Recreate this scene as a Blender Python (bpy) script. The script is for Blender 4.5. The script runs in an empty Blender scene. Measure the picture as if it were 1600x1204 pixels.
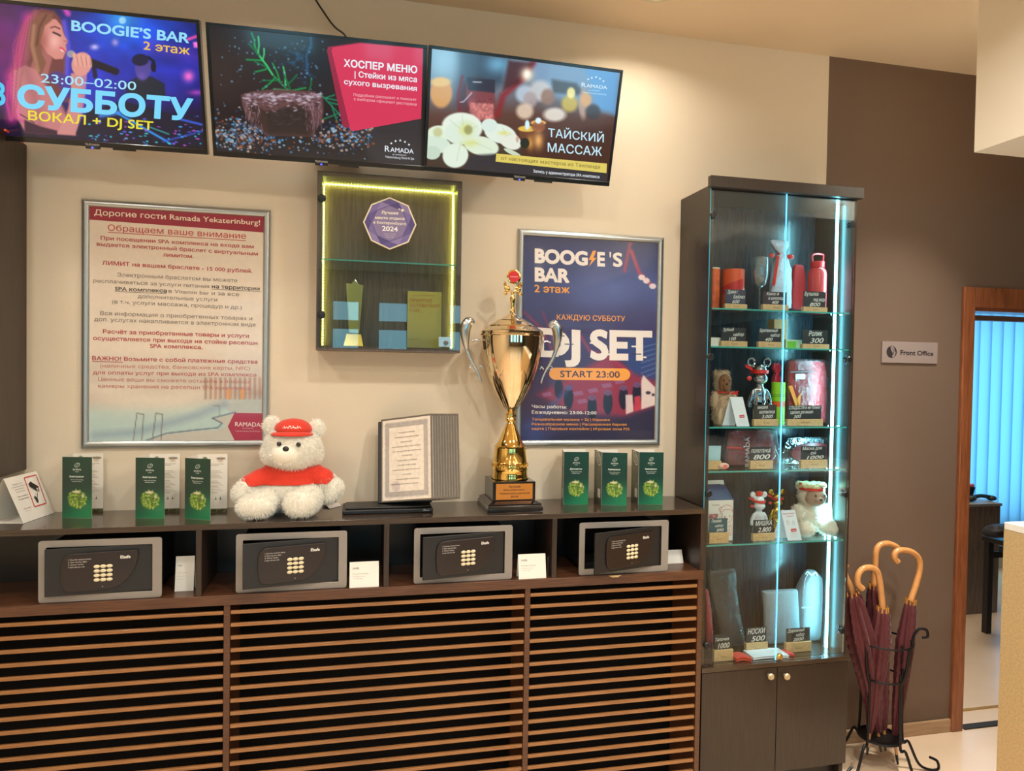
import bpy, bmesh, math, random
import numpy as np
from mathutils import Vector, Matrix
from mathutils.geometry import delaunay_2d_cdt
random.seed(7); rng = np.random.default_rng(7)
sc = bpy.context.scene
COL = sc.collection
PI = math.pi

# ------------------------------------------------------------------ camera
FPX, YAW, PITCH, ROLL, EYE, DIST = 1093.05, 0.22295, -0.02222, 0.01601, 1.687, 2.7551
def _axes():
    f = np.array([math.sin(YAW)*math.cos(PITCH), math.cos(YAW)*math.cos(PITCH), math.sin(PITCH)])
    r = np.array([math.cos(YAW), -math.sin(YAW), 0.0]); u = np.cross(r, f)
    return r*math.cos(ROLL)+u*math.sin(ROLL), -r*math.sin(ROLL)+u*math.cos(ROLL), f
RV, UV_, FV = _axes()
CP = np.array([0.0, -DIST, EYE])
cam_d = bpy.data.cameras.new('camera'); cam = bpy.data.objects.new('camera', cam_d); COL.objects.link(cam)
cam_d.sensor_fit = 'HORIZONTAL'; cam_d.sensor_width = 36.0; cam_d.lens = 36.0*FPX/1600.0
sc.cycles.transparent_max_bounces = 24; sc.cycles.max_bounces = 10
cam_d.clip_start = 0.02; cam_d.clip_end = 60
cam.matrix_world = Matrix(((RV[0], UV_[0], -FV[0], CP[0]), (RV[1], UV_[1], -FV[1], CP[1]), (RV[2], UV_[2], -FV[2], CP[2]), (0, 0, 0, 1)))
sc.camera = cam

# ------------------------------------------------------------------ world, lights, exposure
w = bpy.data.worlds.new('sky'); sc.world = w; w.use_nodes = True
w.node_tree.nodes['Background'].inputs[0].default_value = (0.30, 0.78, 1.0, 1)
w.node_tree.nodes['Background'].inputs[1].default_value = 3.6
vs = sc.view_settings
vs.view_transform = 'Standard'; vs.look = 'None'; vs.gamma = 1.0; vs.use_curve_mapping = False; vs.exposure = 0.0
WARM = (1.0, 0.95, 0.84)
def area(name, loc, energy, color, sx, sy=None, rot=(0, 0, 0), spread=PI, disk=False):
    d = bpy.data.lights.new(name, 'AREA'); d.energy = energy; d.color = color
    d.shape = 'DISK' if disk else 'RECTANGLE'; d.size = sx
    if not disk: d.size_y = sy or sx
    d.spread = spread
    o = bpy.data.objects.new(name, d); o.location = loc; o.rotation_euler = rot; COL.objects.link(o); return o
CEIL = 3.1016
SPOTS = [(1.085, -0.325, 4.0, 1.0), (-0.25, -0.42, 3, 1.0), (-1.25, -0.42, 4, 1.0), (2.4, -0.60, 13, 0.52), (1.8, -2.3, 22, 1.0),
         (-1.2, -1.55, 11, 1.0), (0.25, -1.45, 10, 1.0), (1.35, -1.5, 15, 1.0),
         (-0.18, -3.05, 22, 1.0), (1.4, -3.1, 22, 1.0), (-0.18, -4.55, 12, 1), (-0.18, -5.3, 12, 1), (2.0, -5.0, 20, 1), (-1.8, -3.6, 20, 1)]
for i, (x, y, e, k) in enumerate(SPOTS):
    area('ceiling_spot', (x, y, CEIL-0.03), e, WARM, 0.11, disk=True, spread=math.radians(150*k))
area('showcase_strip', (1.955, -0.176, 1.47), 4.5, (0.30, 0.86, 1.0), 0.012, 1.8, rot=(PI/2, 0, math.radians(62)))
area('office_lamp', (4.2, 1.2, 3.0), 26, (1.0, 0.88, 0.72), 0.6, 0.6)
# daylight over the office window, outside the blinds
area('office_daylight', (5.95, 2.6, 1.4), 22, (0.13, 0.70, 1.0), 2.7, 1.8, rot=(-PI/2, 0, 0))

# ------------------------------------------------------------------ pixel rays to known planes
def ray(px, py):
    return FV*FPX + RV*(px-800.0) + UV_*(602.0-py)
def P(px, py, axis, val):
    d = ray(px, py); t = (val-CP[axis])/d[axis]; return CP+d*t
def PY(px, py, y): return P(px, py, 1, y)
def PZ(px, py, z): return P(px, py, 2, z)
def proj(p):
    d = np.asarray(p, float)-CP; k = FPX/d.dot(FV); return 800+k*d.dot(RV), 602-k*d.dot(UV_)
def mpp(px, y):   # metres per photo pixel at depth y
    a = PY(px, 600, y); return (a-CP).dot(FV)/FPX
def crop(x0, y0, s): return lambda x, y: (x0+x*s, y0+y*s)

# ------------------------------------------------------------------ materials
def lin(c):
    c = np.asarray(c, float)
    if c.max() > 1.0: c = c/255.0
    return np.where(c <= 0.04045, c/12.92, ((c+0.055)/1.055)**2.4)
MATS = {}
def pbsdf(name):
    m = bpy.data.materials.new(name); m.use_nodes = True
    return m, m.node_tree, m.node_tree.nodes['Principled BSDF']
def mat(name, c, rough=0.5, metal=0.0, coat=0.0, emit=0.0, spec=0.5, bump=0.0, bscale=60, sheen=0.0, var=0.0, trans=0.0, ecol=None):
    if name in MATS: return MATS[name]
    m, nt, b = pbsdf(name); L = lin(c)
    b.inputs['Base Color'].default_value = (*L, 1); b.inputs['Roughness'].default_value = rough
    b.inputs['Metallic'].default_value = metal; b.inputs['Coat Weight'].default_value = coat; b.inputs['Coat Roughness'].default_value = 0.08
    b.inputs['Specular IOR Level'].default_value = spec; b.inputs['Sheen Weight'].default_value = sheen
    b.inputs['Transmission Weight'].default_value = trans
    if emit: b.inputs['Emission Color'].default_value = (*(lin(ecol) if ecol else L), 1); b.inputs['Emission Strength'].default_value = emit
    if bump or var:
        tc = nt.nodes.new('ShaderNodeTexCoord'); n = nt.nodes.new('ShaderNodeTexNoise'); n.inputs['Scale'].default_value = bscale; n.inputs['Detail'].default_value = 4
        nt.links.new(tc.outputs['Object'], n.inputs['Vector'])
        if bump:
            bp = nt.nodes.new('ShaderNodeBump'); bp.inputs['Strength'].default_value = bump; bp.inputs['Distance'].default_value = 0.01
            nt.links.new(n.outputs['Fac'], bp.inputs['Height']); nt.links.new(bp.outputs['Normal'], b.inputs['Normal'])
        if var:
            r = nt.nodes.new('ShaderNodeValToRGB'); r.color_ramp.elements[0].position = 0.3; r.color_ramp.elements[1].position = 0.7
            r.color_ramp.elements[0].color = (*(L*(1-var)), 1); r.color_ramp.elements[1].color = (*np.minimum(L*(1+var), 1), 1)
            nt.links.new(n.outputs['Fac'], r.inputs['Fac']); nt.links.new(r.outputs['Color'], b.inputs['Base Color'])
    MATS[name] = m; return m
def wood(name, c1, c2, scale=(2, 40, 40), rough=0.35, coat=0.0, bump=0.08):
    if name in MATS: return MATS[name]
    m, nt, b = pbsdf(name)
    tc = nt.nodes.new('ShaderNodeTexCoord'); mp = nt.nodes.new('ShaderNodeMapping'); mp.inputs['Scale'].default_value = scale
    n = nt.nodes.new('ShaderNodeTexNoise'); n.inputs['Scale'].default_value = 3; n.inputs['Detail'].default_value = 6; n.inputs['Roughness'].default_value = 0.65
    r = nt.nodes.new('ShaderNodeValToRGB'); r.color_ramp.elements[0].position = 0.35; r.color_ramp.elements[1].position = 0.68
    r.color_ramp.elements[0].color = (*lin(c1), 1); r.color_ramp.elements[1].color = (*lin(c2), 1)
    bp = nt.nodes.new('ShaderNodeBump'); bp.inputs['Strength'].default_value = bump; bp.inputs['Distance'].default_value = 0.005
    L = nt.links.new
    L(tc.outputs['Object'], mp.inputs['Vector']); L(mp.outputs['Vector'], n.inputs['Vector']); L(n.outputs['Fac'], r.inputs['Fac'])
    L(r.outputs['Color'], b.inputs['Base Color']); L(n.outputs['Fac'], bp.inputs['Height']); L(bp.outputs['Normal'], b.inputs['Normal'])
    b.inputs['Roughness'].default_value = rough; b.inputs['Coat Weight'].default_value = coat
    MATS[name] = m; return m
def attr_mat(name, emit=0.0, rough=0.4, coat=0.0):
    if name in MATS: return MATS[name]
    m, nt, b = pbsdf(name); a = nt.nodes.new('ShaderNodeAttribute'); a.attribute_name = 'Col'
    b.inputs['Roughness'].default_value = rough; b.inputs['Coat Weight'].default_value = coat; b.inputs['Coat Roughness'].default_value = 0.05
    if emit:
        b.inputs['Base Color'].default_value = (0.01, 0.01, 0.01, 1)
        nt.links.new(a.outputs['Color'], b.inputs['Emission Color']); b.inputs['Emission Strength'].default_value = emit
    else: nt.links.new(a.outputs['Color'], b.inputs['Base Color'])
    MATS[name] = m; return m
def glass_mat(name, tint=(0.96, 0.99, 0.985), refl=1.0, rough=0.0, ior=1.5, haze=0.0, hazec=(1, 1, 1), bump=0.0, bscale=40):
    if name in MATS: return MATS[name]
    m = bpy.data.materials.new(name); m.use_nodes = True; nt = m.node_tree; nt.nodes.clear(); N = nt.nodes.new; L = nt.links.new
    out = N('ShaderNodeOutputMaterial'); mx = N('ShaderNodeMixShader'); t = N('ShaderNodeBsdfTransparent'); g = N('ShaderNodeBsdfGlossy')
    fr = N('ShaderNodeFresnel'); fr.inputs['IOR'].default_value = ior; mul = N('ShaderNodeMath'); mul.operation = 'MULTIPLY'; mul.inputs[1].default_value = refl; mul.use_clamp = True
    t.inputs[0].default_value = (*tint, 1); g.inputs['Roughness'].default_value = rough; g.inputs['Color'].default_value = (1, 1, 1, 1)
    L(fr.outputs[0], mul.inputs[0]); L(mul.outputs[0], mx.inputs[0]); L(t.outputs[0], mx.inputs[1]); L(g.outputs[0], mx.inputs[2]); last = mx
    if haze:
        d = N('ShaderNodeBsdfTranslucent'); d2 = N('ShaderNodeBsdfDiffuse'); d.inputs[0].default_value = (*hazec, 1); d2.inputs[0].default_value = (*hazec, 1)
        ms = N('ShaderNodeMixShader'); ms.inputs[0].default_value = 0.5; L(d.outputs[0], ms.inputs[1]); L(d2.outputs[0], ms.inputs[2])
        m2 = N('ShaderNodeMixShader'); m2.inputs[0].default_value = haze; L(mx.outputs[0], m2.inputs[1]); L(ms.outputs[0], m2.inputs[2]); last = m2
    if bump:
        tc = N('ShaderNodeTexCoord'); n = N('ShaderNodeTexNoise'); n.inputs['Scale'].default_value = bscale; n.inputs['Detail'].default_value = 3
        bp = N('ShaderNodeBump'); bp.inputs['Strength'].default_value = bump; bp.inputs['Distance'].default_value = 0.01
        L(tc.outputs['Object'], n.inputs['Vector']); L(n.outputs['Fac'], bp.inputs['Height']); L(bp.outputs['Normal'], g.inputs['Normal']); L(bp.outputs['Normal'], fr.inputs['Normal'])
    L(last.outputs[0], out.inputs[0]); MATS[name] = m; return m

# ------------------------------------------------------------------ object helpers
OFF = {}
def meta(o, label=None, cat=None, group=None, kind=None):
    if label: o['label'] = label
    if cat: o['category'] = cat
    if group: o['group'] = group
    if kind: o['kind'] = kind
    return o
def thing(name, loc, label, cat, group=None):
    o = bpy.data.objects.new(name, None); o.empty_display_size = 0.05; COL.objects.link(o)
    o.location = tuple(float(v) for v in loc); OFF[o.name] = np.array(loc, float)
    return meta(o, label, cat, group)
def link_mesh(name, me, m, parent=None, kind=None):
    o = bpy.data.objects.new(name, me); COL.objects.link(o)
    if m is not None:
        for mm in (m if isinstance(m, (list, tuple)) else [m]): me.materials.append(mm)
    if parent is not None: o.parent = parent; OFF[o.name] = OFF[parent.name]
    else: OFF[o.name] = np.zeros(3)
    if kind: o['kind'] = kind
    return o
class MB:
    def __init__(s): s.v = []; s.f = []; s.c = None
    def add(s, vs, fs):
        n = len(s.v); s.v += [tuple(float(q) for q in v) for v in vs]; s.f += [tuple(i+n for i in f) for f in fs]; return s
    def box(s, x0, x1, y0, y1, z0, z1):
        return s.add([(x0, y0, z0), (x1, y0, z0), (x1, y1, z0), (x0, y1, z0), (x0, y0, z1), (x1, y0, z1), (x1, y1, z1), (x0, y1, z1)],
                     [(0, 3, 2, 1), (4, 5, 6, 7), (0, 1, 5, 4), (1, 2, 6, 5), (2, 3, 7, 6), (3, 0, 4, 7)])
    def obox(s, o, a, b, c):      # corner o, edge vectors
        o, a, b, c = (np.array(q, float) for q in (o, a, b, c))
        if np.dot(np.cross(a, b), c) < 0: o = o+c; c = -c
        return s.add([o, o+a, o+a+b, o+b, o+c, o+a+c, o+a+b+c, o+b+c], [(0, 3, 2, 1), (4, 5, 6, 7), (0, 1, 5, 4), (1, 2, 6, 5), (2, 3, 7, 6), (3, 0, 4, 7)])
    def tube(s, pts, r, n=10, cap=True):
        pts = [np.array(p, float) for p in pts]; m = len(pts); rs = r if isinstance(r, (list, tuple, np.ndarray)) else [r]*m
        base = len(s.v); t0 = pts[1]-pts[0]; up = np.array([0, 0, 1.0]) if abs(t0[2]) < 0.9*np.linalg.norm(t0) else np.array([1.0, 0, 0])
        for i in range(m):
            t = pts[min(i+1, m-1)]-pts[max(i-1, 0)]; t = t/(np.linalg.norm(t)+1e-12)
            a = np.cross(t, up); a /= np.linalg.norm(a)+1e-12; b = np.cross(t, a); up = -b if False else np.cross(a, t)
            for k in range(n):
                q = pts[i]+rs[i]*(a*math.cos(2*PI*k/n)+b*math.sin(2*PI*k/n)); s.v.append(tuple(q))
        for i in range(m-1):
            for k in range(n):
                k2 = (k+1) % n; s.f.append((base+i*n+k, base+i*n+k2, base+(i+1)*n+k2, base+(i+1)*n+k))
        if cap: s.f.append(tuple(base+k for k in range(n))[::-1]); s.f.append(tuple(base+(m-1)*n+k for k in range(n)))
        return s
    def lathe(s, c, prof, n=32, axis=None, rfun=None):   # prof [(r, h)], axis default z
        c = np.array(c, float); ax = np.array(axis if axis is not None else (0, 0, 1), float); ax /= np.linalg.norm(ax)
        a = np.cross(ax, (0, 1, 0)); 
        if np.linalg.norm(a) < 0.1: a = np.cross(ax, (1, 0, 0))
        a /= np.linalg.norm(a); b = np.cross(ax, a); base = len(s.v); m = len(prof)
        for (r, h) in prof:
            for k in range(n):
                th = 2*PI*k/n; rr = r*(rfun(th, h) if rfun else 1); s.v.append(tuple(c+ax*h+rr*(a*math.cos(th)+b*math.sin(th))))
        for i in range(m-1):
            for k in range(n):
                k2 = (k+1) % n; s.f.append((base+i*n+k, base+i*n+k2, base+(i+1)*n+k2, base+(i+1)*n+k))
        s.f.append(tuple(base+k for k in range(n))[::-1]); s.f.append(tuple(base+(m-1)*n+k for k in range(n)))
        return s
    def ball(s, c, r, n=14, m=9, R=None):
        c = np.array(c, float); r = np.array(r if hasattr(r, '__len__') else (r, r, r), float); base = len(s.v)
        R = np.eye(3) if R is None else R
        for i in range(1, m):
            ph = PI*i/m
            for k in range(n):
                th = 2*PI*k/n; s.v.append(tuple(c+R@(r*np.array([math.sin(ph)*math.cos(th), math.sin(ph)*math.sin(th), math.cos(ph)]))))
        t = len(s.v); s.v.append(tuple(c+R@(r*np.array([0, 0, 1])))); s.v.append(tuple(c-R@(r*np.array([0, 0, 1]))))
        for i in range(m-2):
            for k in range(n):
                k2 = (k+1) % n; s.f.append((base+i*n+k, base+(i+1)*n+k, base+(i+1)*n+k2, base+i*n+k2))
        for k in range(n):
            k2 = (k+1) % n; s.f.append((t, base+k, base+k2)); s.f.append((t+1, base+(m-2)*n+k2, base+(m-2)*n+k))
        return s
    def poly(s, pts, thick=None):      # flat polygon, optional extrusion vector
        pts = [np.array(p, float) for p in pts]; n = len(pts)
        if thick is None: return s.add(pts, [tuple(range(n))])
        t = np.array(thick, float); return s.add(pts+[p+t for p in pts], [tuple(range(n))[::-1], tuple(range(n, 2*n))]+[(i, (i+1) % n, n+(i+1) % n, n+i) for i in range(n)])
    def build(s, name, m, parent=None, smooth=False, bevel=0.0, kind=None, seg=2, fix=True, ang=40):
        off = OFF[parent.name] if parent is not None else np.zeros(3)
        me = bpy.data.meshes.new(name); V = np.array(s.v, float)-off
        me.from_pydata(V.tolist(), [], s.f)
        if fix:
            bm = bmesh.new(); bm.from_mesh(me); bmesh.ops.recalc_face_normals(bm, faces=bm.faces); bm.to_mesh(me); bm.free()
        if smooth:
            me.polygons.foreach_set('use_smooth', [True]*len(me.polygons)); me.set_sharp_from_angle(angle=math.radians(ang))
        o = link_mesh(name, me, m, parent, kind)
        if bevel:
            b = o.modifiers.new('bevel', 'BEVEL'); b.width = bevel; b.segments = seg; b.limit_method = 'ANGLE'; b.angle_limit = math.radians(35)
        return o
def struct(name, mb, m, parent=None, **k):
    o = mb.build(name, m, parent, **k)
    if parent is None: o['kind'] = 'structure'
    return o
def copy_tree(o, parent=None):
    c = o.copy(); COL.objects.link(c); c.parent = parent
    OFF[c.name] = OFF[o.name] if parent is None else OFF[parent.name]
    for ch in [q for q in o.children]: copy_tree(ch, c)
    return c
def dup(o, loc, label=None, group=None):
    c = copy_tree(o); c.location = tuple(float(v) for v in loc); OFF[c.name] = np.array(loc, float); meta(c, label, None, group); return c
def blob(parts, voxel=0.005, smooth=6, factor=0.6):
    """one continuous mesh from overlapping ellipsoids (centre, radii[, rotation z/x])"""
    mb = MB()
    for p in parts:
        R = np.array(Matrix.Rotation(p[2], 3, 'Y')) if len(p) > 2 else None
        mb.ball(p[0], p[1], 20, 13, R)
    me = bpy.data.meshes.new('blob'); me.from_pydata(mb.v, [], mb.f); o = bpy.data.objects.new('blob', me); COL.objects.link(o)
    r = o.modifiers.new('r', 'REMESH'); r.mode = 'VOXEL'; r.voxel_size = voxel
    s = o.modifiers.new('s', 'SMOOTH'); s.iterations = smooth; s.factor = factor
    dg = bpy.context.evaluated_depsgraph_get(); dg.update(); ev = o.evaluated_get(dg); m2 = bpy.data.meshes.new_from_object(ev)
    bpy.data.objects.remove(o); m2.polygons.foreach_set('use_smooth', [True]*len(m2.polygons)); return m2
def blob_obj(name, parts, m, parent, voxel=0.005, smooth=6, clip=None):
    me = blob(parts, voxel, smooth)
    if clip is not None:
        bm = bmesh.new(); bm.from_mesh(me)
        for co, no in clip: bmesh.ops.bisect_plane(bm, geom=bm.verts[:]+bm.edges[:]+bm.faces[:], plane_co=Vector(co), plane_no=Vector(no), clear_outer=True)
        bm.to_mesh(me); bm.free(); me.polygons.foreach_set('use_smooth', [True]*len(me.polygons))
    me.name = name; me.materials.clear(); off = OFF[parent.name]
    co = np.empty(len(me.vertices)*3); me.vertices.foreach_get('co', co); co = (co.reshape(-1, 3)-off).ravel(); me.vertices.foreach_set('co', co); me.update()
    return link_mesh(name, me, m, parent)
def fur(name, src, n, length, m, parent, droop=0.4, width=0.0009, keep=None, curl=0.35):
    me = src.data; me.calc_loop_triangles(); V = np.empty(len(me.vertices)*3); me.vertices.foreach_get('co', V); V = V.reshape(-1, 3)
    T = np.empty(len(me.loop_triangles)*3, dtype=int); me.loop_triangles.foreach_get('vertices', T); T = T.reshape(-1, 3)
    a, b, c = V[T[:, 0]], V[T[:, 1]], V[T[:, 2]]; N = np.cross(b-a, c-a); A = np.linalg.norm(N, axis=1); N /= A[:, None]+1e-15
    i = rng.choice(len(T), n, p=A/A.sum()); u = rng.random((n, 2)); f = u.sum(1) > 1; u[f] = 1-u[f]
    Q = a[i]+(b[i]-a[i])*u[:, :1]+(c[i]-a[i])*u[:, 1:]; D = N[i]+rng.normal(0, curl, (n, 3)); D[:, 2] -= droop; D /= np.linalg.norm(D, axis=1)[:, None]
    if keep is not None:
        k = keep(Q+OFF[src.name]); Q, D = Q[k], D[k]; n = len(Q)
    L = length*rng.uniform(0.6, 1.15, (n, 1)); S = np.cross(D, rng.normal(size=(n, 3))); S /= np.linalg.norm(S, axis=1)[:, None]
    mid = Q+D*L*0.55; D2 = D+rng.normal(0, 0.3, (n, 3)); D2[:, 2] -= droop*0.6; tip = mid+D2*L*0.5
    W = np.stack([Q-S*width, Q+S*width, mid+S*width*0.8, mid-S*width*0.8, tip], 1).reshape(-1, 3)
    base = np.arange(n)*5; F = [(x, x+1, x+2, x+3) for x in base]+[(x+3, x+2, x+4) for x in base]
    m2 = bpy.data.meshes.new(name); m2.from_pydata(W.tolist(), [], F)
    return link_mesh(name, m2, m, parent, kind='stuff')

# ------------------------------------------------------------------ flat print: pictures and lettering
_tc = {}
def _inside(Q, A, B):      # winding number of points against directed outline edges
    y = Q[:, 1:2]; c = ((A[:, 1][None] > y) != (B[:, 1][None] > y))*np.where(B[:, 1] > A[:, 1], 1, -1)[None]
    with np.errstate(divide='ignore', invalid='ignore'): xi = (B[:, 0]-A[:, 0])[None]*(y-A[:, 1][None])/(B[:, 1]-A[:, 1])[None]+A[:, 0][None]
    return (c*(Q[:, 0:1] < xi)).sum(1) != 0
def text_mesh(s, bold=0.0, shear=0.0):
    k = (s, bold, shear)
    if k in _tc: return _tc[k]
    cu = bpy.data.curves.new('t', 'FONT'); cu.body = s; cu.size = 10.0; cu.shear = shear; cu.resolution_u = 2 if len(s) > 16 else 4; cu.fill_mode = 'NONE'
    o = bpy.data.objects.new('t', cu); COL.objects.link(o)
    dg = bpy.context.evaluated_depsgraph_get(); dg.update(); me = bpy.data.meshes.new_from_object(o.evaluated_get(dg))
    V = np.array([v.co[:2] for v in me.vertices]).reshape(-1, 2)/10.0; E = np.array([tuple(e.vertices) for e in me.edges], int).reshape(-1, 2)
    bpy.data.objects.remove(o); bpy.data.curves.remove(cu); bpy.data.meshes.remove(me)
    E = np.array([(min(a, b), max(a, b)) if abs(a-b) == 1 else (max(a, b), min(a, b)) for a, b in E], int).reshape(-1, 2)
    if not len(V): _tc[k] = (V, []); return _tc[k]
    if bold:
        A, B = V[E[:, 0]], V[E[:, 1]]; d = B-A; L = np.linalg.norm(d, axis=1, keepdims=True)+1e-9; n = np.stack([d[:, 1], -d[:, 0]], 1)/L
        ins = _inside((A+B)/2+n*1e-4, A, B); n[ins] *= -1; acc = np.zeros_like(V); cnt = np.zeros(len(V))
        for c in (0, 1): np.add.at(acc, E[:, c], n); np.add.at(cnt, E[:, c], 1)
        acc /= cnt[:, None]+1e-9; l2 = (acc**2).sum(1, keepdims=True); V = V+acc/np.maximum(l2, .45)*bold*.7
    r = delaunay_2d_cdt([Vector(v) for v in V], [tuple(int(q) for q in e) for e in E], [], 0, 1e-7)
    W = np.array([v[:] for v in r[0]]); F = np.array([f for f in r[2] if len(f) == 3], int); A, B = V[E[:, 0]], V[E[:, 1]]
    F = F[_inside(W[F].mean(1)+1e-6, A, B)]; W[:, 0] -= W[:, 0].min()
    _tc[k] = (W, [tuple(int(q) for q in f) for f in F]); return _tc[k]
def homog(src, dst):
    A = []; B = []
    for (x, y), (u, v) in zip(src, dst):
        A += [[x, y, 1, 0, 0, 0, -u*x, -u*y], [0, 0, 0, x, y, 1, -v*x, -v*y]]; B += [u, v]
    h = np.linalg.solve(np.array(A, float), np.array(B, float)); return np.append(h, 1).reshape(3, 3)
class Art:
    """a flat print on a real rectangle: O top-left corner, ux right, uy down (unit), W x H metres, drawn in the frame cr of the photo"""
    def __init__(s, O, ux, uy, W, H, cr=None, nx=200, ny=120, bg=(255, 255, 255)):
        s.O, s.ux, s.uy = (np.array(q, float) for q in (O, ux, uy)); s.W, s.H = W, H; s.n = -np.cross(s.ux, s.uy)*-1
        if s.n.dot(CP-s.O) < 0: s.n = -s.n
        x0, y0, k = cr if cr else (0, 0, 1)
        if cr == 'unit': pass
        c = [s.O, s.O+s.ux*W, s.O+s.ux*W+s.uy*H, s.O+s.uy*H]
        if cr is not None:
            src = [((proj(q)[0]-x0)/k, (proj(q)[1]-y0)/k) for q in c]
        else: src = [(0, 0), (100, 0), (100, 100*H/W), (0, 100*H/W)]
        s.Hm = homog(src, [(0, 0), (W, 0), (W, H), (0, H)]); s.Hi = np.linalg.inv(s.Hm)
        s.nx, s.ny = nx, ny; U, V = np.meshgrid(np.linspace(0, W, nx+1), np.linspace(0, H, ny+1)); s.U, s.V = U, V
        q = s.Hi@np.stack([U.ravel(), V.ravel(), np.ones(U.size)]); s.X = (q[0]/q[2]).reshape(U.shape); s.Y = (q[1]/q[2]).reshape(U.shape)
        s.c = np.ones(U.shape+(3,))*np.array(bg, float)/255; s.tv = []; s.tf = []; s.tc = []
    def uv(s, x, y): q = s.Hm@np.array([x, y, 1.0]); return q[:2]/q[2]
    def mix(s, col, a):
        a = np.clip(a, 0, 1)[..., None]; s.c = s.c*(1-a)+np.array(col, float)/255*a
    def ell(s, cx, cy, rx, ry, col, a=1.0, soft=0.15, ang=0.0):
        t = math.radians(ang); dx, dy = s.X-cx, s.Y-cy; x = (dx*math.cos(t)+dy*math.sin(t))/rx; y = (-dx*math.sin(t)+dy*math.cos(t))/ry
        r = np.sqrt(x*x+y*y); s.mix(col, a*np.clip((1-r)/soft+0.5, 0, 1))
    def glow(s, cx, cy, r, col, a=1.0, ry=None):
        s.mix(col, a*np.exp(-((s.X-cx)/r)**2-((s.Y-cy)/(ry or r))**2))
    def poly(s, pts, col, a=1.0, soft=6.0):
        X, Y = s.X, s.Y; ins = np.zeros(X.shape, bool); dm = np.full(X.shape, 1e9); n = len(pts)
        for i in range(n):
            (x1, y1), (x2, y2) = pts[i], pts[(i+1) % n]
            if y1 != y2:
                cnd = ((y1 > Y) != (y2 > Y)) & (X < (x2-x1)*(Y-y1)/(y2-y1)+x1); ins ^= cnd
            L = (x2-x1)**2+(y2-y1)**2+1e-9; t = np.clip(((X-x1)*(x2-x1)+(Y-y1)*(y2-y1))/L, 0, 1)
            dm = np.minimum(dm, np.hypot(X-x1-t*(x2-x1), Y-y1-t*(y2-y1)))
        sd = np.where(ins, dm, -dm); s.mix(col, a*np.clip(sd/soft+0.5, 0, 1))
    def line(s, pts, wd, col, a=1.0, soft=3.0):
        X, Y = s.X, s.Y; dm = np.full(X.shape, 1e9)
        for (x1, y1), (x2, y2) in zip(pts[:-1], pts[1:]):
            L = (x2-x1)**2+(y2-y1)**2+1e-9; t = np.clip(((X-x1)*(x2-x1)+(Y-y1)*(y2-y1))/L, 0, 1)
            dm = np.minimum(dm, np.hypot(X-x1-t*(x2-x1), Y-y1-t*(y2-y1)))
        s.mix(col, a*np.clip((wd/2-dm)/soft+0.5, 0, 1))
    def vgrad(s, stops, a=1.0):   # (y, colour) in crop px
        ys = [q[0] for q in stops]; c = np.stack([np.interp(s.Y, ys, [q[1][k]/255 for q in stops]) for k in range(3)], -1); s.c = s.c*(1-a)+c*a
    def noise(s, amp, sx, sy=None, seed=0, mask=None, col=None):
        r = np.random.default_rng(seed); sy = sy or sx; h, wd = s.c.shape[:2]; gy, gx = max(2, int(h/sy)+2), max(2, int(wd/sx)+2)
        g = r.random((gy, gx)); yy = np.linspace(0, gy-1.001, h); xx = np.linspace(0, gx-1.001, wd); y0 = yy.astype(int); x0 = xx.astype(int)
        fy = (yy-y0)[:, None]; fx = (xx-x0)[None]; n = (g[y0][:, x0]*(1-fy)*(1-fx)+g[y0+1][:, x0]*fy*(1-fx)+g[y0][:, x0+1]*(1-fy)*fx+g[y0+1][:, x0+1]*fy*fx)-0.5
        if mask is not None: n = n*mask
        if col is None: s.c = np.clip(s.c*(1+amp*2*n[..., None]), 0, 1)
        else: s.mix(col, amp*np.clip(n*2, 0, 1))
    def shape(s, pts, col, lift=1.0):   # crisp polygon laid over the picture
        b = len(s.tv); s.tv += [(*s.uv(*p), lift) for p in pts]; s.tf.append(tuple(range(b, b+len(pts)))); s.tc += [col]*len(pts)
    def disc(s, cx, cy, rx, ry, col, n=20, lift=1.0): s.shape([(cx+rx*math.cos(2*PI*i/n), cy+ry*math.sin(2*PI*i/n)) for i in range(n)], col, lift)
    def stroke(s, pts, wd, col, lift=1.0):
        for (x1, y1), (x2, y2) in zip(pts[:-1], pts[1:]):
            L = math.hypot(x2-x1, y2-y1)+1e-9; nx, ny = -(y2-y1)/L*wd/2, (x2-x1)/L*wd/2
            s.shape([(x1+nx, y1+ny), (x2+nx, y2+ny), (x2-nx, y2-ny), (x1-nx, y1-ny)], col, lift)
    def text(s, t, p0, p1, cap, col, bold=0.0, shear=0.0, lift=2.0, ul=False, box=None):
        V, F = text_mesh(t, bold, shear)
        if not len(V): return
        a = s.uv(*p0); b = s.uv(*p1); up = s.uv(p0[0], p0[1]-cap); d = b-a; wd = V[:, 0].max(); ch = 0.73
        yv = up-a; base = len(s.tv)
        for x, y in V: q = a+d*(x/wd)+yv*(y/ch); s.tv.append((q[0], q[1], lift))
        s.tf += [tuple(i+base for i in f) for f in F]; s.tc += [col]*len(V)
        if ul: s.stroke([(p0[0], p0[1]+cap*0.28), (p1[0], p1[1]+cap*0.28)], cap*0.1, col, lift)
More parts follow.
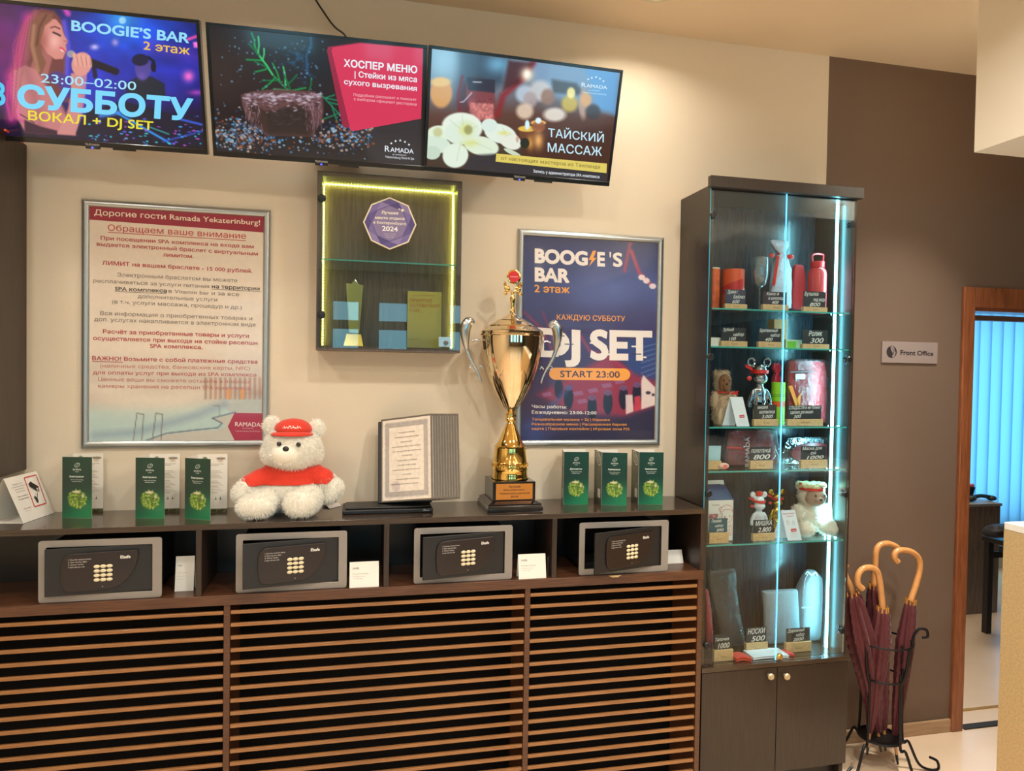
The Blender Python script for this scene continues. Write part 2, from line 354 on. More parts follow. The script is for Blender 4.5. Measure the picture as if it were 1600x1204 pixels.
    def build(s, parent, name='picture', emit=0.0, rough=0.35, coat=0.3, tname='lettering', lift=0.0004, colfix=None):
        off = OFF[parent.name]; m = attr_mat('picture_lit_%g' % emit if emit else 'print_%g_%g' % (rough, coat), emit, rough, coat)
        V = (s.O[None]+s.U.reshape(-1, 1)*s.ux+s.V.reshape(-1, 1)*s.uy-off); nx = s.nx+1
        jj, ii = np.meshgrid(np.arange(s.ny), np.arange(s.nx), indexing='ij'); b = (jj*nx+ii).ravel(); F = np.stack([b, b+nx, b+nx+1, b+1], 1)
        me = bpy.data.meshes.new(name); me.vertices.add(len(V)); me.vertices.foreach_set('co', V.ravel()); me.loops.add(F.size); me.loops.foreach_set('vertex_index', F.ravel().astype(np.int32))
        me.polygons.add(len(F)); me.polygons.foreach_set('loop_start', np.arange(0, F.size, 4, dtype=np.int32)); me.update(calc_edges=True)
        me.polygons.foreach_set('use_smooth', [True]*len(F))
        at = me.color_attributes.new('Col', 'FLOAT_COLOR', 'POINT'); c = np.ones((len(V), 4)); c[:, :3] = lin01(np.clip(s.c.reshape(-1, 3), 0, 1)); at.data.foreach_set('color', c.ravel())
        o = link_mesh(name, me, m, parent); o2 = None
        if s.tv:
            T = np.array(s.tv); W = s.O[None]+T[:, :1]*s.ux+T[:, 1:2]*s.uy+s.n*lift*T[:, 2:3]-off
            me = bpy.data.meshes.new(tname); me.from_pydata(W.tolist(), [], s.tf)
            at = me.color_attributes.new('Col', 'FLOAT_COLOR', 'POINT'); c = np.ones((len(W), 4)); c[:, :3] = lin01(np.array(s.tc, float)/255); at.data.foreach_set('color', c.ravel())
            o2 = link_mesh(tname, me, m, parent)
        return o, o2
def lin01(c): return np.where(c <= 0.04045, c/12.92, ((c+0.055)/1.055)**2.4)
def catmull(pts, k=6):
    pts = [np.array(p, float) for p in pts]; out = []
    q = [2*pts[0]-pts[1]]+pts+[2*pts[-1]-pts[-2]]
    for i in range(1, len(q)-2):
        for j in range(k):
            t = j/k; out.append(0.5*((2*q[i])+(q[i+1]-q[i-1])*t+(2*q[i-1]-5*q[i]+4*q[i+1]-q[i+2])*t*t+(3*q[i]-q[i-1]-3*q[i+1]+q[i+2])*t**3))
    out.append(pts[-1]); return out

# ================================================================== SETTING
M_wall = mat('cream_paint', (226, 211, 188), 0.75, bump=0.04, bscale=180, var=0.015)
M_brown = mat('brown_paint', (112, 91, 76), 0.7, bump=0.04, bscale=180, var=0.02)
M_ceil = mat('ceiling_paint', (232, 210, 180), 0.8, bump=0.03, bscale=120)
M_white = mat('white_paint', (232, 224, 208), 0.6)
M_floor = mat('floor_tile', (226, 200, 172), 0.3, coat=0.2, var=0.05, bscale=3)
XB = PY(1292, 240, 0)[0]          # where the cream paint meets the brown
DX0, DX1, DZ = 2.850, 3.72, 2.02  # door opening
XL, XR, YR, YF = -2.6, 5.6, -8.0, 2.3
T = 0.12
struct('wall_back', MB().box(XL, XB, 0, T, 0, CEIL), M_wall)
struct('wall_back_brown', MB().box(XB, DX0, 0, T, 0, CEIL).box(DX1, 8.1, 0, T, 0, CEIL).box(DX0, DX1, 0, T, DZ, CEIL), M_brown)
struct('floor', MB().box(XL-0.1, 8.1, YR-0.1, YF+0.1, -0.08, 0), M_floor)
struct('ceiling', MB().box(XL-0.1, 8.1, YR-0.1, YF+0.1, CEIL, CEIL+0.1), M_ceil)
struct('wall_left', MB().box(XL-0.1, XL, YR, 0.0, 0, CEIL), M_wall)
struct('wall_right', MB().box(XR, XR+0.1, YR, 0, 0, CEIL), M_brown)
mb = MB(); wins = [(-1.9, -0.9), (-0.36, 0.12), (0.30, 0.83), (1.35, 2.1), (3.0, 4.2)]  # outermost two openings added, unseen, to let in more light
def holes(mb, x0, x1, z0, z1, hs, y0, y1):      # wall with openings, all of one sill and head height
    hz0, hz1 = 0.9, 2.72; mb.box(x0, x1, y0, y1, z0, hz0).box(x0, x1, y0, y1, hz1, z1); c = x0
    for a, b in hs: mb.box(c, a, y0, y1, hz0, hz1); c = b
    mb.box(c, x1, y0, y1, hz0, hz1)
holes(mb, XL, XR, 0, CEIL, wins, YR-0.15, YR)
struct('wall_front', mb, M_brown)
M_frame = mat('window_frame_grey', (90, 88, 86), 0.5)
for i, (a, b) in enumerate(wins):
    mb = MB(); y0, y1 = YR-0.1, YR-0.04
    mb.box(a, a+.06, y0, y1, .9, 2.72).box(b-.06, b, y0, y1, .9, 2.72).box(a, b, y0, y1, .9, .97).box(a, b, y0, y1, 2.65, 2.72).box(a, b, y0, y1, 2.25, 2.38)
    struct('window_%d' % (i+2), mb, M_frame)
# office beyond the door
struct('wall_office_back', MB().box(DX0-0.6, 4.6, YF, YF+0.1, 0, CEIL).box(7.3, 8.1, YF, YF+0.1, 0, CEIL).box(4.6, 7.3, YF, YF+0.1, 0, 0.5).box(4.6, 7.3, YF, YF+0.1, 2.25, CEIL), M_wall)
struct('wall_office_right', MB().box(8, 8.1, T, YF, 0, CEIL), M_wall)
struct('wall_office_side', MB().box(DX0-0.7, DX0-0.6, T, YF+0.1, 0, CEIL), M_wall)
M_doorwood = wood('door_frame_wood', (120, 66, 38), (158, 94, 58), (30, 30, 2.5), 0.35, 0.2)
# door frame: casing boards and the lining of the opening
door = struct('door_1', MB().box(DX0, DX0+.018, 0, T, 0, DZ).box(DX1-.018, DX1, 0, T, 0, DZ).box(DX0, DX1, 0, T, DZ-.018, DZ), M_doorwood, bevel=.002)
OFF[door.name] = np.zeros(3)
cz = 2.112
MB().box(2.788, 2.852, -.018, 0, 0, cz).build('casing_board', M_doorwood, door, bevel=.004)
MB().box(DX1-.002, DX1+.062, -.018, 0, 0, cz).build('casing_board', M_doorwood, door, bevel=.004)
MB().box(2.852, DX1-.002, -.018, 0, cz-.095, cz).build('casing_board', M_doorwood, door, bevel=.004)
MB().box(DX0+.018, DX1-.018, .03, .07, 1.962, 1.985).build('head_stop', mat('dark_brown_rail', (92, 62, 48), 0.5), door)
M_base = wood('pale_skirting', (160, 128, 98), (186, 154, 120), (2, 30, 30), 0.4)
struct('baseboard_back', MB().box(XB, 2.788, -.014, 0, 0, .062), M_base, bevel=.004)
struct('trim_1', MB().box(DX0+.02, DX1-.02, -.012, .03, 0, .006), mat('black_rubber', (28, 27, 27), 0.6), bevel=.002)
struct('trim_2', MB().box(DX0+.02, DX1-.02, .145, .165, 0, .004), mat('brass_strip', (200, 150, 70), 0.35, 0.6), bevel=.001)
# soffit box dropping from the ceiling above the desk
sx, sy = PZ(1522, 238, 2.45)[:2]
struct('trim_3', MB().box(sx, XR, YR, sy, 2.45, CEIL), M_white)

# ceiling downlights
M_ring = mat('lamp_ring', (215, 205, 180), 0.4); M_lamp = mat('lamp_glow', (255, 226, 170), 0.4, emit=9)
def downlight(x, y, lab):
    t = thing('ceiling_downlight', (x, y, CEIL), lab, 'ceiling light')
    MB().lathe((x, y, CEIL-.012), [(.088, .012), (.088, .004), (.08, 0), (.066, .002), (.062, .012)], 40).build('ring', M_ring, t, smooth=True)
    MB().lathe((x, y, CEIL-.009), [(.061, 0), (.061, .004)], 32).build('diffuser', M_lamp, t)
downlight(SPOTS[0][0], SPOTS[0][1], 'round recessed ceiling light above the gap between rightmost screen and glass showcase')

# ================================================================== reception furniture right edge
dx, dy = PZ(1569, 815, 1.2)[:2]
M_desk = mat('speckled_beige_laminate', (196, 168, 122), 0.5, var=0.14, bscale=140)
t = thing('reception_desk', (dx, dy-.9, 0), 'tall beige speckled desk end with a white top, near the doorway', 'desk')
MB().box(dx, dx+.6, dy-1.9, dy, 0, 1.175).build('side_panel', M_desk, t)
MB().box(dx, dx+.62, dy-1.92, dy, 1.1755, 1.2).build('worktop', mat('white_laminate', (238, 236, 230), 0.25), t, bevel=.002)

# ================================================================== counter
YC = -0.285
ZT = PY(400, 816.5, YC)[2]; ZS = PY(400, 927, YC)[2]; XE = 1.338
M_wenge = wood('dark_wenge', (50, 38, 30), (74, 58, 46), (2.5, 60, 60), 0.2, 0.4, 0.02)
M_wengev = wood('dark_wenge_upright', (44, 33, 27), (64, 49, 40), (50, 50, 2.5), 0.35, 0.0, 0.04)
M_black = mat('black_interior', (20, 17, 17), 0.35)
M_walnut = wood('walnut_slab', (62, 36, 24), (112, 72, 48), (2.5, 60, 90), 0.32, 0.1, 0.05)
M_slat = wood('walnut_slat', (132, 88, 50), (172, 120, 72), (1.5, 60, 60), 0.3, 0.15, 0.04)
XC0 = -1.9
t = thing('safe_shelf_unit', ((XC0+XE)/2, YC/2, ZS), 'long dark wenge shelf unit holding four hotel safes, on the slatted cabinet', 'shelf')
MB().box(XC0, XE, YC, -.001, ZT-.019, ZT).build('top_board', M_wenge, t, bevel=.001)
MB().box(XE-.018, XE, YC, -.001, ZS+.0005, ZT-.0195).build('end_panel', M_wengev, t, bevel=.001)
MB().box(XC0, XE-.0185, -.012, -.001, ZS+.0005, ZT-.0195).build('back_panel', M_black, t)
for px in (310.5, 604, 866.3):
    x = PY(px, 860, YC)[0]; MB().box(x-.009, x+.009, YC, -.0125, ZS+.0005, ZT-.0195).build('divider', M_wengev, t, bevel=.001)
t = thing('slatted_cabinet', ((XC0+XE)/2, YC/2, 0), 'walnut cabinet front with rows of horizontal slats under the safes', 'cabinet')
SL = .034
MB().box(XC0, XE-.002, YC-.002, -.001, ZS-SL, ZS).build('slab_top', M_walnut, t, bevel=.0015)
x = PY(961, 898, YC-.003)[0]; z = PY(961, 896.5, YC)[2]
MB().poly([(x-.027, YC-.0022, ZS-.001), (x+.027, YC-.0022, ZS-.001), (x+.012, YC-.0022, ZS-.008), (x-.010, YC-.0022, ZS-.008)], (0, -.0008, 0)).build('chipped_edge', mat('bare_wood', (222, 190, 140), 0.6), t)
ZB = ZS-SL
MB().box(XC0, XE-.003, -.06, -.001, 0, ZB-.0005).build('back_panel', mat('matt_black', (13, 11, 11), 0.8, spec=.1), t)
st = [XC0] + [PY(px, 1060, YC)[0] for px in (353.5, 823)] + [XE-.002]
sw = .020; spans = []
for i, x in enumerate(st):
    a, b = (x-sw/2, x+sw/2) if i not in (0, 3) else ((x, x+sw) if i == 0 else (x-sw, x))
    MB().box(a, b, YC+.004, -.0605, 0, ZB-.0005).build('stile', M_walnut if i else M_walnut, t, bevel=.0015)
    spans.append((a, b))
zs1 = PY(0, 978.5, YC)[2]; zs11 = PY(0, 1190.5, YC)[2]; pitch = (zs1-zs11)/10
for i in range(3):
    a, b = spans[i][1], spans[i+1][0]; me = None; k = 0
    while zs1-k*pitch > 0.03:
        z = zs1-k*pitch
        if me is None:
            mb = MB(); y0 = YC+.008   # louvre blade, its front edge sloping back
            mb.poly([(a+.0005, y0, -.0065), (a+.0005, y0+.001, .0055), (a+.0005, y0+.011, .0055), (a+.0005, y0+.011, -.0065)], (b-a-.001, 0, 0))
            me = mb.build('slat', M_slat, t, bevel=.002); me.location.z = z; proto = me
        else:
            o = proto.copy(); COL.objects.link(o); o.parent = t; o.location.z = z
        k += 1

# ================================================================== tall dark cabinet, left
xl = PY(42, 400, 0)[0]; ztl = PY(43, 227, 0)[2]
zcb = ZT+.153; t = thing('tall_cabinet', (xl-.35, -.12, zcb), 'tall dark brown wall cabinet side at the left end, above the camera notice', 'cabinet')
MB().box(xl-.018, xl, -.262, -.001, zcb, ztl).build('side_panel', M_wengev, t, bevel=.001)
MB().box(xl-.7, xl-.0185, -.262, -.001, zcb, ztl-.001).build('carcass', M_wengev, t)

# ================================================================== framed posters
M_alu = mat('brushed_aluminium', (188, 192, 192), 0.32, 0.85)
def poster(lab, TL, TR, BR, BL, cr, nx, ny, paint):
    y = -.016; a, b, c, d = PY(*TL, y), PY(*TR, y), PY(*BR, y), PY(*BL, y)
    x0 = (a[0]+d[0])/2; x1 = (b[0]+c[0])/2; z1 = (a[2]+b[2])/2; z0 = (c[2]+d[2])/2
    t = thing('poster', ((x0+x1)/2, -.001, z0), lab, 'poster')
    w_ = .026
    prof = [(0, 0), (0, .008), (.004, .013), (.013, .0155), (.022, .012), (.026, .006), (.026, .002), (.026, 0)]
    def rail(p, q, inn):    # mitred snap-frame rail
        p, q, inn = (np.array(v, float) for v in (p, q, inn)); d_ = (q-p)/np.linalg.norm(q-p); vs = []; fs = []; n = len(prof)
        for e, s_ in ((p, 1), (q, -1)):
            for u, h in prof: vs.append(e+inn*u+d_*s_*u+np.array([0, -h-.001, 0]))
        for i in range(n-1): fs.append((i, i+1, n+i+1, n+i))
        fs.append(tuple(range(n))); fs.append(tuple(range(n, 2*n)))
        MB().add(vs, fs).build('frame_rail', M_alu, t, smooth=True)
    rail((x0, 0, z0), (x1, 0, z0), (0, 0, 1)); rail((x0, 0, z1), (x1, 0, z1), (0, 0, -1))
    rail((x0, 0, z0), (x0, 0, z1), (1, 0, 0)); rail((x1, 0, z0), (x1, 0, z1), (-1, 0, 0))
    MB().box(x0+.003, x1-.003, -.004, -.001, z0+.003, z1-.003).build('backing', M_white, t)
    ar = Art((x0+w_-.001, -.006, z1-w_+.001), (1, 0, 0), (0, 0, -1), x1-x0-2*w_+.002, z1-z0-2*w_+.002, cr, nx, ny)
    paint(ar); ar.build(t, 'print', rough=0.3, coat=0.25); return t
def paint_notice(A):
    A.vgrad([(60, (224, 208, 190)), (700, (226, 212, 196)), (860, (200, 188, 176)), (900, (176, 160, 146)), (980, (190, 182, 170)), (1120, (205, 205, 195))])
    A.poly([(60, 960), (870, 930), (870, 1130), (60, 1130)], (178, 204, 200), 0.9, 60)
    for k, (x, y, rx, ry) in enumerate([(250, 920, 240, 60), (150, 880, 180, 40), (420, 935, 200, 50), (560, 900, 160, 40)]): A.glow(x, y, rx, (226, 214, 198), 0.7, ry)
    for x in range(600, 870, 22): A.poly([(x, 830), (x+12, 830), (x+12, 925), (x, 930)], (130+x % 50, 105, 85), 0.5, 6)
    for x in (700, 760): A.poly([(x, 880), (x+20, 880), (x+20, 925), (x, 928)], (225, 150, 80), 0.8, 5)
    A.poly([(620, 950), (870, 935), (870, 990), (720, 990), (690, 960)], (185, 175, 165), 0.6, 12)
    A.poly([(340, 1115), (430, 1085), (560, 1070), (650, 1065), (700, 1050), (640, 1015), (760, 985), (870, 985), (870, 1115)], (196, 188, 176), 0.9, 8)
    A.line([(340, 1112), (430, 1080), (560, 1065), (660, 1055), (680, 1035), (635, 1012), (740, 985)], 5, (70, 80, 110), 0.8)
    A.line([(110, 1090), (300, 1075), (420, 1040), (560, 1000), (690, 950)], 34, (130, 150, 175), 0.5, 30)
    for x in (300, 385): A.line([(x-18, 1110), (x-2, 990), (x+28, 995), (x+20, 1112)], 4, (110, 100, 100), 0.9)
    A.line([(668, 1000), (668, 958), (640, 958)], 3, (110, 100, 100), 0.8)
    A.noise(0.012, 3, seed=3)
    A.c = np.clip(A.c, 0, 1)
    R = (176, 58, 62); D = (122, 112, 102); K = (70, 62, 58); mr = (150, 38, 58)
    A.shape([(70, 50), (880, 104), (880, 182), (70, 122)], mr, 0.5)
    t = lambda s, x0, y0, x1, y1, h, c, b=0.0, **k: A.text(s, (x0, y0), (x1, y1), h, c, b, **k)
    t('Дорогие гости Ramada Yekaterinburg!', 107, 102, 850, 148, 25, (240, 225, 205), .012)
    t('Обращаем ваше внимание', 168, 172, 787, 210, 28, (190, 66, 66), .005, ul=True)
    t('При посещении SPA комплекса на входе вам', 136, 213, 822, 252, 17, R, .02); t('выдается электронный браслет с виртуальным', 118, 240, 840, 284, 17, R, .02)
    t('лимитом.', 415, 288, 552, 296, 17, R, .02); t('ЛИМИТ на вашем браслете - 15 000 рублей.', 143, 325, 815, 362, 18, R, .02)
    t('Электронным браслетом вы можете', 210, 378, 748, 404, 18, D); t('расплачиваться за услуги питания', 102, 404, 622, 430, 17, D); t('на территории', 634, 430, 848, 440, 17, K, .02, ul=True)
    t('SPA комплекса', 200, 440, 432, 450, 17, K, .02, ul=True); t('в Vitamin bar и за все', 440, 451, 756, 466, 17, D); t('дополнительные услуги', 302, 474, 658, 490, 17, D)
    t('(в т.ч. услуги массажа, процедур и др.)', 187, 498, 768, 524, 17, D); t('Вся информация о приобретенных товарах и', 134, 550, 815, 574, 18, D); t('доп. услугах накапливается в электронном виде', 107, 577, 830, 602, 18, D)
    t('Расчёт за приобретенные товары и услуги', 146, 632, 800, 652, 18, R, .02); t('осуществляется при выходе на стойке ресепшн', 102, 662, 838, 684, 18, R, .02); t('SPA комплекса.', 357, 697, 592, 703, 18, R, .02)
    t('ВАЖНО! Возьмите с собой платежные средства', 98, 752, 838, 768, 18, R, .018); t('(наличные средства, банковские карты, NFC)', 133, 785, 805, 797, 17, (196, 120, 104)); t('для оплаты услуг при выходе из SPA комплекса', 101, 815, 833, 826, 17, (188, 88, 82), .008)
    t('Ценные вещи вы сможете оставить в ячейках', 125, 845, 806, 857, 17, (190, 120, 100)); t('камеры хранения на ресепшн SPA комплекса.', 125, 875, 812, 886, 17, (190, 110, 95))
    A.shape([(705, 1050), (735, 988), (866, 990), (866, 1112), (735, 1110)], (168, 52, 76), 0.8)
    t('RAMADA', 738, 1048, 852, 1050, 20, (235, 220, 215), .005); t('BY WYNDHAM', 770, 1060, 820, 1060, 5, (220, 190, 190)); t('Yekaterinburg Hotel & Spa', 738, 1072, 852, 1073, 6, (220, 190, 190))
    A.shape([(98, 757), (236, 760), (236, 762.5), (98, 759.5)], R, 2)
poster('silver framed white notice with red Russian text above the green brochures', (125.3, 309), (423.2, 327.9), (419.5, 698), (125.3, 701), (110, 300, .3488), 170, 240, paint_notice)
def paint_bar(A):
    A.vgrad([(80, (46, 50, 92)), (350, (70, 84, 142)), (480, (66, 66, 112)), (700, (62, 48, 92)), (950, (74, 50, 78)), (1130, (50, 44, 78))])
    A.glow(560, 380, 240, (88, 104, 165), 0.7, 90); A.glow(150, 300, 160, (40, 48, 96), .6, 200)
    A.noise(0.05, 20, seed=5)
    A.line([(635, 120), (605, 270)], 16, (190, 60, 90), 0.7, 14); A.line([(640, 170), (680, 280), (745, 345)], 16, (200, 70, 90), 0.8, 12)
    for x, y in ((692, 303), (748, 348), (716, 320)): A.ell(x, y, 17, 14, (230, 215, 220), .95)
    A.poly([(160, 900), (520, 700), (640, 770), (770, 820), (770, 960), (600, 1010), (330, 980)], (150, 44, 70), .85, 30)
    A.poly([(540, 640), (770, 600), (770, 830), (640, 790)], (50, 70, 130), .9, 30)
    for k in range(7): A.line([(690, 660+k*26), (770, 640+k*24)], 5, (110, 130, 180), .7, 4)
    for x, y in ((320, 890), (440, 940), (520, 915), (600, 890), (668, 875)):
        A.ell(x, y+25, 24, 60, (30, 20, 44), 1); A.ell(x, y-25, 20, 14, (110, 80, 120), .9)
    A.ell(270, 870, 22, 50, (36, 24, 54), .9)
    for x, y in ((370, 895), (445, 880), (515, 855), (580, 835), (390, 935), (210, 900)): A.poly([(x-28, y-8), (x+18, y-16), (x+28, y+4), (x-18, y+12)], (140, 90, 130), .9, 4)
    A.poly([(610, 900), (645, 900), (650, 985), (612, 1000)], (220, 205, 205), .9, 4); A.poly([(690, 830), (700, 800), (768, 870), (768, 950), (690, 975)], (222, 208, 205), .95, 6); A.poly([(655, 910), (685, 905), (688, 975), (655, 985)], (200, 60, 80), .9, 4)
    A.ell(725, 890, 14, 8, (50, 40, 60), .9); A.ell(750, 900, 8, 8, (50, 40, 60), .9)
    A.line([(95, 480), (180, 560), (250, 700)], 12, (170, 50, 84), .6, 12); A.line([(190, 480), (240, 620)], 10, (170, 50, 84), .5, 12); A.line([(380, 600), (430, 680), (520, 700), (640, 790)], 14, (170, 50, 84), .7, 14)
    A.line([(110, 1060), (230, 960), (330, 860)], 26, (70, 80, 150), .5, 20); A.poly([(200, 1130), (640, 1010), (770, 960), (770, 1135)], (44, 38, 66), .85, 30); A.glow(140, 1090, 80, (60, 80, 150), .6)
    A.noise(0.015, 2, seed=8)
    W_ = (232, 224, 220); O = (236, 160, 70); t = lambda s, x0, y0, x1, y1, h, c, b=0.0: A.text(s, (x0, y0), (x1, y1), h, c, b)
    t('BOOG', 148, 226, 418, 240, 70, W_, .07); A.shape([(444, 168), (422, 216), (438, 214), (424, 248), (462, 204), (446, 206), (460, 168)], O, 2); t('E', 466, 243, 505, 245, 70, W_, .06)
    t("'", 528, 245, 536, 245, 70, W_, .03); t('S', 545, 246, 594, 247, 70, W_, .05); t('BAR', 148, 320, 325, 328, 68, W_, .07); t('2 этаж', 146, 377, 326, 383, 38, O, .03)
    t('КАЖДУЮ СУББОТУ', 260, 518, 607, 527, 27, O, .012); t('DJ', 150, 698, 380, 710, 142, W_, .06); t('SET', 428, 715, 745, 719, 148, W_, .06)
    for y, x0, x1 in ((598, 270, 300), (640, 300, 345), (690, 640, 690), (700, 270, 292)): A.shape([(x0, y), (x1, y+1), (x1, y+6), (x0, y+5)], (60, 52, 98), 3)
    for y, x0, x1 in ((585, 540, 562), (632, 428, 440), (650, 640, 668), (690, 520, 545), (705, 700, 716)): A.shape([(x0, y), (x1, y+1), (x1, y+9), (x0, y+8)], W_, 3)
    pts = [(255+34*math.cos(a), 793-31*math.sin(a)) for a in np.linspace(PI/2, 1.5*PI, 12)]+[(600+34*math.cos(a), 797-31*math.sin(a)) for a in np.linspace(-PI/2, PI/2, 12)]
    A.shape(pts, O, 1); t('START 23:00', 277, 810, 580, 813, 34, (54, 44, 74), .015)
    t('Часы работы:', 133, 966, 310, 970, 16, W_, .018); t('Еежедневно: 23:00-12:00', 133, 996, 462, 1000, 17, W_, .018)
    t('Танцевальная музыка + Dj | Караоке', 133, 1030, 530, 1033, 13, O, .01); t('Разнообразное меню | Расширенная барная', 133, 1055, 615, 1057, 13, O, .01); t('карта | Паровые коктейли | Игровая зона PS5', 133, 1078, 630, 1080, 13, O, .01)
poster('silver framed dark blue bar event poster behind the gold trophy', (810, 356), (1038, 370.7), (1032.7, 696.3), (805, 698), (790, 340, .3072), 170, 240, paint_bar)

# ================================================================== three wall screens
M_bez = mat('black_plastic_gloss', (22, 22, 24), 0.22, coat=0.3); M_tvb = mat('black_plastic', (26, 26, 28), 0.5)
M_led = mat('blue_led', (60, 70, 255), 0.3, emit=4)
def screen(c, tilt, yaw, lab, cr, paint, nx=300, ny=170):
    W, H = .72, .4155; r = np.array([math.cos(yaw), math.sin(yaw), 0]); b = np.array([-math.sin(yaw), math.cos(yaw), 0])
    up = np.array([0, 0, 1])*math.cos(tilt)-b*math.sin(tilt); bk = b*math.cos(tilt)+np.array([0, 0, 1])*math.sin(tilt); c = np.array(c, float)
    t = thing('wall_screen', c-up*H/2, lab, 'television', 'flat screens mounted high on the cream wall')
    L = lambda x, y, d=0: c+r*x+up*y+bk*d
    e, eb = .011, .017
    mb = MB(); mb.obox(L(-W/2, -H/2), r*W, up*eb, bk*.03).obox(L(-W/2, H/2-e), r*W, up*e, bk*.03).obox(L(-W/2, -H/2+eb), r*e, up*(H-e-eb), bk*.03).obox(L(W/2-e, -H/2+eb), r*e, up*(H-e-eb), bk*.03)
    mb.build('bezel', M_bez, t, bevel=.0015)
    MB().obox(L(-W/2+.002, -H/2+.002, .028), r*(W-.004), up*(H-.004), bk*.012).obox(L(-W*.3, -H*.42, .039), r*W*.6, up*H*.6, bk*.03).build('back_cover', M_tvb, t, bevel=.004)
    MB().obox(L(-.022, -H/2-.007, -.001), r*.044, up*.008, bk*.012).build('sensor_tab', M_bez, t, bevel=.002)
    MB().obox(L(-.003, -H/2-.005, -.0018), r*.006, up*.005, bk*.001).build('power_light', M_led, t)
    MB().obox(L(.06, -H/2-.006, .003), r*.07, up*.007, bk*.012).build('button_strip', M_tvb, t, bevel=.001)
    yb = -c[1]; MB().obox(L(-.10, -.10, .068), r*.20, up*.2, bk*.01).box(c[0]-.05, c[0]+.05, max(c[1]+.03, -.15), -.002, c[2]-.03, c[2]+.05).build('wall_bracket', M_tvb, t)
    A = Art(L(-W/2+e, H/2-e, .002), r, -up, W-2*e, H-e-eb, cr, nx, ny); paint(A); A.build(t, 'screen_picture', emit=1.0, rough=.15, lift=.0003)
    B = Art(L(-.03, -H/2+eb, -.0006), r, -up, .06, eb, None, 2, 2, bg=(24, 24, 26)); B.grid = False; B.text('TELEFUNKEN', (14, 22), (86, 22), 11, (170, 170, 170), .02); B.c *= 1
    Vt = B; off = OFF[t.name]; me = bpy.data.meshes.new('maker_mark'); TT = np.array(B.tv); Wd = B.O[None]+TT[:, :1]*B.ux+TT[:, 1:2]*B.uy+B.n*.0003-off
    me.from_pydata(Wd.tolist(), [], B.tf); link_mesh('maker_mark', me, mat('silver_print', (190, 190, 190), .4), t)
    return t
def logo(A, x0, y, x1, y1, cap, col, dots, by=None):
    A.text('R', (x0, y), (x0+(x1-x0)*.17, y+(y1-y)*.17), cap*1.25, col, .01); A.text('AMADA', (x0+(x1-x0)*.19, y+(y1-y)*.19), (x1, y1), cap, col, .01)
    for dx_, dy_ in dots: A.shape([(dx_+4.5*math.cos(k*PI/5+.3)*(1 if k % 2 else 2), dy_-4.5*math.sin(k*PI/5+.3)*(1 if k % 2 else 2)) for k in range(10)], col, 2)
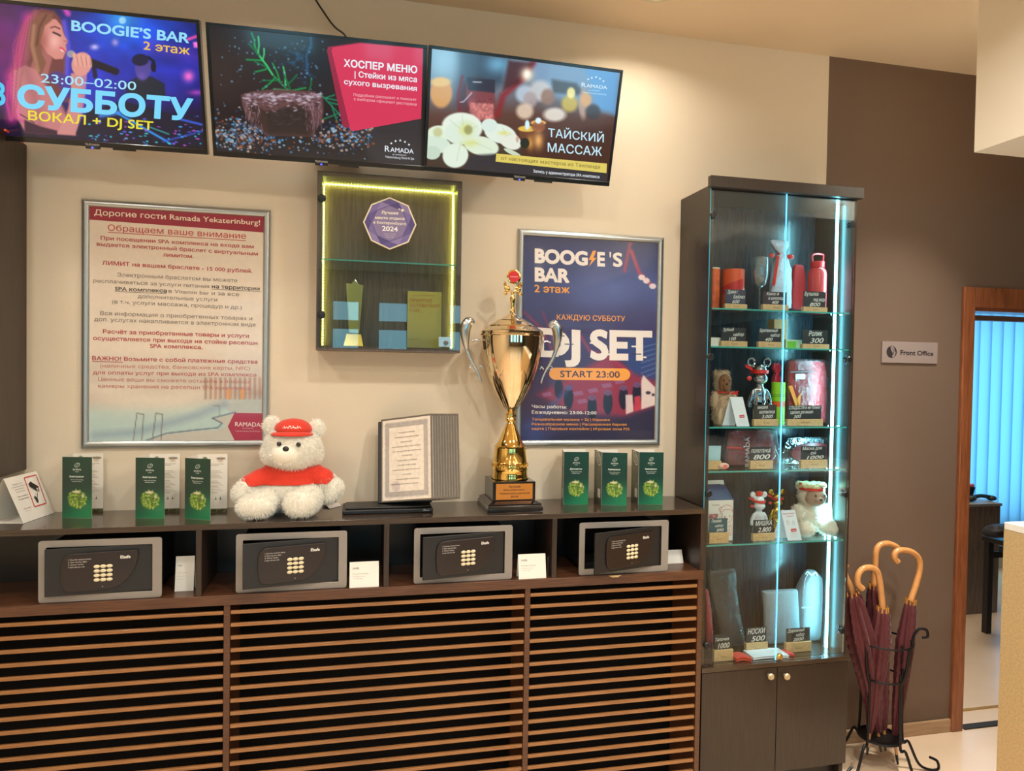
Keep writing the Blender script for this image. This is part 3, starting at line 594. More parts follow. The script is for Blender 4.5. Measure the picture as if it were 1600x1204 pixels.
def paint_dj(A):
    A.vgrad([(0, (24, 14, 60)), (500, (30, 22, 110)), (900, (22, 10, 50)), (1100, (14, 10, 26))])
    A.glow(0, 350, 260, (120, 20, 110), .9, 420); A.glow(950, 220, 420, (20, 90, 245), .95, 260); A.glow(900, 130, 120, (60, 190, 255), .7, 120); A.glow(1250, 560, 260, (40, 50, 190), .8, 200)
    A.glow(700, 620, 260, (40, 60, 220), .8, 260); A.line([(450, 20), (500, 100)], 40, (230, 70, 180), .8, 26); A.line([(1380, 290), (1480, 255)], 20, (240, 80, 160), .9, 14); A.poly([(1420, 310), (1485, 305), (1485, 355), (1425, 350)], (255, 120, 210), .95, 14)
    A.glow(695, 345, 30, (220, 200, 255), .9, 20); A.glow(845, 312, 24, (200, 170, 240), .9, 26); A.line([(1100, 340), (1480, 420)], 80, (110, 60, 200), .5, 90); A.glow(1385, 560, 40, (255, 110, 200), .9, 40); A.glow(1440, 680, 60, (200, 70, 190), .7, 20)
    A.ell(900, 150, 26, 26, (170, 225, 255), .9, .4)
    A.noise(.18, 14, seed=1)
    # performer at the mixer
    A.poly([(925, 720), (935, 610), (1000, 570), (1110, 560), (1210, 615), (1218, 740)], (26, 34, 52), 1, 12); A.ell(1050, 500, 58, 88, (78, 66, 150), 1, .15); A.ell(1030, 440, 62, 44, (18, 20, 60), 1, .2); A.line([(1090, 420), (1130, 450), (1135, 520)], 20, (12, 12, 40), 1, 5); A.ell(1128, 490, 20, 38, (10, 10, 34), 1, .2)
    A.glow(1040, 560, 30, (120, 90, 190), .6)
    # mixer lights, lower right
    A.poly([(640, 820), (900, 740), (1505, 900), (1510, 1075), (560, 990)], (16, 16, 44), .95, 20)
    A.line([(860, 830), (1230, 1040)], 16, (40, 160, 250), .9, 12); A.line([(1300, 870), (1505, 920)], 16, (60, 110, 255), .8, 12); A.line([(740, 850), (900, 820), (960, 850)], 30, (60, 150, 255), .8, 24); A.line([(1200, 1040), (1500, 960)], 14, (50, 90, 210), .8, 12)
    r = np.random.default_rng(4)
    for k in range(90):
        x, y = r.uniform(650, 1500), r.uniform(850, 1070); A.ell(x, y, r.uniform(5, 16), r.uniform(3, 7), [(60, 170, 255), (190, 80, 210), (90, 90, 220), (16, 20, 50), (40, 210, 220)][k % 5], .85, .4)
    A.line([(1090, 930), (1240, 985)], 10, (50, 200, 190), .7, 8)
    # singer
    A.poly([(225, 100), (300, 62), (400, 80), (470, 170), (505, 330), (492, 500), (470, 640), (520, 760), (400, 730), (300, 560), (215, 760), (170, 900), (95, 860), (60, 560), (100, 470), (140, 260), (175, 150)], (112, 56, 60), 1, 12)
    A.line([(215, 130), (165, 300), (130, 480), (85, 560), (100, 760), (90, 860)], 80, (226, 60, 150), .75, 70); A.line([(260, 90), (210, 250), (195, 420)], 50, (150, 80, 90), .8, 30); A.line([(470, 160), (500, 330), (490, 560), (470, 700)], 34, (90, 80, 220), .85, 24)
    A.poly([(280, 320), (385, 425), (360, 520), (340, 620), (200, 600), (230, 480)], (168, 98, 96), 1, 14)
    A.poly([(100, 520), (180, 478), (260, 510), (350, 640), (450, 760), (500, 870), (560, 995), (185, 975), (130, 870), (85, 660)], (196, 122, 124), 1, 14)
    A.line([(105, 560), (100, 700), (140, 860)], 40, (240, 90, 170), .6, 40); A.poly([(520, 540), (640, 520), (625, 700), (600, 850), (552, 995), (420, 985), (500, 800), (520, 680)], (206, 136, 134), 1, 12)
    A.line([(620, 560), (600, 850)], 30, (150, 110, 200), .5, 26); A.poly([(330, 560), (440, 640), (480, 760), (520, 650), (500, 560), (420, 520)], (70, 50, 150), .8, 16)
    A.poly([(300, 190), (345, 140), (410, 140), (452, 190), (470, 255), (500, 305), (482, 330), (490, 365), (474, 400), (462, 432), (405, 436), (345, 392), (292, 310)], (214, 138, 128), 1, 8)
    A.glow(400, 300, 45, (250, 190, 180), .7, 55); A.glow(315, 300, 40, (150, 70, 70), .6, 80); A.line([(372, 203), (405, 196), (440, 212)], 9, (70, 36, 40), .9, 5); A.line([(392, 238), (425, 252), (442, 262)], 13, (44, 22, 34), .95, 6)
    A.ell(458, 362, 26, 11, (226, 70, 96), 1, .4, 35); A.ell(455, 370, 16, 6, (250, 220, 225), .9, .4, 35); A.line([(470, 300), (496, 306)], 8, (150, 80, 90), .7, 6)
    A.poly([(300, 90), (390, 100), (380, 150), (330, 190), (300, 300), (310, 400), (340, 460), (300, 560), (250, 470), (215, 330), (225, 170)], (130, 82, 64), 1, 12); A.line([(250, 190), (235, 330), (280, 520)], 26, (190, 140, 110), .6, 20); A.line([(340, 110), (290, 200), (270, 330)], 14, (80, 40, 40), .7, 12)
    A.line([(190, 490), (230, 640), (280, 800), (300, 960)], 60, (150, 84, 96), .45, 60); A.line([(150, 880), (260, 960)], 14, (200, 70, 140), .8, 8); A.line([(150, 840), (250, 900)], 8, (60, 20, 50), .8, 6); A.poly([(180, 880), (300, 930), (420, 960), (420, 990), (180, 975)], (40, 16, 44), .9, 12); A.line([(330, 600), (430, 740), (500, 860)], 24, (130, 70, 96), .6, 26); A.line([(60, 600), (50, 760), (80, 880)], 22, (200, 50, 140), .8, 16)
    for k in range(16): A.line([(240-k*7, 110+k*9), (215-k*9, 330), (160-k*5+18*math.sin(k), 560), (120-k*3, 800+k*6)], 3, [(90, 40, 50), (210, 110, 140), (150, 90, 80)][k % 3], .5, 4)
    A.line([(600, 430), (850, 525)], 52, (14, 12, 34), 1, 8); A.ell(522, 396, 30, 27, (150, 150, 165), 1, .3); A.line([(690, 480), (700, 560)], 34, (16, 12, 40), .9, 10)
    A.ell(600, 470, 74, 88, (222, 150, 140), 1, .12, 15)
    for k in range(4): A.line([(545+k*34, 400+k*6), (560+k*34, 470+k*4)], 27, (232, 164, 150), 1, 8); A.line([(562+k*34, 410+k*6), (576+k*30, 480)], 5, (150, 84, 90), .7, 5)
    C = (150, 222, 250); Yl = (240, 196, 70)
    A.text('BOOGIE’S BAR', (525, 222), (1390, 316), 76, C, .04); A.text('2 этаж', (1055, 362), (1395, 402), 62, Yl, .02)
    A.text('23:00–02:00', (300, 604), (1000, 664), 68, (165, 228, 250), .005); A.text('СУББОТУ', (128, 782), (1412, 884), 160, (120, 216, 252), .06); A.text('В', (-70, 765), (40, 772), 160, (70, 200, 245), .045)
    A.text('ВОКАЛ + DJ SET', (207, 880), (1125, 955), 68, (236, 224, 50), .02)
def paint_steak(A):
    A.vgrad([(60, (34, 26, 30)), (500, (44, 33, 33)), (700, (30, 22, 28)), (1100, (36, 34, 36))]); A.glow(100, 400, 220, (56, 44, 40), .8, 250); A.glow(800, 350, 260, (28, 30, 38), .9, 200); A.poly([(1000, 800), (1510, 720), (1510, 1060), (1180, 1050)], (52, 50, 54), .9, 60)
    r = np.random.default_rng(2)
    # blue smoke
    A.line([(735, 170), (740, 220), (705, 300), (715, 420)], 16, (40, 110, 170), .6, 14)
    for k in range(26): A.glow(r.normal(630, 50), r.normal(310, 40), 14, (40, 110, 160), .4, 9)
    for k in range(14): A.glow(r.normal(690, 30), r.normal(430, 50), 14, (40, 90, 150), .35, 9)
    # rosemary
    G = [(20, 150, 70), (60, 200, 110), (16, 110, 60)]
    stem = [(340, 220), (400, 330), (480, 440), (560, 520), (620, 560)]; A.line(stem, 14, (40, 110, 60), 1, 5)
    for k, (x, y, x2, y2) in enumerate([(350, 240, 325, 140), (370, 280, 372, 165), (365, 290, 305, 215), (390, 330, 290, 325), (400, 330, 412, 250), (430, 380, 350, 340), (430, 390, 350, 410), (470, 430, 380, 300), (500, 470, 400, 470), (520, 470, 470, 350), (560, 510, 545, 375), (560, 510, 640, 430), (600, 540, 700, 520), (590, 540, 480, 530), (600, 560, 550, 430), (490, 450, 400, 530), (620, 560, 720, 560), (740, 450, 725, 540)]):
        A.line([(x, y), ((x+x2)/2+6, (y+y2)/2), (x2, y2)], 11, G[k % 3], .95, 6)
    for (x, y, x2, y2) in [(800, 560, 950, 720), (840, 590, 900, 570), (860, 620, 940, 640), (820, 740, 950, 690), (880, 640, 920, 760), (830, 590, 930, 610)]: A.line([(x, y), (x2, y2)], 10, (20, 130, 90), .9, 6)
    # pepper bed
    for k in range(950):
        x = r.choice([r.normal(230, 110), r.normal(330, 110), r.normal(950, 110), r.uniform(80, 1190)]); y = r.normal(840 if x < 500 else 850, 60)+(30 if 400 < x < 800 else 0)
        if 400 < x < 800 and y < 850: continue
        if x < 75 or x > 1200: continue
        c = [(70, 130, 180), (140, 190, 220), (150, 80, 50), (30, 24, 30), (200, 180, 170), (24, 60, 100)][k % 6]; q = r.uniform(4, 11); A.ell(x, y, q, q*.8, c, .8, .5)
    for k in range(90):
        x, y = r.uniform(80, 850), r.uniform(150, 700); q = r.uniform(3, 8); A.ell(x, y, q, q, (120, 180, 210), .6, .6)
    # steak
    A.poly([(250, 570), (330, 545), (500, 530), (760, 545), (820, 590), (825, 680), (810, 770), (770, 800), (760, 860), (420, 850), (380, 800), (290, 730), (262, 650)], (98, 66, 66), 1, 10)
    A.poly([(300, 610), (420, 680), (640, 640), (720, 660), (760, 770), (740, 860), (440, 850), (330, 760)], (62, 42, 40), 1, 18); A.poly([(430, 700), (560, 660), (700, 680), (720, 840), (440, 830)], (46, 36, 34), .9, 20)
    for k in range(420):
        x = r.uniform(270, 810); y = 560+r.exponential(32)
        if y > 720: continue
        q = r.uniform(4, 12); A.ell(x, y, q*1.6, q*.6, [(170, 150, 165), (120, 90, 100), (210, 200, 215), (70, 44, 50), (150, 110, 120)][k % 5], .7, .6, r.uniform(-30, 20))
    for k in range(60): x, y = r.uniform(280, 400), r.uniform(620, 800); A.line([(x, y), (x+r.uniform(-6, 10), y+r.uniform(20, 50))], 4, [(160, 120, 130), (60, 40, 44), (190, 160, 170)][k % 3], .5, 4)
    for k in range(60): x, y = r.uniform(700, 810), r.uniform(610, 780); A.line([(x, y), (x-r.uniform(-6, 14), y+r.uniform(20, 50))], 4, [(150, 110, 124), (56, 36, 42), (190, 160, 180)][k % 3], .5, 4)
    for k in range(70): x, y = r.uniform(450, 700), r.uniform(660, 780); A.line([(x, y), (x+26, y-8)], 3, (100, 84, 84), .4, 4)
    # card
    A.shape([(858, 236), (1075, 206), (1515, 246), (1502, 735), (975, 800), (955, 780), (848, 262)], (150, 36, 66), 1)
    A.shape([(890, 240), (1080, 212), (1515, 250), (1502, 735), (1035, 820), (1012, 815), (880, 262)], (214, 52, 88), 1.6)
    W_ = (235, 240, 248); A.text('ХОСПЕР МЕНЮ', (965, 372), (1475, 420), 50, W_, .045); A.text('| Стейки из мяса', (1040, 444), (1473, 482), 40, W_, .03); A.text('сухого вызревания', (967, 494), (1472, 543), 36, W_, .03)
    A.text('Подробнее расскажет и поможет', (1033, 577), (1470, 612), 20, (240, 190, 200)); A.text('с выбором официант ресторана', (1035, 606), (1470, 645), 20, (240, 190, 200))
    logo(A, 1250, 962, 1450, 978, 34, W_, [(1295, 906), (1325, 890), (1357, 886), (1390, 896), (1418, 915)]); A.text('BY WYNDHAM', (1305, 988), (1398, 994), 9, W_); A.text('Yekaterinburg Hotel & Spa', (1252, 1006), (1454, 1020), 17, W_)
def paint_spa(A):
    A.vgrad([(60, (130, 175, 205)), (420, (110, 110, 120)), (560, (96, 62, 50)), (900, (70, 46, 38)), (1100, (60, 50, 46))])
    A.poly([(300, 60), (700, 60), (640, 330), (300, 500)], (52, 66, 84), .9, 70); A.glow(600, 190, 90, (120, 190, 225), .8, 70); A.glow(200, 170, 130, (160, 205, 225), .9, 160); A.poly([(860, 150), (1490, 230), (1470, 560), (1000, 420), (860, 330)], (128, 158, 190), .9, 60)
    A.poly([(1240, 200), (1490, 240), (1470, 560), (1330, 520)], (100, 160, 215), .85, 50); A.poly([(1000, 300), (1180, 330), (1250, 420), (1000, 400)], (60, 44, 40), .7, 30)
    A.ell(185, 400, 80, 110, (216, 160, 96), 1, .25); A.ell(180, 320, 74, 34, (232, 196, 130), .95, .5)
    A.ell(440, 460, 130, 170, (90, 26, 34), .55, .3); A.poly([(380, 290), (570, 310), (580, 460), (585, 600), (400, 600), (370, 420)], (130, 60, 64), .95, 14); A.poly([(375, 285), (580, 305), (580, 400), (385, 380)], (44, 40, 56), .95, 12); A.poly([(395, 470), (570, 480), (570, 600), (440, 600), (400, 560)], (214, 130, 124), .85, 16)
    A.noise(.22, 3, seed=6, mask=((A.X > 380) & (A.X < 580) & (A.Y > 440) & (A.Y < 600))[...]*1.0)
    A.line([(320, 470), (350, 465), (410, 400)], 8, (200, 200, 210), .9, 5); A.line([(420, 320), (480, 322)], 7, (220, 225, 235), .9, 5); A.line([(340, 280), (310, 420), (320, 540)], 20, (130, 24, 34), .8, 16)
    A.line([(860, 180), (790, 290), (640, 420), (600, 560)], 44, (150, 26, 34), .75, 34); A.poly([(680, 160), (870, 180), (760, 330), (640, 380)], (70, 26, 30), .8, 30); A.glow(815, 265, 44, (255, 236, 200), 1, 48); A.glow(818, 262, 24, (255, 255, 240), 1, 32)
    for x, y, rx, ry, c in ((800, 410, 66, 66, (190, 205, 220)), (915, 385, 80, 76, (205, 205, 205)), (970, 430, 50, 60, (150, 110, 90)), (840, 450, 50, 60, (176, 160, 160)), (800, 535, 62, 58, (230, 205, 180)), (1020, 560, 82, 50, (236, 228, 215)), (1130, 480, 60, 60, (205, 180, 70)), (1140, 400, 30, 40, (255, 240, 150)), (1230, 480, 34, 110, (190, 160, 140)), (1300, 540, 54, 56, (66, 52, 54)), (1250, 450, 40, 50, (220, 170, 110))): A.ell(x, y, rx, ry, c, .9, .5)
    A.poly([(380, 1000), (800, 800), (1060, 700), (1460, 640), (1420, 1100), (300, 1100)], (74, 42, 30), .85, 60)
    A.ell(820, 700, 62, 46, (110, 66, 44), 1, .2); A.ell(816, 664, 66, 22, (230, 190, 80), 1, .2); A.ell(900, 620, 56, 20, (235, 180, 90), 1, .2); A.ell(900, 650, 50, 40, (150, 90, 60), .9, .3); A.ell(818, 636, 17, 36, (215, 245, 255), 1, .4); A.ell(900, 604, 22, 22, (225, 248, 255), 1, .4); A.glow(900, 750, 34, (255, 190, 110), .9, 60); A.glow(840, 770, 24, (240, 170, 80), .8, 50)
    # orchids
    A.poly([(85, 740), (300, 700), (600, 640), (780, 760), (790, 860), (600, 850), (300, 960), (85, 930)], (70, 66, 50), .5, 40)
    for x, y, rx, ry, c, an in ((170, 700, 90, 60, (226, 240, 214), 0), (150, 780, 110, 60, (214, 232, 214), 10), (340, 650, 150, 105, (232, 242, 226), 5), (340, 690, 130, 90, (222, 238, 220), -5), (480, 790, 130, 70, (224, 238, 214), 12), (290, 860, 95, 90, (226, 240, 222), -20), (620, 700, 120, 70, (228, 240, 226), 15), (690, 750, 90, 60, (232, 236, 220), 30), (540, 640, 60, 50, (220, 236, 226), 0), (710, 840, 70, 16, (206, 222, 196), 25), (120, 840, 60, 50, (200, 220, 200), 0)): A.ell(x, y, rx, ry, c, 1, .12, an)
    for (x, y, x2, y2) in ((340, 560, 345, 640), (250, 600, 320, 660), (450, 640, 380, 680), (300, 900, 330, 760), (560, 820, 420, 760), (640, 660, 660, 700), (700, 700, 660, 720)): A.line([(x, y), (x2, y2)], 5, (186, 206, 180), .7, 6)
    A.glow(370, 670, 44, (214, 214, 90), .8, 44); A.ell(385, 672, 30, 34, (150, 150, 96), .8, .5); A.glow(400, 770, 60, (214, 220, 120), .7, 24); A.glow(645, 695, 36, (220, 220, 100), .8, 14); A.ell(160, 690, 34, 34, (196, 196, 140), .8, .5); A.ell(745, 740, 10, 24, (200, 150, 130), .8, .4); A.ell(800, 770, 34, 38, (40, 44, 34), 1, .2)
    A.poly([(400, 860), (560, 850), (1405, 935), (1402, 1060), (330, 1000)], (52, 50, 56), .9, 24); 
    A.shape([(590, 846), (1404, 920), (1400, 990), (585, 905)], (226, 206, 100), 1)
    C = (200, 236, 252); A.text('ТАЙСКИЙ', (972, 722), (1380, 764), 62, C, .012); A.text('МАССАЖ', (968, 832), (1366, 864), 66, C, .012); A.text('от настоящих мастеров из Таиланда', (625, 892), (1352, 958), 28, (96, 84, 50), .0)
    A.text('Запись у администратора SPA комплекса', (862, 985), (1348, 1028), 22, (225, 232, 236), .02)
    logo(A, 1217, 355, 1405, 374, 26, (225, 238, 246), [(1265, 300), (1292, 290), (1324, 284), (1352, 296), (1378, 314)]); A.text('BY WYNDHAM', (1270, 384), (1350, 390), 8, C); A.text('Yekaterinburg Hotel & Spa', (1222, 400), (1400, 418), 12, C)
screen((-.857, -.222, 2.604), .314, -.03, 'wall screen showing a singer and lettering for a Saturday DJ night', (0, 0, .2126), paint_dj)
screen((-.121, -.234, 2.604), .314, -.027, 'middle wall screen showing a steak with rosemary and a red card', (320, 20, .225), paint_steak)
screen((.600, -.245, 2.602), .288, .026, 'wall screen showing orchids and candles for Thai massage', (650, 60, .2125), paint_spa)
# cable from the middle screen up to the ceiling
a = PY(488, -12, -.02); b = PY(537, 53, -.10); pts = catmull([PY(478, -60, -.008), a, PY(508, 22, -.02), PY(523, 42, -.04), b, PY(545, 66, -.14)])
o = MB().tube(pts, .0035, 8).build('power_cable', M_tvb, None, smooth=True); meta(o, 'thin black cable running up the wall above the middle screen', 'cable')
a = PY(18, 209, -.12); b = PY(30, 217, -.12); o = MB().tube(catmull([PY(8, 203, -.2), a, b, PY(35, 221, -.09), PY(38, 215, -.04)]), .004, 8).build('orange_cable', mat('orange_rubber', (220, 80, 40), .5), None, smooth=True); meta(o, 'short orange cable end between the tall dark cabinet and first screen', 'cable')

# ================================================================== hotel safes
M_sframe = mat('safe_grey_frame', (150, 143, 137), 0.45, 0.2); M_sdark = mat('safe_dark_grey', (33, 33, 35), 0.38); M_spanel = mat('safe_brown_panel', (36, 26, 25), 0.3, coat=.15)
M_key = mat('cream_key', (226, 214, 178), 0.4)
def safe(TL, TR, BR, BL, ang, lab, yf=YC+.012):
    a, b, c, d = PY(*TL, yf), PY(*TR, yf), PY(*BR, yf), PY(*BL, yf)
    x0 = (a[0]+d[0])/2; x1 = (b[0]+c[0])/2; z0 = ZS+.001; z1 = max((a[2]+b[2])/2, z0+.19); h = z1-z0; W = x1-x0
    t = thing('hotel_safe', ((x0+x1)/2, -.15, z0), lab, 'safe', 'electronic safes in the shelf unit')
    fw = .022; m = MB()
    for (p, q, r, s) in ((x0, x0+fw, z0, z1), (x1-fw*1.25, x1, z0, z1), (x0+fw, x1-fw*1.25, z0, z0+fw), (x0+fw, x1-fw*1.25, z1-fw, z1)): m.box(p, q, yf, yf+.006, r, s)
    # rounded frame as one ring
    m = MB(); out = []; inn = []
    def rr(ax, bx, az, bz, r, n=5):
        o = []
        for cx, cz_, s in ((bx-r, bz-r, 0), (ax+r, bz-r, 1), (ax+r, az+r, 2), (bx-r, az+r, 3)):
            for k in range(n): an = PI/2*(s+k/(n-1)); o.append((cx+r*math.cos(an), cz_+r*math.sin(an)))
        return o
    out = rr(x0, x1, z0, z1, .009); inn = rr(x0+fw, x1-fw*1.3, z0+fw, z1-fw, .002); n = len(out)
    for y in (yf, yf+.006): m.v += [(x, y, z) for x, z in out]+[(x, y, z) for x, z in inn]
    for k in range(n):
        k2 = (k+1) % n; m.f += [(k, k2, n+k2, n+k), (2*n+k, 3*n+k, 3*n+k2, 2*n+k2), (k, 2*n+k, 2*n+k2, k2), (n+k, n+k2, 3*n+k2, 3*n+k)]
    m.build('frame', M_sframe, t, bevel=.001)
    ix0, ix1, iz0, iz1 = x0+fw, x1-fw*1.3, z0+fw, z1-fw
    g = .004; m = MB(); yb = -.02
    m.box(ix0-g, ix0, yf+.0065, yb, iz0-g, iz1+g).box(ix1, ix1+g, yf+.0065, yb, iz0-g, iz1+g).box(ix0, ix1, yf+.0065, yb, iz0-g, iz0).box(ix0, ix1, yf+.0065, yb, iz1, iz1+g).box(ix0-g, ix1+g, yb, yb+.004, iz0-g, iz1+g)
    m.build('casing', M_sdark, t)
    al = math.radians(ang); dr = np.array([-math.cos(al), -math.sin(al), 0]); nn = np.array([math.sin(al), -math.cos(al), 0]); w = ix1-ix0-.003; hh = iz1-iz0-.003
    hp = np.array([ix1-.0015, yf+.008, iz0+.0015]); O = hp
    door = MB().obox(O, dr*w, (0, 0, hh), -nn*.008).build('door', M_sdark, t, bevel=.0012)
    MB().obox(O+dr*w*.12-nn*.0085+np.array([0, 0, hh*.15]), dr*w*.75, (0, 0, hh*.7), -nn*.018).build('bolt_case', M_sdark, door, bevel=.001)
    TLd = O+dr*w+np.array([0, 0, hh]); ux = -dr
    q = lambda u, v, e=0: TLd+ux*u*w-np.array([0, 0, 1])*v*hh+nn*e
    pts = [(.15, .5), (.155, .28), (.175, .18), (.21, .125), (.26, .11), (.86, .09), (.867, .14), (.862, .28), (.845, .42), (.815, .56), (.775, .68), (.73, .78), (.67, .86), (.6, .89), (.42, .91), (.24, .92), (.185, .88), (.16, .78)]
    pan = MB().poly([q(u, v, .0005) for u, v in pts], nn*.007).build('control_panel', M_spanel, door, bevel=.002)
    m = MB()
    for i in range(3):
        for j in range(4):
            cc = q(.48+i*.0595, .405+j*.095, .0078); m.ball(cc, (.0092, .003, .0058), 12, 6, np.array([[ux[0], nn[0], 0], [ux[1], nn[1], 0], [0, 0, 1]]))
    m.build('keypad_button', M_key, door, smooth=True, kind='stuff')
    A = Art(q(0, 0, .0079), ux, (0, 0, -1), w, hh, None, 2, 2); H_ = 100*hh/w
    for k, s in enumerate(('1. Close door and press button', '2. Enter any four digits', '3. Door locks', '4. Open with your code')): A.text(s, (22, H_*(.245+.052*k)), (22+[21, 17, 14, 15][k], H_*(.245+.052*k)), 1.5, (205, 200, 195), .01)
    A.text('Elsafe', (70, H_*.26), (79.5, H_*.26), 3.2, (235, 232, 225), .04)
    A.shape([(46.2, H_*.02), (46.3, H_*.02), (46.3, H_*.021)], (44, 31, 29)); A.disc(53.5, H_*.835, .5, .5, (210, 205, 190), 8); A.disc(80.5, H_*.5, .5, .5, (14, 12, 12), 8); A.disc(23, H_*.55, .5, .5, (14, 12, 12), 8)
    mesh_only(A, 'lettering', door); return t
def mesh_only(A, name, parent, lift=.0003, m=None):
    off = OFF[parent.name]; T = np.array(A.tv); W = A.O[None]+T[:, :1]*A.ux+T[:, 1:2]*A.uy+A.n*lift*T[:, 2:3]-off
    me = bpy.data.meshes.new(name); me.from_pydata(W.tolist(), [], A.tf); at = me.color_attributes.new('Col', 'FLOAT_COLOR', 'POINT')
    c = np.ones((len(W), 4)); c[:, :3] = lin01(np.array(A.tc, float)/255); at.data.foreach_set('color', c.ravel()); return link_mesh(name, me, m or attr_mat('ink', 0, .5, 0), parent)
safe((60, 844.5), (253, 839.5), (252.5, 930), (59, 938), 5, 'grey framed electronic safe under the white camera notice, door nearly shut')
safe((369.3, 835), (542.5, 828), (541.8, 914.5), (367.5, 924), 10, 'grey framed electronic safe below the big white teddy bear')
safe((647.5, 824.5), (801, 820.5), (800.5, 900), (646, 909), 10, 'grey framed electronic safe below the document rack and trophy')
safe((905.7, 817), (1045, 811.7), (1043.7, 888.7), (904.5, 895), 16, 'grey framed electronic safe with its door widest open, below the green brochures by the showcase')

M_paper = mat('white_paper', (238, 234, 226), 0.7)
def tentcard(TL, TR, BL, y, lab, lines=True):
    a, b, c = PY(*TL, y), PY(*TR, y), PY(*BL, y); x0, x1 = (a[0]+c[0])/2, b[0]; z0 = ZS+.0005; h = max(a[2]-z0, .05)
    t = thing('info_card', ((x0+x1)/2, y, z0), lab, 'card', 'folded cards standing beside the safes')
    th = .0008; m = MB(); m.poly([(x0, y-.018, z0), (x0, y-.018+th, z0), (x0, y+th, z0+h), (x0, y, z0+h)], (x1-x0, 0, 0)); m.poly([(x0, y+.02, z0), (x0, y+.02+th, z0), (x0, y+th*2, z0+h), (x0, y+th, z0+h)], (x1-x0, 0, 0))
    m.build('folded_sheet', M_paper, t)
    if lines:
        up = np.array([0, .018, h]); L = np.linalg.norm(up); A = Art((x0, y-.0003, z0+h), (1, 0, 0), -up/L, x1-x0, L, None, 2, 2); H_ = 100*L/(x1-x0)
        A.text('сейф', (10, H_*.28), (32, H_*.28), 7, (130, 130, 134), .01); A.text('Инструкция по эксплуатации', (10, H_*.48), (64, H_*.48), 3, (120, 120, 124)); A.text('закройте дверцу и наберите код', (10, H_*.58), (56, H_*.58), 2.4, (150, 150, 152)); A.text('из четырёх цифр', (10, H_*.66), (44, H_*.66), 2.4, (150, 150, 152))
        mesh_only(A, 'lettering', t)
    return t
tentcard((275, 869), (304.5, 869), (275, 901), -.20, 'small folded white card in the shadow between the leftmost safe and divider')
tentcard((547.5, 878), (592, 878), (545, 908), -.262, 'small folded white card just right of the safe below the teddy bear')
tentcard((808.5, 866), (852, 864.5), (810, 893.5), -.262, 'small folded white card right of the safe below the document rack')
tentcard((1040, 861), (1065, 861.5), (1040, 875), -.16, 'small white card half hidden behind the rightmost safe', False)
a = PY(855, 864, -.235); o = thing('info_card', (a[0], -.235, ZS), 'plain grey card edge leaning on the third divider', 'card', 'folded cards standing beside the safes')
MB().obox((a[0], -.245, ZS+.0005), (.012, .03, 0), (0, 0, .068), (.0008, 0, 0)).build('sheet', mat('grey_card', (170, 165, 168), .7), o)

# ================================================================== camera notice (folded tent)
z = ZT+.0006; fl = PZ(36.3, 817.6, z); fr = PZ(95.9, 797, z); rl = PZ(13.8, 747.4, ZT+.15); rr_ = PZ(73.4, 734, ZT+.15)
v = fr-fl; v[2] = 0; v /= np.linalg.norm(v); nrm = np.array([v[1], -v[0], 0]); L = .172
fr = fl+v*L; dd = np.dot(rl-fl, -nrm); dd = .052; rl = fl-nrm*dd+np.array([0, 0, .148])+v*np.clip(np.dot(rl-fl, v), -.02, .02); rr_ = rl+v*L; bl = fl-nrm*2*dd; br = bl+v*L
t = thing('camera_notice', (fl+br)/2*np.array([1, 1, 0])+np.array([0, 0, z]), 'folded white paper notice with a red framed surveillance camera picture', 'sign')
def sheet(A_, B_, C_, D_, th, name, par, m=M_paper, bow=0.0, k=8):
    A_, B_, C_, D_ = (np.array(q, float) for q in (A_, B_, C_, D_)); n = np.cross(B_-A_, D_-A_); n /= np.linalg.norm(n); mb = MB(); P0 = []
    for s_ in (0, 1):
        for i in range(k+1):
            f = i/k; o_ = n*(bow*math.sin(PI*f)+s_*th); mb.v += [tuple(A_+(D_-A_)*f+o_), tuple(B_+(C_-B_)*f+o_)]
    N2 = 2*(k+1)
    for i in range(k):
        b = 2*i; mb.f += [(b, b+1, b+3, b+2), (N2+b, N2+b+2, N2+b+3, N2+b+1), (b, b+2, N2+b+2, N2+b), (b+1, N2+b+1, N2+b+3, b+3)]
    mb.f += [(0, N2, N2+1, 1), (2*k, 2*k+1, N2+2*k+1, N2+2*k)]
    return mb.build(name, m, par, smooth=True)
sheet(fl, fr, rr_, rl, .0006, 'front_flap', t); sheet(bl, br, rr_, rl, -.0006, 'back_flap', t, bow=-.012)
sheet(fl+(0, 0, .0003), bl+(0, 0, .0003), br+(0, 0, .0003), fr+(0, 0, .0003), .0005, 'base_flap', t)
up = rl-fl; H = np.linalg.norm(up); ux = v; uy = -(up-ux*np.dot(up, ux)); uy /= np.linalg.norm(uy)
A = Art(rl+nrm*.0014, ux, uy, L, H, None, 2, 2); K = (60, 56, 54)
for k, (s, x0, x1) in enumerate((('Уважаемые гости,', 16, 46), ('на территории ведется', 12, 50), ('видеонаблюдение в целях', 18, 46), ('вашей безопасности', 20, 46))): A.text(s, (x0, 16+k*5.2), (x1, 16+k*5.2), 2.2, (100, 92, 88))
A.text('Video surveillance', (18, 41), (50, 41), 2.4, K, .02); A.text('in operation', (20, 46.5), (50, 46.5), 2.4, K, .02); A.text('Ramada', (24, 66), (46, 66), 2.6, (190, 120, 120)); A.text('Yekaterinburg', (25, 71), (44, 71), 1.8, (170, 160, 150))
R = (206, 52, 32); x0, x1, y0, y1 = 57, 93, 8, 66; c = 2.2
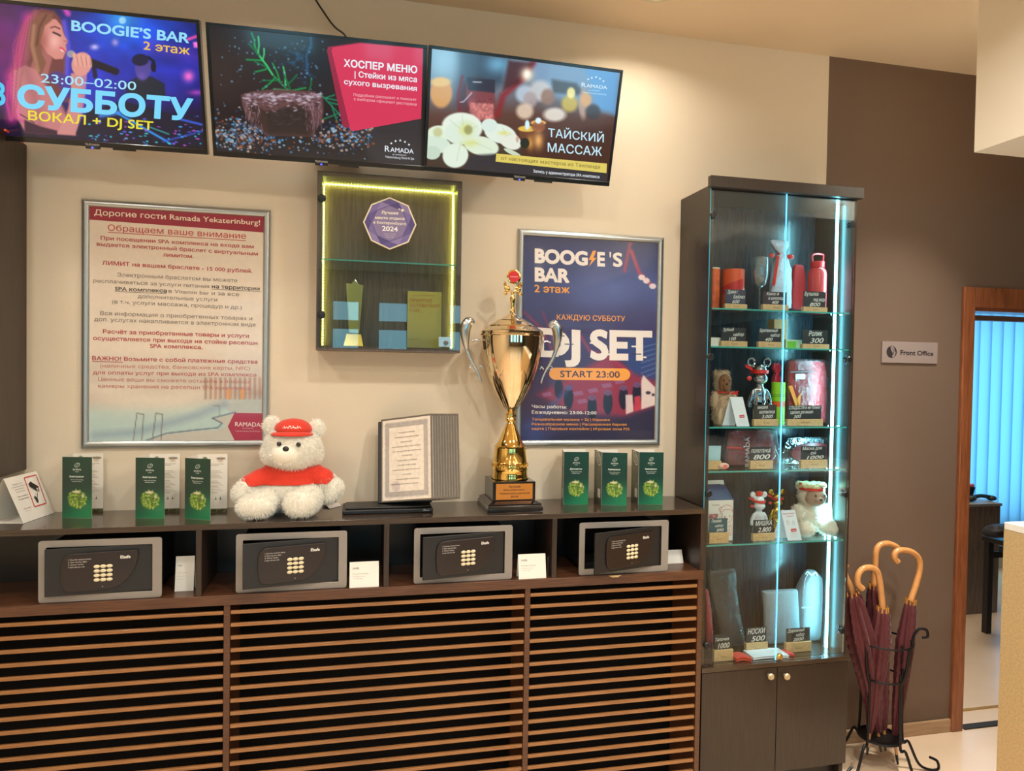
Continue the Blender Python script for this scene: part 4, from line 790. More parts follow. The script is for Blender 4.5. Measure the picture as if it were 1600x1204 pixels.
A.shape([(x0+1, y0-c), (x1-1, y0-c), (x1-1, y0), (x0+1, y0)], R); A.shape([(x0+1, y1), (x1-1, y1), (x1-1, y1+c), (x0+1, y1+c)], R); A.shape([(x0-c, y0+1), (x0, y0+1), (x0, y1-1), (x0-c, y1-1)], R); A.shape([(x1, y0+1), (x1+c, y0+1), (x1+c, y1-1), (x1, y1-1)], R)
for (cx, cy) in ((x0+.6, y0+.6), (x1-.6, y0+.6), (x0+.6, y1-.6), (x1-.6, y1-.6)): A.disc(cx, cy, 2.7, 2.7, R, 16)
for (cx, cy) in ((x0+2.2, y0+2.2), (x1-2.2, y0+2.2), (x0+2.2, y1-2.2), (x1-2.2, y1-2.2)): A.disc(cx, cy, 2.4, 2.4, (240, 236, 228), 16, 1.5)
B_ = (34, 32, 30); A.shape([(62, 20), (70, 17), (88, 30), (86, 40), (80, 40), (63, 27)], B_, 2); A.shape([(80, 32), (87, 34), (85, 39), (80, 38)], (235, 232, 225), 3); A.disc(84, 36, 2, 2, B_, 12, 4); A.stroke([(66, 30), (78, 39)], 1, (200, 198, 190), 3)
A.shape([(70, 40), (74, 42), (73, 50), (66, 50)], (225, 222, 215), 2); A.stroke([(78, 42), (74, 50), (70, 54)], 1.6, B_, 2); A.shape([(64, 48), (69, 47), (74, 54), (72, 62), (67, 60)], (70, 66, 62), 2); A.stroke([(64, 48), (69, 60)], 1.2, B_, 3)
mesh_only(A, 'print', t)

# ================================================================== green brochures
def brochure(p0, p1, p2, p3, lab, mid='plain', title='Завтраки', grp='green folded brochures standing on the counter'):
    z = ZT+.0006; Q = [PZ(*q, z)[:2] for q in (p0, p1, p2, p3)]; w = .099
    Q = [np.array(q) for q in Q]; f = Q[0]-Q[1]; f /= np.linalg.norm(f); Q[0] = Q[1]+f*w
    m_ = Q[2]-Q[1]; m_ /= np.linalg.norm(m_); Q[2] = Q[1]+m_*w; Q[2][1] = min(Q[2][1], -.012)
    b = Q[3]-Q[2]; b[1] = min(b[1], 0.0); b /= np.linalg.norm(b); Q[3] = Q[2]+b*w; Q[3][1] = min(Q[3][1], -.008)
    t = thing('brochure', ((Q[1][0]+Q[0][0])/2, Q[1][1]+.02, z), lab, 'brochure', grp); h = .208; E = lambda q, dz: np.array([q[0], q[1], z+dz])
    for nm, a_, b_ in (('front_leaf', Q[1], Q[0]), ('middle_leaf', Q[2], Q[1]), ('back_leaf', Q[2], Q[3])): sheet(E(a_, 0), E(b_, 0), E(b_, h), E(a_, h), .0005, nm, t, M_paper)
    fn = np.array([f[1], -f[0], 0]); fn = fn if fn.dot(CP-E(Q[1], 0)) > 0 else -fn
    A = Art(E(Q[1], h)+fn*.0011, (f[0], f[1], 0), (0, 0, -1), w, h, None, 44, 92)
    A.c = A.c*0+np.array((12, 84, 58))/255; A.vgrad([(0, (8, 60, 46)), (100, (6, 54, 44)), (160, (14, 84, 62)), (210, (30, 122, 80))]); A.glow(95, 190, 60, (40, 140, 88), .7, 50); A.glow(0, 100, 40, (6, 46, 42), .5, 120)
    r = np.random.default_rng(3); A.ell(50, 146, 31, 31, (96, 120, 44), 1, .08)
    for k in range(130):
        a_ = r.uniform(0, 2*PI); d_ = 32*math.sqrt(r.uniform(0, 1)); A.ell(50+d_*math.cos(a_), 146+d_*math.sin(a_), r.uniform(2, 6), r.uniform(1.5, 3), [(150, 190, 60), (70, 120, 40), (190, 200, 110), (46, 90, 40), (120, 160, 50)][k % 5], .85, .4, r.uniform(0, 180))
    A.ell(48, 120, 14, 4, (230, 215, 190), .9, .4); A.ell(70, 134, 5, 7, (215, 205, 180), .8, .4); A.line([(50, 150), (50, 176)], 3, (190, 220, 90), .8)
    W_ = (225, 235, 228); g = [(50+8*math.cos(k*PI/8)-(0 if k % 16 < 8 else 0)+3*math.sin(k*PI/8)*-1, 28+7*math.sin(k*PI/8)) for k in range(17)]; A.stroke(g, 1.1, W_); A.stroke([(45, 33), (55, 23)], 1, W_)
    A.text('ЗЕЛЕНЬ', (35, 46), (64, 46), 5.5, W_, .01); A.text('кафе', (43, 52), (56, 52), 3, W_); A.text(title, (24, 70), (72, 70), 6, W_, .03); A.text('Меню полезных блюд', (29, 80), (71, 80), 3.4, W_); A.text('каждый день', (33, 86), (65, 86), 3.4, W_)
    A.build(t, 'front_print', rough=.3, coat=.3)
    if mid == 'inside':     # the white page seen behind the front leaf
        bn = np.array([b[1], -b[0], 0]); bn = bn if bn.dot(CP-E(Q[2], 0)) > 0 else -bn
        A = Art(E(Q[2], h)+bn*.0012, (b[0], b[1], 0), (0, 0, -1), w, h, None, 30, 60, bg=(238, 232, 220)); A.vgrad([(0, (238, 232, 220)), (197, (238, 232, 220)), (197.5, (60, 60, 40)), (210, (60, 60, 40))])
        for k in range(60): A.ell(r.uniform(0, 100), r.uniform(199, 209), 3, 2, [(150, 130, 60), (40, 60, 30), (110, 120, 60)][k % 3], .8)
        A.ell(78, 16, 15, 5, (120, 105, 90), .9, .3); A.ell(76, 24, 10, 6, (200, 185, 160), .7, .5); A.ell(24, 18, 9, 8, (60, 90, 50), .9, .3)
        G = (150, 140, 130)
        for k, yy in enumerate([36, 41, 61, 66, 71, 76, 81, 86, 97, 102, 107, 112, 117, 122, 128, 134, 140]): A.stroke([(12, yy), (88-(k*17) % 23, yy)], 1.2, G)
        for xx in (60, 76): A.shape([(xx, 160), (xx+1, 150), (xx+2, 160), (xx+5, 164), (xx-3, 164)], (50, 44, 40))
        A.build(t, 'inner_print', rough=.4, coat=.1)
    else:
        mn = np.array([m_[1], -m_[0], 0]); mn = mn if mn.dot(CP-E(Q[1], 0)) > 0 else -mn
        A = Art(E(Q[2], h)+mn*.0012, (-m_[0], -m_[1], 0), (0, 0, -1), w, h, None, 20, 40); A.vgrad([(0, (80, 96, 70)), (150, (92, 96, 74)), (210, (60, 66, 52))]); W_ = (224, 218, 205)
        A.stroke([(18, 6), (50, 4), (82, 22), (84, 52), (60, 56), (30, 36), (18, 6)], 4, W_); A.stroke([(30, 14), (70, 46)], 4, W_); A.stroke([(44, 8), (80, 34)], 4, W_)
        for k in range(9): A.stroke([(22, 72+k*8), (70-(k*13) % 20, 72+k*8)], 1.2, (150, 150, 130))
        A.shape([(52, 150), (88, 150), (88, 186), (52, 186)], W_)
        A.build(t, 'side_print', rough=.4, coat=.1)
    return t
brochure((143, 809), (97.5, 808.6), (115, 799.5), (160, 799.2), 'green folded brochure right beside the white camera notice', 'inside')
brochure((256, 810), (211.8, 809.3), (236, 799), (278.5, 798.6), 'green folded brochure in the middle between camera notice and bear', 'inside')
brochure((319, 811.6), (289, 809.5), (312, 798.8), (360.6, 798.6), 'green folded brochure turned sideways next to the teddy bear', 'inside')
brochure((916, 788), (880, 788), (876.5, 778), (912, 777.5), 'narrow green folded brochure nearest the trophy', 'side', 'Десерты')
brochure((980, 789.5), (939.5, 788.5), (926.4, 780), (961.6, 778), 'green folded brochure with a visible side leaf, centre of its three', 'side')
brochure((1037, 787.5), (997.2, 787.5), (985.8, 780), (1019, 777.5), 'green folded brochure closest to the glass showcase', 'side')

# ================================================================== big teddy bear
M_plush = mat('white_plush', (248, 242, 228), 0.9, sheen=.4, bump=.3, bscale=160); M_fur = mat('white_fur', (252, 248, 238), 0.85, sheen=.3)
M_red = mat('red_cloth', (216, 52, 30), 0.85, bump=.2, bscale=220, sheen=.2); M_nose = mat('black_nose', (26, 22, 24), .25, coat=.4)
def pb(x, y, dep): return PY(*crop(350, 630, .2574)(x, y), dep)
k1 = mpp(457, -.15)*.2574   # metres per crop px
bc = pb(410, 690, -.15); t = thing('teddy_bear', (bc[0], -.15, ZT), 'large white plush bear in a red cap and red shirt, sitting by the poster', 'soft toy')
S = lambda x, y, dep, rx, ry, rz, ang=0: (pb(x, y, dep), (rx*k1, rz*k1, ry*k1), math.radians(ang))
head = [S(415, 265, -.15, 165, 140, 130), S(372, 300, -.195, 88, 68, 74), S(300, 300, -.15, 70, 70, 80), S(525, 300, -.14, 72, 75, 80)]
ears = [S(292, 135, -.14, 55, 58, 26), S(558, 150, -.13, 52, 54, 26)]
body = [S(405, 440, -.12, 155, 140, 110), S(410, 560, -.125, 175, 125, 125), S(400, 620, -.12, 170, 70, 100)]
arms = [S(290, 430, -.13, 75, 62, 60, -30), S(215, 470, -.145, 75, 60, 60, -35), S(150, 510, -.16, 72, 60, 60, -25), S(115, 545, -.165, 62, 62, 58), S(545, 430, -.13, 75, 62, 60, 35), S(610, 470, -.14, 75, 62, 62, 45), S(655, 520, -.14, 66, 72, 62, 30), S(640, 560, -.145, 56, 46, 52)]
legs = [S(270, 580, -.165, 90, 72, 85), S(225, 610, -.195, 95, 75, 90), S(190, 645, -.23, 106, 66, 62), S(520, 570, -.165, 80, 80, 85), S(495, 605, -.195, 86, 84, 90), S(462, 625, -.235, 92, 78, 60)]
allp = head+ears+body+arms+legs
fixed = []
for c_, r_, a_ in allp:
    c_ = np.array(c_); c_[2] = max(c_[2], ZT+r_[2]+.004); fixed.append((c_, r_, a_))
allp = fixed
bod = blob_obj('body', allp, M_plush, t, voxel=.0045, smooth=5)
shirt_z0 = pb(400, 512, -.245)[2]
cap_z = pb(420, 195, -.2)[2]
def keep(Q):
    z = Q[:, 2]; inshirt = (z > shirt_z0-.002) & (z < pb(400, 395, -.15)[2]) & (Q[:, 0] > pb(135, 500, -.15)[0]) & (Q[:, 0] < pb(655, 440, -.15)[0]) & ~((Q[:, 0] < pb(190, 500, -.15)[0]) & (z < pb(150, 480, -.15)[2])) & ~((Q[:, 0] > pb(590, 450, -.15)[0]) & (z < pb(600, 450, -.15)[2]))
    muz = np.hypot((Q[:, 0]-pb(372, 300, -.2)[0])/(75*k1), (z-pb(372, 300, -.2)[2])/(55*k1)) < 1
    return (z > ZT+.009) & ~inshirt & ~(muz & (Q[:, 1] < -.19)) & ~((z > cap_z+.004) & (np.abs(Q[:, 0]-pb(425, 150, -.2)[0]) < 100*k1))
fur('fur', bod, 52000, .0105, M_fur, bod, droop=.25, width=.00055, keep=keep)
sp = [S(405, 440, -.12, 167, 150, 120), S(410, 520, -.125, 183, 130, 133)]+[S(290, 430, -.13, 84, 70, 70, -30), S(215, 470, -.145, 84, 70, 70, -35), S(175, 490, -.155, 76, 66, 68, -25), S(545, 430, -.13, 84, 70, 70, 35), S(600, 460, -.14, 80, 70, 72, 45)]
ax, bx_ = pb(205, 440, -.15), pb(120, 490, -.15); rx_ = pb(665, 430, -.15); hl = pb(205, 520, -.15)
sh = blob_obj('shirt', sp, M_red, t, voxel=.0045, smooth=4, clip=[((0, 0, shirt_z0), (0, 0, -1)), (pb(125, 485, -.15), (-.8, 0, -.75)), (pb(640, 470, -.15), (.62, 0, -.75)), (pb(400, 398, -.2), (0, -.35, 1))])
sm = sh.modifiers.new('t', 'SOLIDIFY'); sm.thickness = .002; tx = bpy.data.textures.new('folds', 'CLOUDS'); tx.noise_scale = .035; dm_ = sh.modifiers.new('d', 'DISPLACE'); dm_.texture = tx; dm_.strength = .007; dm_.mid_level = .4
A = Art(pb(330, 470, -.2), (1, 0, 0), (0, 0, -1), .03, .006, None, 2, 2)
# cap
cc = pb(420, 175, -.15); m = MB(); R_ = 108*k1
for i in range(9):
    ph = PI/2*i/8
    for k in range(24): th = 2*PI*k/24; m.v.append(tuple(cc+np.array([R_*math.cos(ph)*math.cos(th)*1.05, R_*math.cos(ph)*math.sin(th)*.95, R_*.78*math.sin(ph)**.8])))
for i in range(8):
    for k in range(24): k2 = (k+1) % 24; m.f.append((i*24+k, i*24+k2, (i+1)*24+k2, (i+1)*24+k))
cap = m.build('cap', M_red, t, smooth=True); s_ = cap.modifiers.new('t', 'SOLIDIFY'); s_.thickness = .0015
m = MB(); n = 14
for j in range(4):
    for i in range(n+1):
        th = PI*(1.06+.88*i/n); rr = R_*(1.0+.30*j/3*math.sin(PI*i/n)**.6); m.v.append((cc[0]+rr*math.cos(th)*1.12-.002, cc[1]+rr*math.sin(th)*1.02, cc[2]+.001-.006*j/3+.006*math.sin(PI*i/n)*(1-j/3)))
for j in range(3):
    for i in range(n): a_ = j*(n+1)+i; m.f.append((a_, a_+1, a_+n+2, a_+n+1))
br_ = m.build('peak', M_red, cap, smooth=True); s_ = br_.modifiers.new('t', 'SOLIDIFY'); s_.thickness = .003
MB().obox(pb(520, 190, -.12), (.045*.4, .01, -.016), (0, .02, 0), (.004, 0, .012)).build('strap', M_red, cap, bevel=.002)
A = Art((cc[0]-.034, cc[1]-R_*1.01, cc[2]+.040), (1, 0, 0), (0, -.22, -.975), .064, .03, None, 2, 2)
base = []
A.text('RAMADA', (4, 34), (96, 34), 18, (250, 235, 230), .03); A.shape([(44, 4), (62, 4), (64, 12), (42, 12)], (250, 235, 230))
off = OFF[t.name]; W = []
for u, v_, l in A.tv:     # lettering wrapped on the crown
    xx = cc[0]-.034+u*1.06; zz = cc[2]+.040-v_*.98; q = max(0, 1-((zz-cc[2])/(R_*.78))**2); q = q-((xx-cc[0])/(R_*1.05))**2; W.append((xx-off[0], cc[1]-R_*.95*math.sqrt(max(q, .01))-.0022-off[1], zz-off[2]))
me = bpy.data.meshes.new('lettering'); me.from_pydata(W, [], A.tf); link_mesh('lettering', me, mat('white_print', (246, 236, 228), .6), cap)
MB().ball(pb(375, 277, -.232), (18*k1*1.05, 12*k1, 17*k1)).build('nose', M_nose, t, smooth=True)
for x, y in ((334, 246), (452, 250)): MB().ball(pb(x, y, -.226), (14*k1, 9*k1, 14*k1)).build('eye', M_nose, t, smooth=True)
# soft label by the right paw
q = [PZ(*crop(350, 630, .2574)(x, y), ZT+.001) for x, y in ((575, 600), (640, 640), (712, 622), (690, 600))]
m = MB(); cc_ = [np.array(p) for p in q]; cc_[0][2] += .022; cc_[3][2] += .006; m.poly(cc_, (0, 0, .0008)); m.build('care_label', mat('grey_label', (214, 206, 204), .5), t)

# ================================================================== document rack
cd = crop(350, 630, .2574); a = PZ(*cd(965, 612), ZT); fx = PY(*cd(958, 600), -.17); t = thing('document_rack', (fx[0]+.05, -.15, ZT), 'black desk rack fanned with plastic sleeves, a framed certificate in front', 'document rack')
M_bp = mat('black_rack_plastic', (30, 29, 30), .4); M_slv = glass_mat('sleeve_film', (.93, .92, .9), 1.2, .08); M_edge = mat('grey_sleeve_rim', (112, 104, 96), .35)
bx = PY(*cd(720, 600), -.13)[0]; bx1 = PY(*cd(1258, 600), -.13)[0]
MB().box(bx, bx1, -.20, -.055, ZT+.0005, ZT+.016).box(bx+.01, bx1-.004, -.19, -.075, ZT+.0165, ZT+.024).build('base', M_bp, t, bevel=.004)
th = math.radians(14); ph = math.radians(37); hx = np.array([0, math.sin(th), math.cos(th)]); fwd = np.array([0, -math.cos(th), math.sin(th)]); rt = np.array([1.0, 0, 0])
org = np.array([PY(*cd(945, 600), -.135)[0], -.135, ZT+.026]); dP = math.cos(ph)*rt+math.sin(ph)*fwd; nP = np.cross(dP, hx); nP = nP if nP.dot(CP-org) > 0 else -nP
wv, hv = .222, .312
MB().obox(org-rt*.006-fwd*.004, rt*.20, hx*(hv-.005), fwd*-.012).build('back_plate', M_bp, t, bevel=.003)
NP = 11
for k in range(NP):
    o = org+rt*(.004+.0098*k); z0 = .002
    m = MB(); e = .006; o2 = o+hx*z0
    m.obox(o2, dP*e, hx*hv, -nP*.004).obox(o2+dP*(wv-e), dP*e, hx*hv, -nP*.004).obox(o2+dP*e, dP*(wv-2*e), hx*e, -nP*.004).obox(o2+dP*e+hx*(hv-e), dP*(wv-2*e), hx*e, -nP*.004)
    sl = m.build('sleeve', M_edge, t, bevel=.0012)
    MB().obox(o2+dP*e+hx*e-nP*.0022, dP*(wv-2*e), hx*(hv-2*e), -nP*.0006).build('page', M_paper if k < 2 else mat('page_tone', (206, 198, 186), .7), sl)
    if k == 0:
        A = Art(o2+dP*e+hx*(hv-e)-nP*.0019, dP, -hx, wv-2*e, hv-2*e, None, 60, 84, bg=(240, 228, 214)); Hh = 100*(hv-2*e)/(wv-2*e)
        A.c[:] = np.array((238, 226, 212))/255.; r = np.random.default_rng(5)
        for s_ in range(4):
            for kk in range(46):
                f = kk/45; x, y = [(9+82*f, 9), (9+82*f, Hh-9), (9, 9+(Hh-18)*f), (91, 9+(Hh-18)*f)][s_]; A.ell(x, y, 3.6, 3.6, (178, 170, 166), .7, .6, 0)
        A.line([(13.5, 13.5), (86.5, 13.5), (86.5, Hh-13.5), (13.5, Hh-13.5), (13.5, 13.5)], .8, (150, 142, 138), .9, .8); A.ell(28, Hh-24, 9, 9, (205, 190, 190), .8, .2); A.noise(.04, 2, seed=2)
        G = (110, 100, 96)
        for kk, (s, x0, x1) in enumerate((('ГОРОДСКОЕ УПРАВЛЕНИЕ', 34, 68), ('СЕРТИФИКАТ СООТВЕТСТВИЯ', 26, 76), ('выдан организации', 38, 62), ('Настоящий сертификат удостоверяет', 20, 80), ('что гостиница отвечает требованиям', 22, 80), ('КЛАССИФИКАЦИЯ', 40, 62), ('государственного стандарта', 30, 72), ('категория четыре звезды', 32, 70), ('Свидетельство действительно до', 22, 78), ('срок действия', 42, 60), ('Руководитель органа по сертификации', 28, 76), ('Приложение является частью', 18, 74))): A.text(s, (x0, 26+kk*8.2), (x1, 26+kk*8.2), 1.9, G, .01)
        A.build(sl, 'certificate', rough=.15, coat=.6)
A = Art((bx1-.062, -.2008, ZT+.014), (1, 0, 0), (0, 0, -1), .05, .010, None, 2, 2); A.text('DURABLE', (50, 14), (96, 14), 7, (210, 215, 225), .02); A.shape([(56, 0), (62, 0), (66, 5), (52, 5)], (210, 215, 225)); mesh_only(A, 'maker_mark', t)

# ================================================================== trophy cup
ct = crop(700, 410, .3322); yt = -.135; kt = mpp(798, yt)*.3322; axx = PY(*ct(297, 600), yt)[0]; zt_ = lambda y: PY(*ct(297, y), yt)[2]
M_gold = mat('polished_gold', (244, 206, 120), .08, 1.0); M_gold2 = mat('pale_gold', (236, 216, 180), .06, 1.0); M_silv = mat('silver_leaf', (200, 208, 212), .22, 1.0); M_marb = mat('black_marble', (22, 20, 22), .08, coat=.5)
zb = ZT+.0005; t = thing('trophy_cup', (axx, yt, zb), 'tall golden trophy cup with silver handles on a black plinth', 'trophy')
h1 = 130*kt; h0 = 100*kt; zc_ = zt_(1126); ztop = zt_(1036); zc_ = zb+.037; ztop = zc_+.072
m = MB(); pr = [(-h1, zb), (-h1, zb+.014), (-h1+.006, zb+.022), (-h1+.004, zb+.028), (-h0-.004, zc_)]
for r_, z_ in pr: m.v += [(axx-abs(r_), yt-abs(r_), z_), (axx+abs(r_), yt-abs(r_), z_), (axx+abs(r_), yt+abs(r_), z_), (axx-abs(r_), yt+abs(r_), z_)]
for i in range(4):
    for k in range(4): m.f.append((i*4+k, i*4+(k+1) % 4, i*4+4+(k+1) % 4, i*4+4+k))
m.f += [(0, 3, 2, 1), (16, 17, 18, 19)]; m.build('plinth_foot', M_marb, t, bevel=.0015)
MB().box(axx-h0, axx+h0, yt-h0, yt+h0, zc_+.0003, ztop).build('plinth', M_marb, t, bevel=.002)
pw, phh = 94*kt*.98, .030
pl = MB().box(axx-h0*.86, axx+h0*.86, yt-h0-.0015, yt-h0-.0002, zc_+.006, ztop-.007).build('plaque', mat('orange_gold_plate', (232, 150, 70), .3, .75), t)
A = Art((axx-h0*.86, yt-h0-.0017, ztop-.007), (1, 0, 0), (0, 0, -1), h0*1.72, ztop-zc_-.013, None, 2, 2); K = (84, 48, 26)
for s, x0, x1, y in (('Лучший', 34, 66, 10), ('SPA-комплекс', 20, 78, 18.5), ('Уральского региона', 9, 92, 27.5), ('2018', 40, 60, 36.5)): A.text(s, (x0, y), (x1, y), 4.6, K, .02)
mesh_only(A, 'lettering', t)
zz = lambda y: max(zt_(y), ztop+.0005)
m = MB(); rc = kt*.97
prof = [(90, 1033), (90, 1024), (86, 1015), (87, 1000), (84, 992), (84, 975), (87, 968), (84, 960), (83, 945), (87, 938), (83, 932), (76, 880), (75, 868), (79, 862), (70, 856), (62, 846), (52, 828), (40, 800), (28, 772), (19, 755), (17, 748), (24, 742), (25, 734), (22, 728), (26, 724), (26, 714), (19, 708), (18, 702)]
c0 = (axx, yt, 0); MB().lathe(c0, [(r_*rc, zz(y)) for r_, y in prof], 56).build('stem', M_gold, t, smooth=True, ang=30)
m = MB()
for k in range(44):     # relief band of little figures
    th_ = 2*PI*k/44; rr = 85.5*rc; m.ball((axx+rr*math.cos(th_), yt+rr*math.sin(th_), zt_(950)+.002*math.sin(k*2.1)), (.0032, .0032, .0044), 6, 4)
m.build('relief_band', M_gold, t, smooth=True, kind='stuff')
prof = [(18, 702), (24, 696), (34, 682), (50, 660), (66, 632), (84, 598), (102, 560), (118, 520), (131, 478), (141, 436), (147, 400), (150, 370), (150, 348)]
gad = lambda th_, h: 1+.0*th_
MB().lathe(c0, [(r_*rc, zz(y)) for r_, y in prof], 72).build('bowl', M_gold2, t, smooth=True, ang=60)
for k in range(8):     # raised lobes round the lower bowl
    th_ = 2*PI*k/8+.26; m = MB(); g = []
    for i in range(9):
        f = i/8; y = 690-(690-505)*f; r0 = np.interp(y, [q[1] for q in prof[::-1]], [q[0] for q in prof[::-1]])
        wd = .34*math.sin(PI*min(1, .12+f*.80))**.7*(1 if f < .99 else .3)
        for j in range(7):
            u = (j/6-.5)*2; r_ = (r0*(1+.0)+(1-u*u)*5*math.sin(PI*min(1, f*.9+.08)))*rc; a_ = th_+u*wd; m.v.append((axx+r_*math.cos(a_), yt+r_*math.sin(a_), zt_(y)))
    for i in range(8):
        for j in range(6): b_ = i*7+j; m.f.append((b_, b_+1, b_+8, b_+7))
    m.build('lobe', M_gold2, t, smooth=True, fix=False)
prof = [(152, 348), (157, 345), (158, 339), (152, 336), (153, 326), (146, 320), (140, 317), (128, 308), (121, 304), (118, 298), (96, 286), (82, 279), (76, 276), (72, 270), (52, 262), (36, 254), (24, 246), (14, 238), (12, 230)]
MB().lathe(c0, [(r_*rc, zt_(y)) for r_, y in prof], 64).build('lid', M_gold2, t, smooth=True, ang=30)
prof = [(12, 230), (9, 222), (8, 200), (11, 180), (13, 168), (9, 158), (7, 148), (8, 140)]
MB().lathe(c0, [(r_*kt, zt_(y)) for r_, y in prof], 20).build('finial_stem', M_gold, t, smooth=True)
m = MB()
for s_ in (-1, 1):
    m.tube(catmull([(axx, yt, zt_(142)), (axx+s_*18*kt, yt, zt_(128)), (axx+s_*34*kt, yt-.004, zt_(108)), (axx+s_*42*kt, yt, zt_(92))]), [4*kt]*18+[2*kt], 8)
    m.ball((axx+s_*26*kt, yt, zt_(124)), (14*kt, 6*kt, 16*kt), 10, 7); m.ball((axx+s_*36*kt, yt-.003, zt_(146)), (9*kt, 4*kt, 9*kt), 8, 6); m.ball((axx+s_*37*kt, yt, zt_(104)), (7*kt, 4*kt, 12*kt), 8, 6)
m.build('finial_wings', M_gold, t, smooth=True)
cz_ = (axx+4*kt, yt, zt_(67)); MB().lathe((cz_[0], cz_[1]+.003, cz_[2]), [(34*kt, 0), (34*kt, .005), (30*kt, .006)], 32, axis=(0, -1, 0)).build('medallion', M_gold, t, smooth=True)
d_ = MB().lathe((cz_[0], cz_[1]-.003, cz_[2]), [(27*kt, 0), (27*kt, .0012)], 32, axis=(0, -1, 0)).build('red_disc', mat('red_enamel', (206, 34, 40), .3, coat=.4), t)
A = Art((cz_[0]-.02, cz_[1]-.0046, cz_[2]+.004), (1, 0, 0), (0, 0, -1), .04, .008, None, 2, 2); A.text('RAMADA', (14, 13), (86, 13), 8, (250, 220, 215), .02); mesh_only(A, 'lettering', t)
for s_ in (-1, 1):
    m = MB(); X = lambda x: axx+s_*abs(297-x)*kt; Z = zt_
    m.tube(catmull([(X(150), yt, Z(372)), (X(128), yt, Z(366)), (X(108), yt, Z(372))]), [3.5*kt, 5*kt, 6*kt, 6*kt, 5*kt, 5*kt, 4*kt, 4*kt, 4*kt, 4*kt, 4*kt, 5*kt, 6*kt], 8)
    pts = catmull([(X(112), yt, Z(296)), (X(92), yt, Z(284)), (X(76), yt, Z(312)), (X(76), yt, Z(365)), (X(86), yt, Z(420)), (X(108), yt, Z(470)), (X(132), yt, Z(510)), (X(148), yt, Z(548)), (X(150), yt, Z(566))], 6)
    n_ = len(pts); rad = [(9+17*math.sin(PI*min(1, i/n_*1.9+.1))**1.0 if i/n_ < .5 else 9-4*(i/n_-.5)*2)*kt for i in range(n_)]
    m.tube(pts, rad, 10)
    for i in range(2, int(n_*.62)):     # leaf veins
        p = np.array(pts[i]); m.ball(p+np.array([s_*rad[i]*.7, -.002, 0]), (.0028, .004, .0034), 6, 4)
    m.tube(catmull([(X(140), yt, Z(500)), (X(152), yt, Z(488)), (X(158), yt, Z(500))]), [3.5*kt]*13, 8)
    m.tube(catmull([(X(110), yt, Z(480)), (X(96), yt, Z(492)), (X(108), yt, Z(502))]), [3*kt]*13, 8)
    m.build('handle', M_silv, t, smooth=True, ang=60)

# ================================================================== glazed award cabinet on the wall
YD = -.13; a, b, c, d = PY(497, 265, YD), PY(722, 283, YD), PY(720, 551, YD), PY(492, 547, YD); X0, X1, Z0, Z1 = (a[0]+d[0])/2, (b[0]+c[0])/2, (c[2]+d[2])/2, (a[2]+b[2])/2
M_taupe = wood('taupe_board', (88, 76, 66), (104, 92, 80), (40, 40, 3), .4, 0, .03); M_tback = wood('taupe_back', (86, 74, 60), (116, 102, 84), (70, 20, 3), .28, .1, .05)
M_gl = glass_mat('clear_glass', (.96, .985, .98), .9); M_gedge = mat('glass_edge_green', (70, 170, 160), .15, emit=0.0, spec=.8)
t = thing('award_cabinet', ((X0+X1)/2, -.001, Z0), 'glass fronted wall cabinet lit by yellow green strips, under the screens', 'cabinet')
th = .017
for nm, q in (('side_panel', (X0, X0+th, Z0, Z1)), ('side_panel', (X1-th, X1, Z0, Z1)), ('top_panel', (X0+th+.0002, X1-th-.0002, Z1-th, Z1)), ('bottom_panel', (X0+th+.0002, X1-th-.0002, Z0, Z0+th))): MB().box(q[0], q[1], YD+.006, -.0015, q[2], q[3]).build(nm, M_taupe, t, bevel=.0008)
MB().box(X0+th, X1-th, -.008, -.002, Z0+th, Z1-th).build('back_panel', M_tback, t)
dg_ = MB().box(X0+.004, X1-.002, YD, YD+.005, Z0+.010, Z1-.004).build('glass_door', M_gl, t)
zsf = (PY(*crop(480, 260, .249)(110, 588), YD+.02)[2]+PY(*crop(480, 260, .249)(920, 625), YD+.02)[2])/2
sf = MB().box(X0+th+.001, X1-th-.001, YD+.016, -.0085, zsf, zsf+.005).build('glass_shelf', M_gl, t)
MB().box(X0+th+.001, X1-th-.001, YD+.0150, YD+.0158, zsf, zsf+.005).build('front_edge', M_gedge, sf)
M_yl = mat('yellow_green_led', (214, 226, 96), .5, emit=8, ecol=(226, 232, 92)); M_yb = mat('yellow_green_bead', (240, 246, 170), .5, emit=30, ecol=(240, 240, 130))
def led(p, q, nrm_, n_, w_=.007):
    p, q, nrm_ = (np.array(v_, float) for v_ in (p, q, nrm_)); s_ = np.cross(q-p, nrm_); s_ /= np.linalg.norm(s_)
    st_ = MB().obox(p-s_*w_/2, q-p, s_*w_, nrm_*.0015).build('led_strip', M_yl, t); m = MB()
    for i in range(n_): f = (i+.5)/n_; c_ = p+(q-p)*f+nrm_*.0022; m.obox(c_-s_*.0022-(q-p)/np.linalg.norm(q-p)*.0028, s_*.0044, (q-p)/np.linalg.norm(q-p)*.0056, nrm_*.0012)
    m.build('led_bead', M_yb, st_, kind='stuff')
led((X0+th+.0005, -.018, Z0+th+.002), (X0+th+.0005, -.018, Z1-th-.002), (1, 0, 0), 52); led((X1-th-.0005, -.018, Z0+th+.002), (X1-th-.0005, -.018, Z1-th-.002), (-1, 0, 0), 52); led((X0+th+.004, -.018, Z1-th-.0005), (X1-th-.004, -.018, Z1-th-.0005), (0, 0, -1), 42)
M_bkn = mat('black_knob', (24, 24, 26), .35)
for px, py in ((503, 309.5), (502, 491.5)): p = PY(px, py, YD-.002); MB().lathe(p, [(.0, .0), (.0145, .0), (.0145, .004), (.012, .007), (.004, .008)], 28, axis=(0, -1, 0)).build('hinge_cover', M_bkn, t, smooth=True, ang=30)
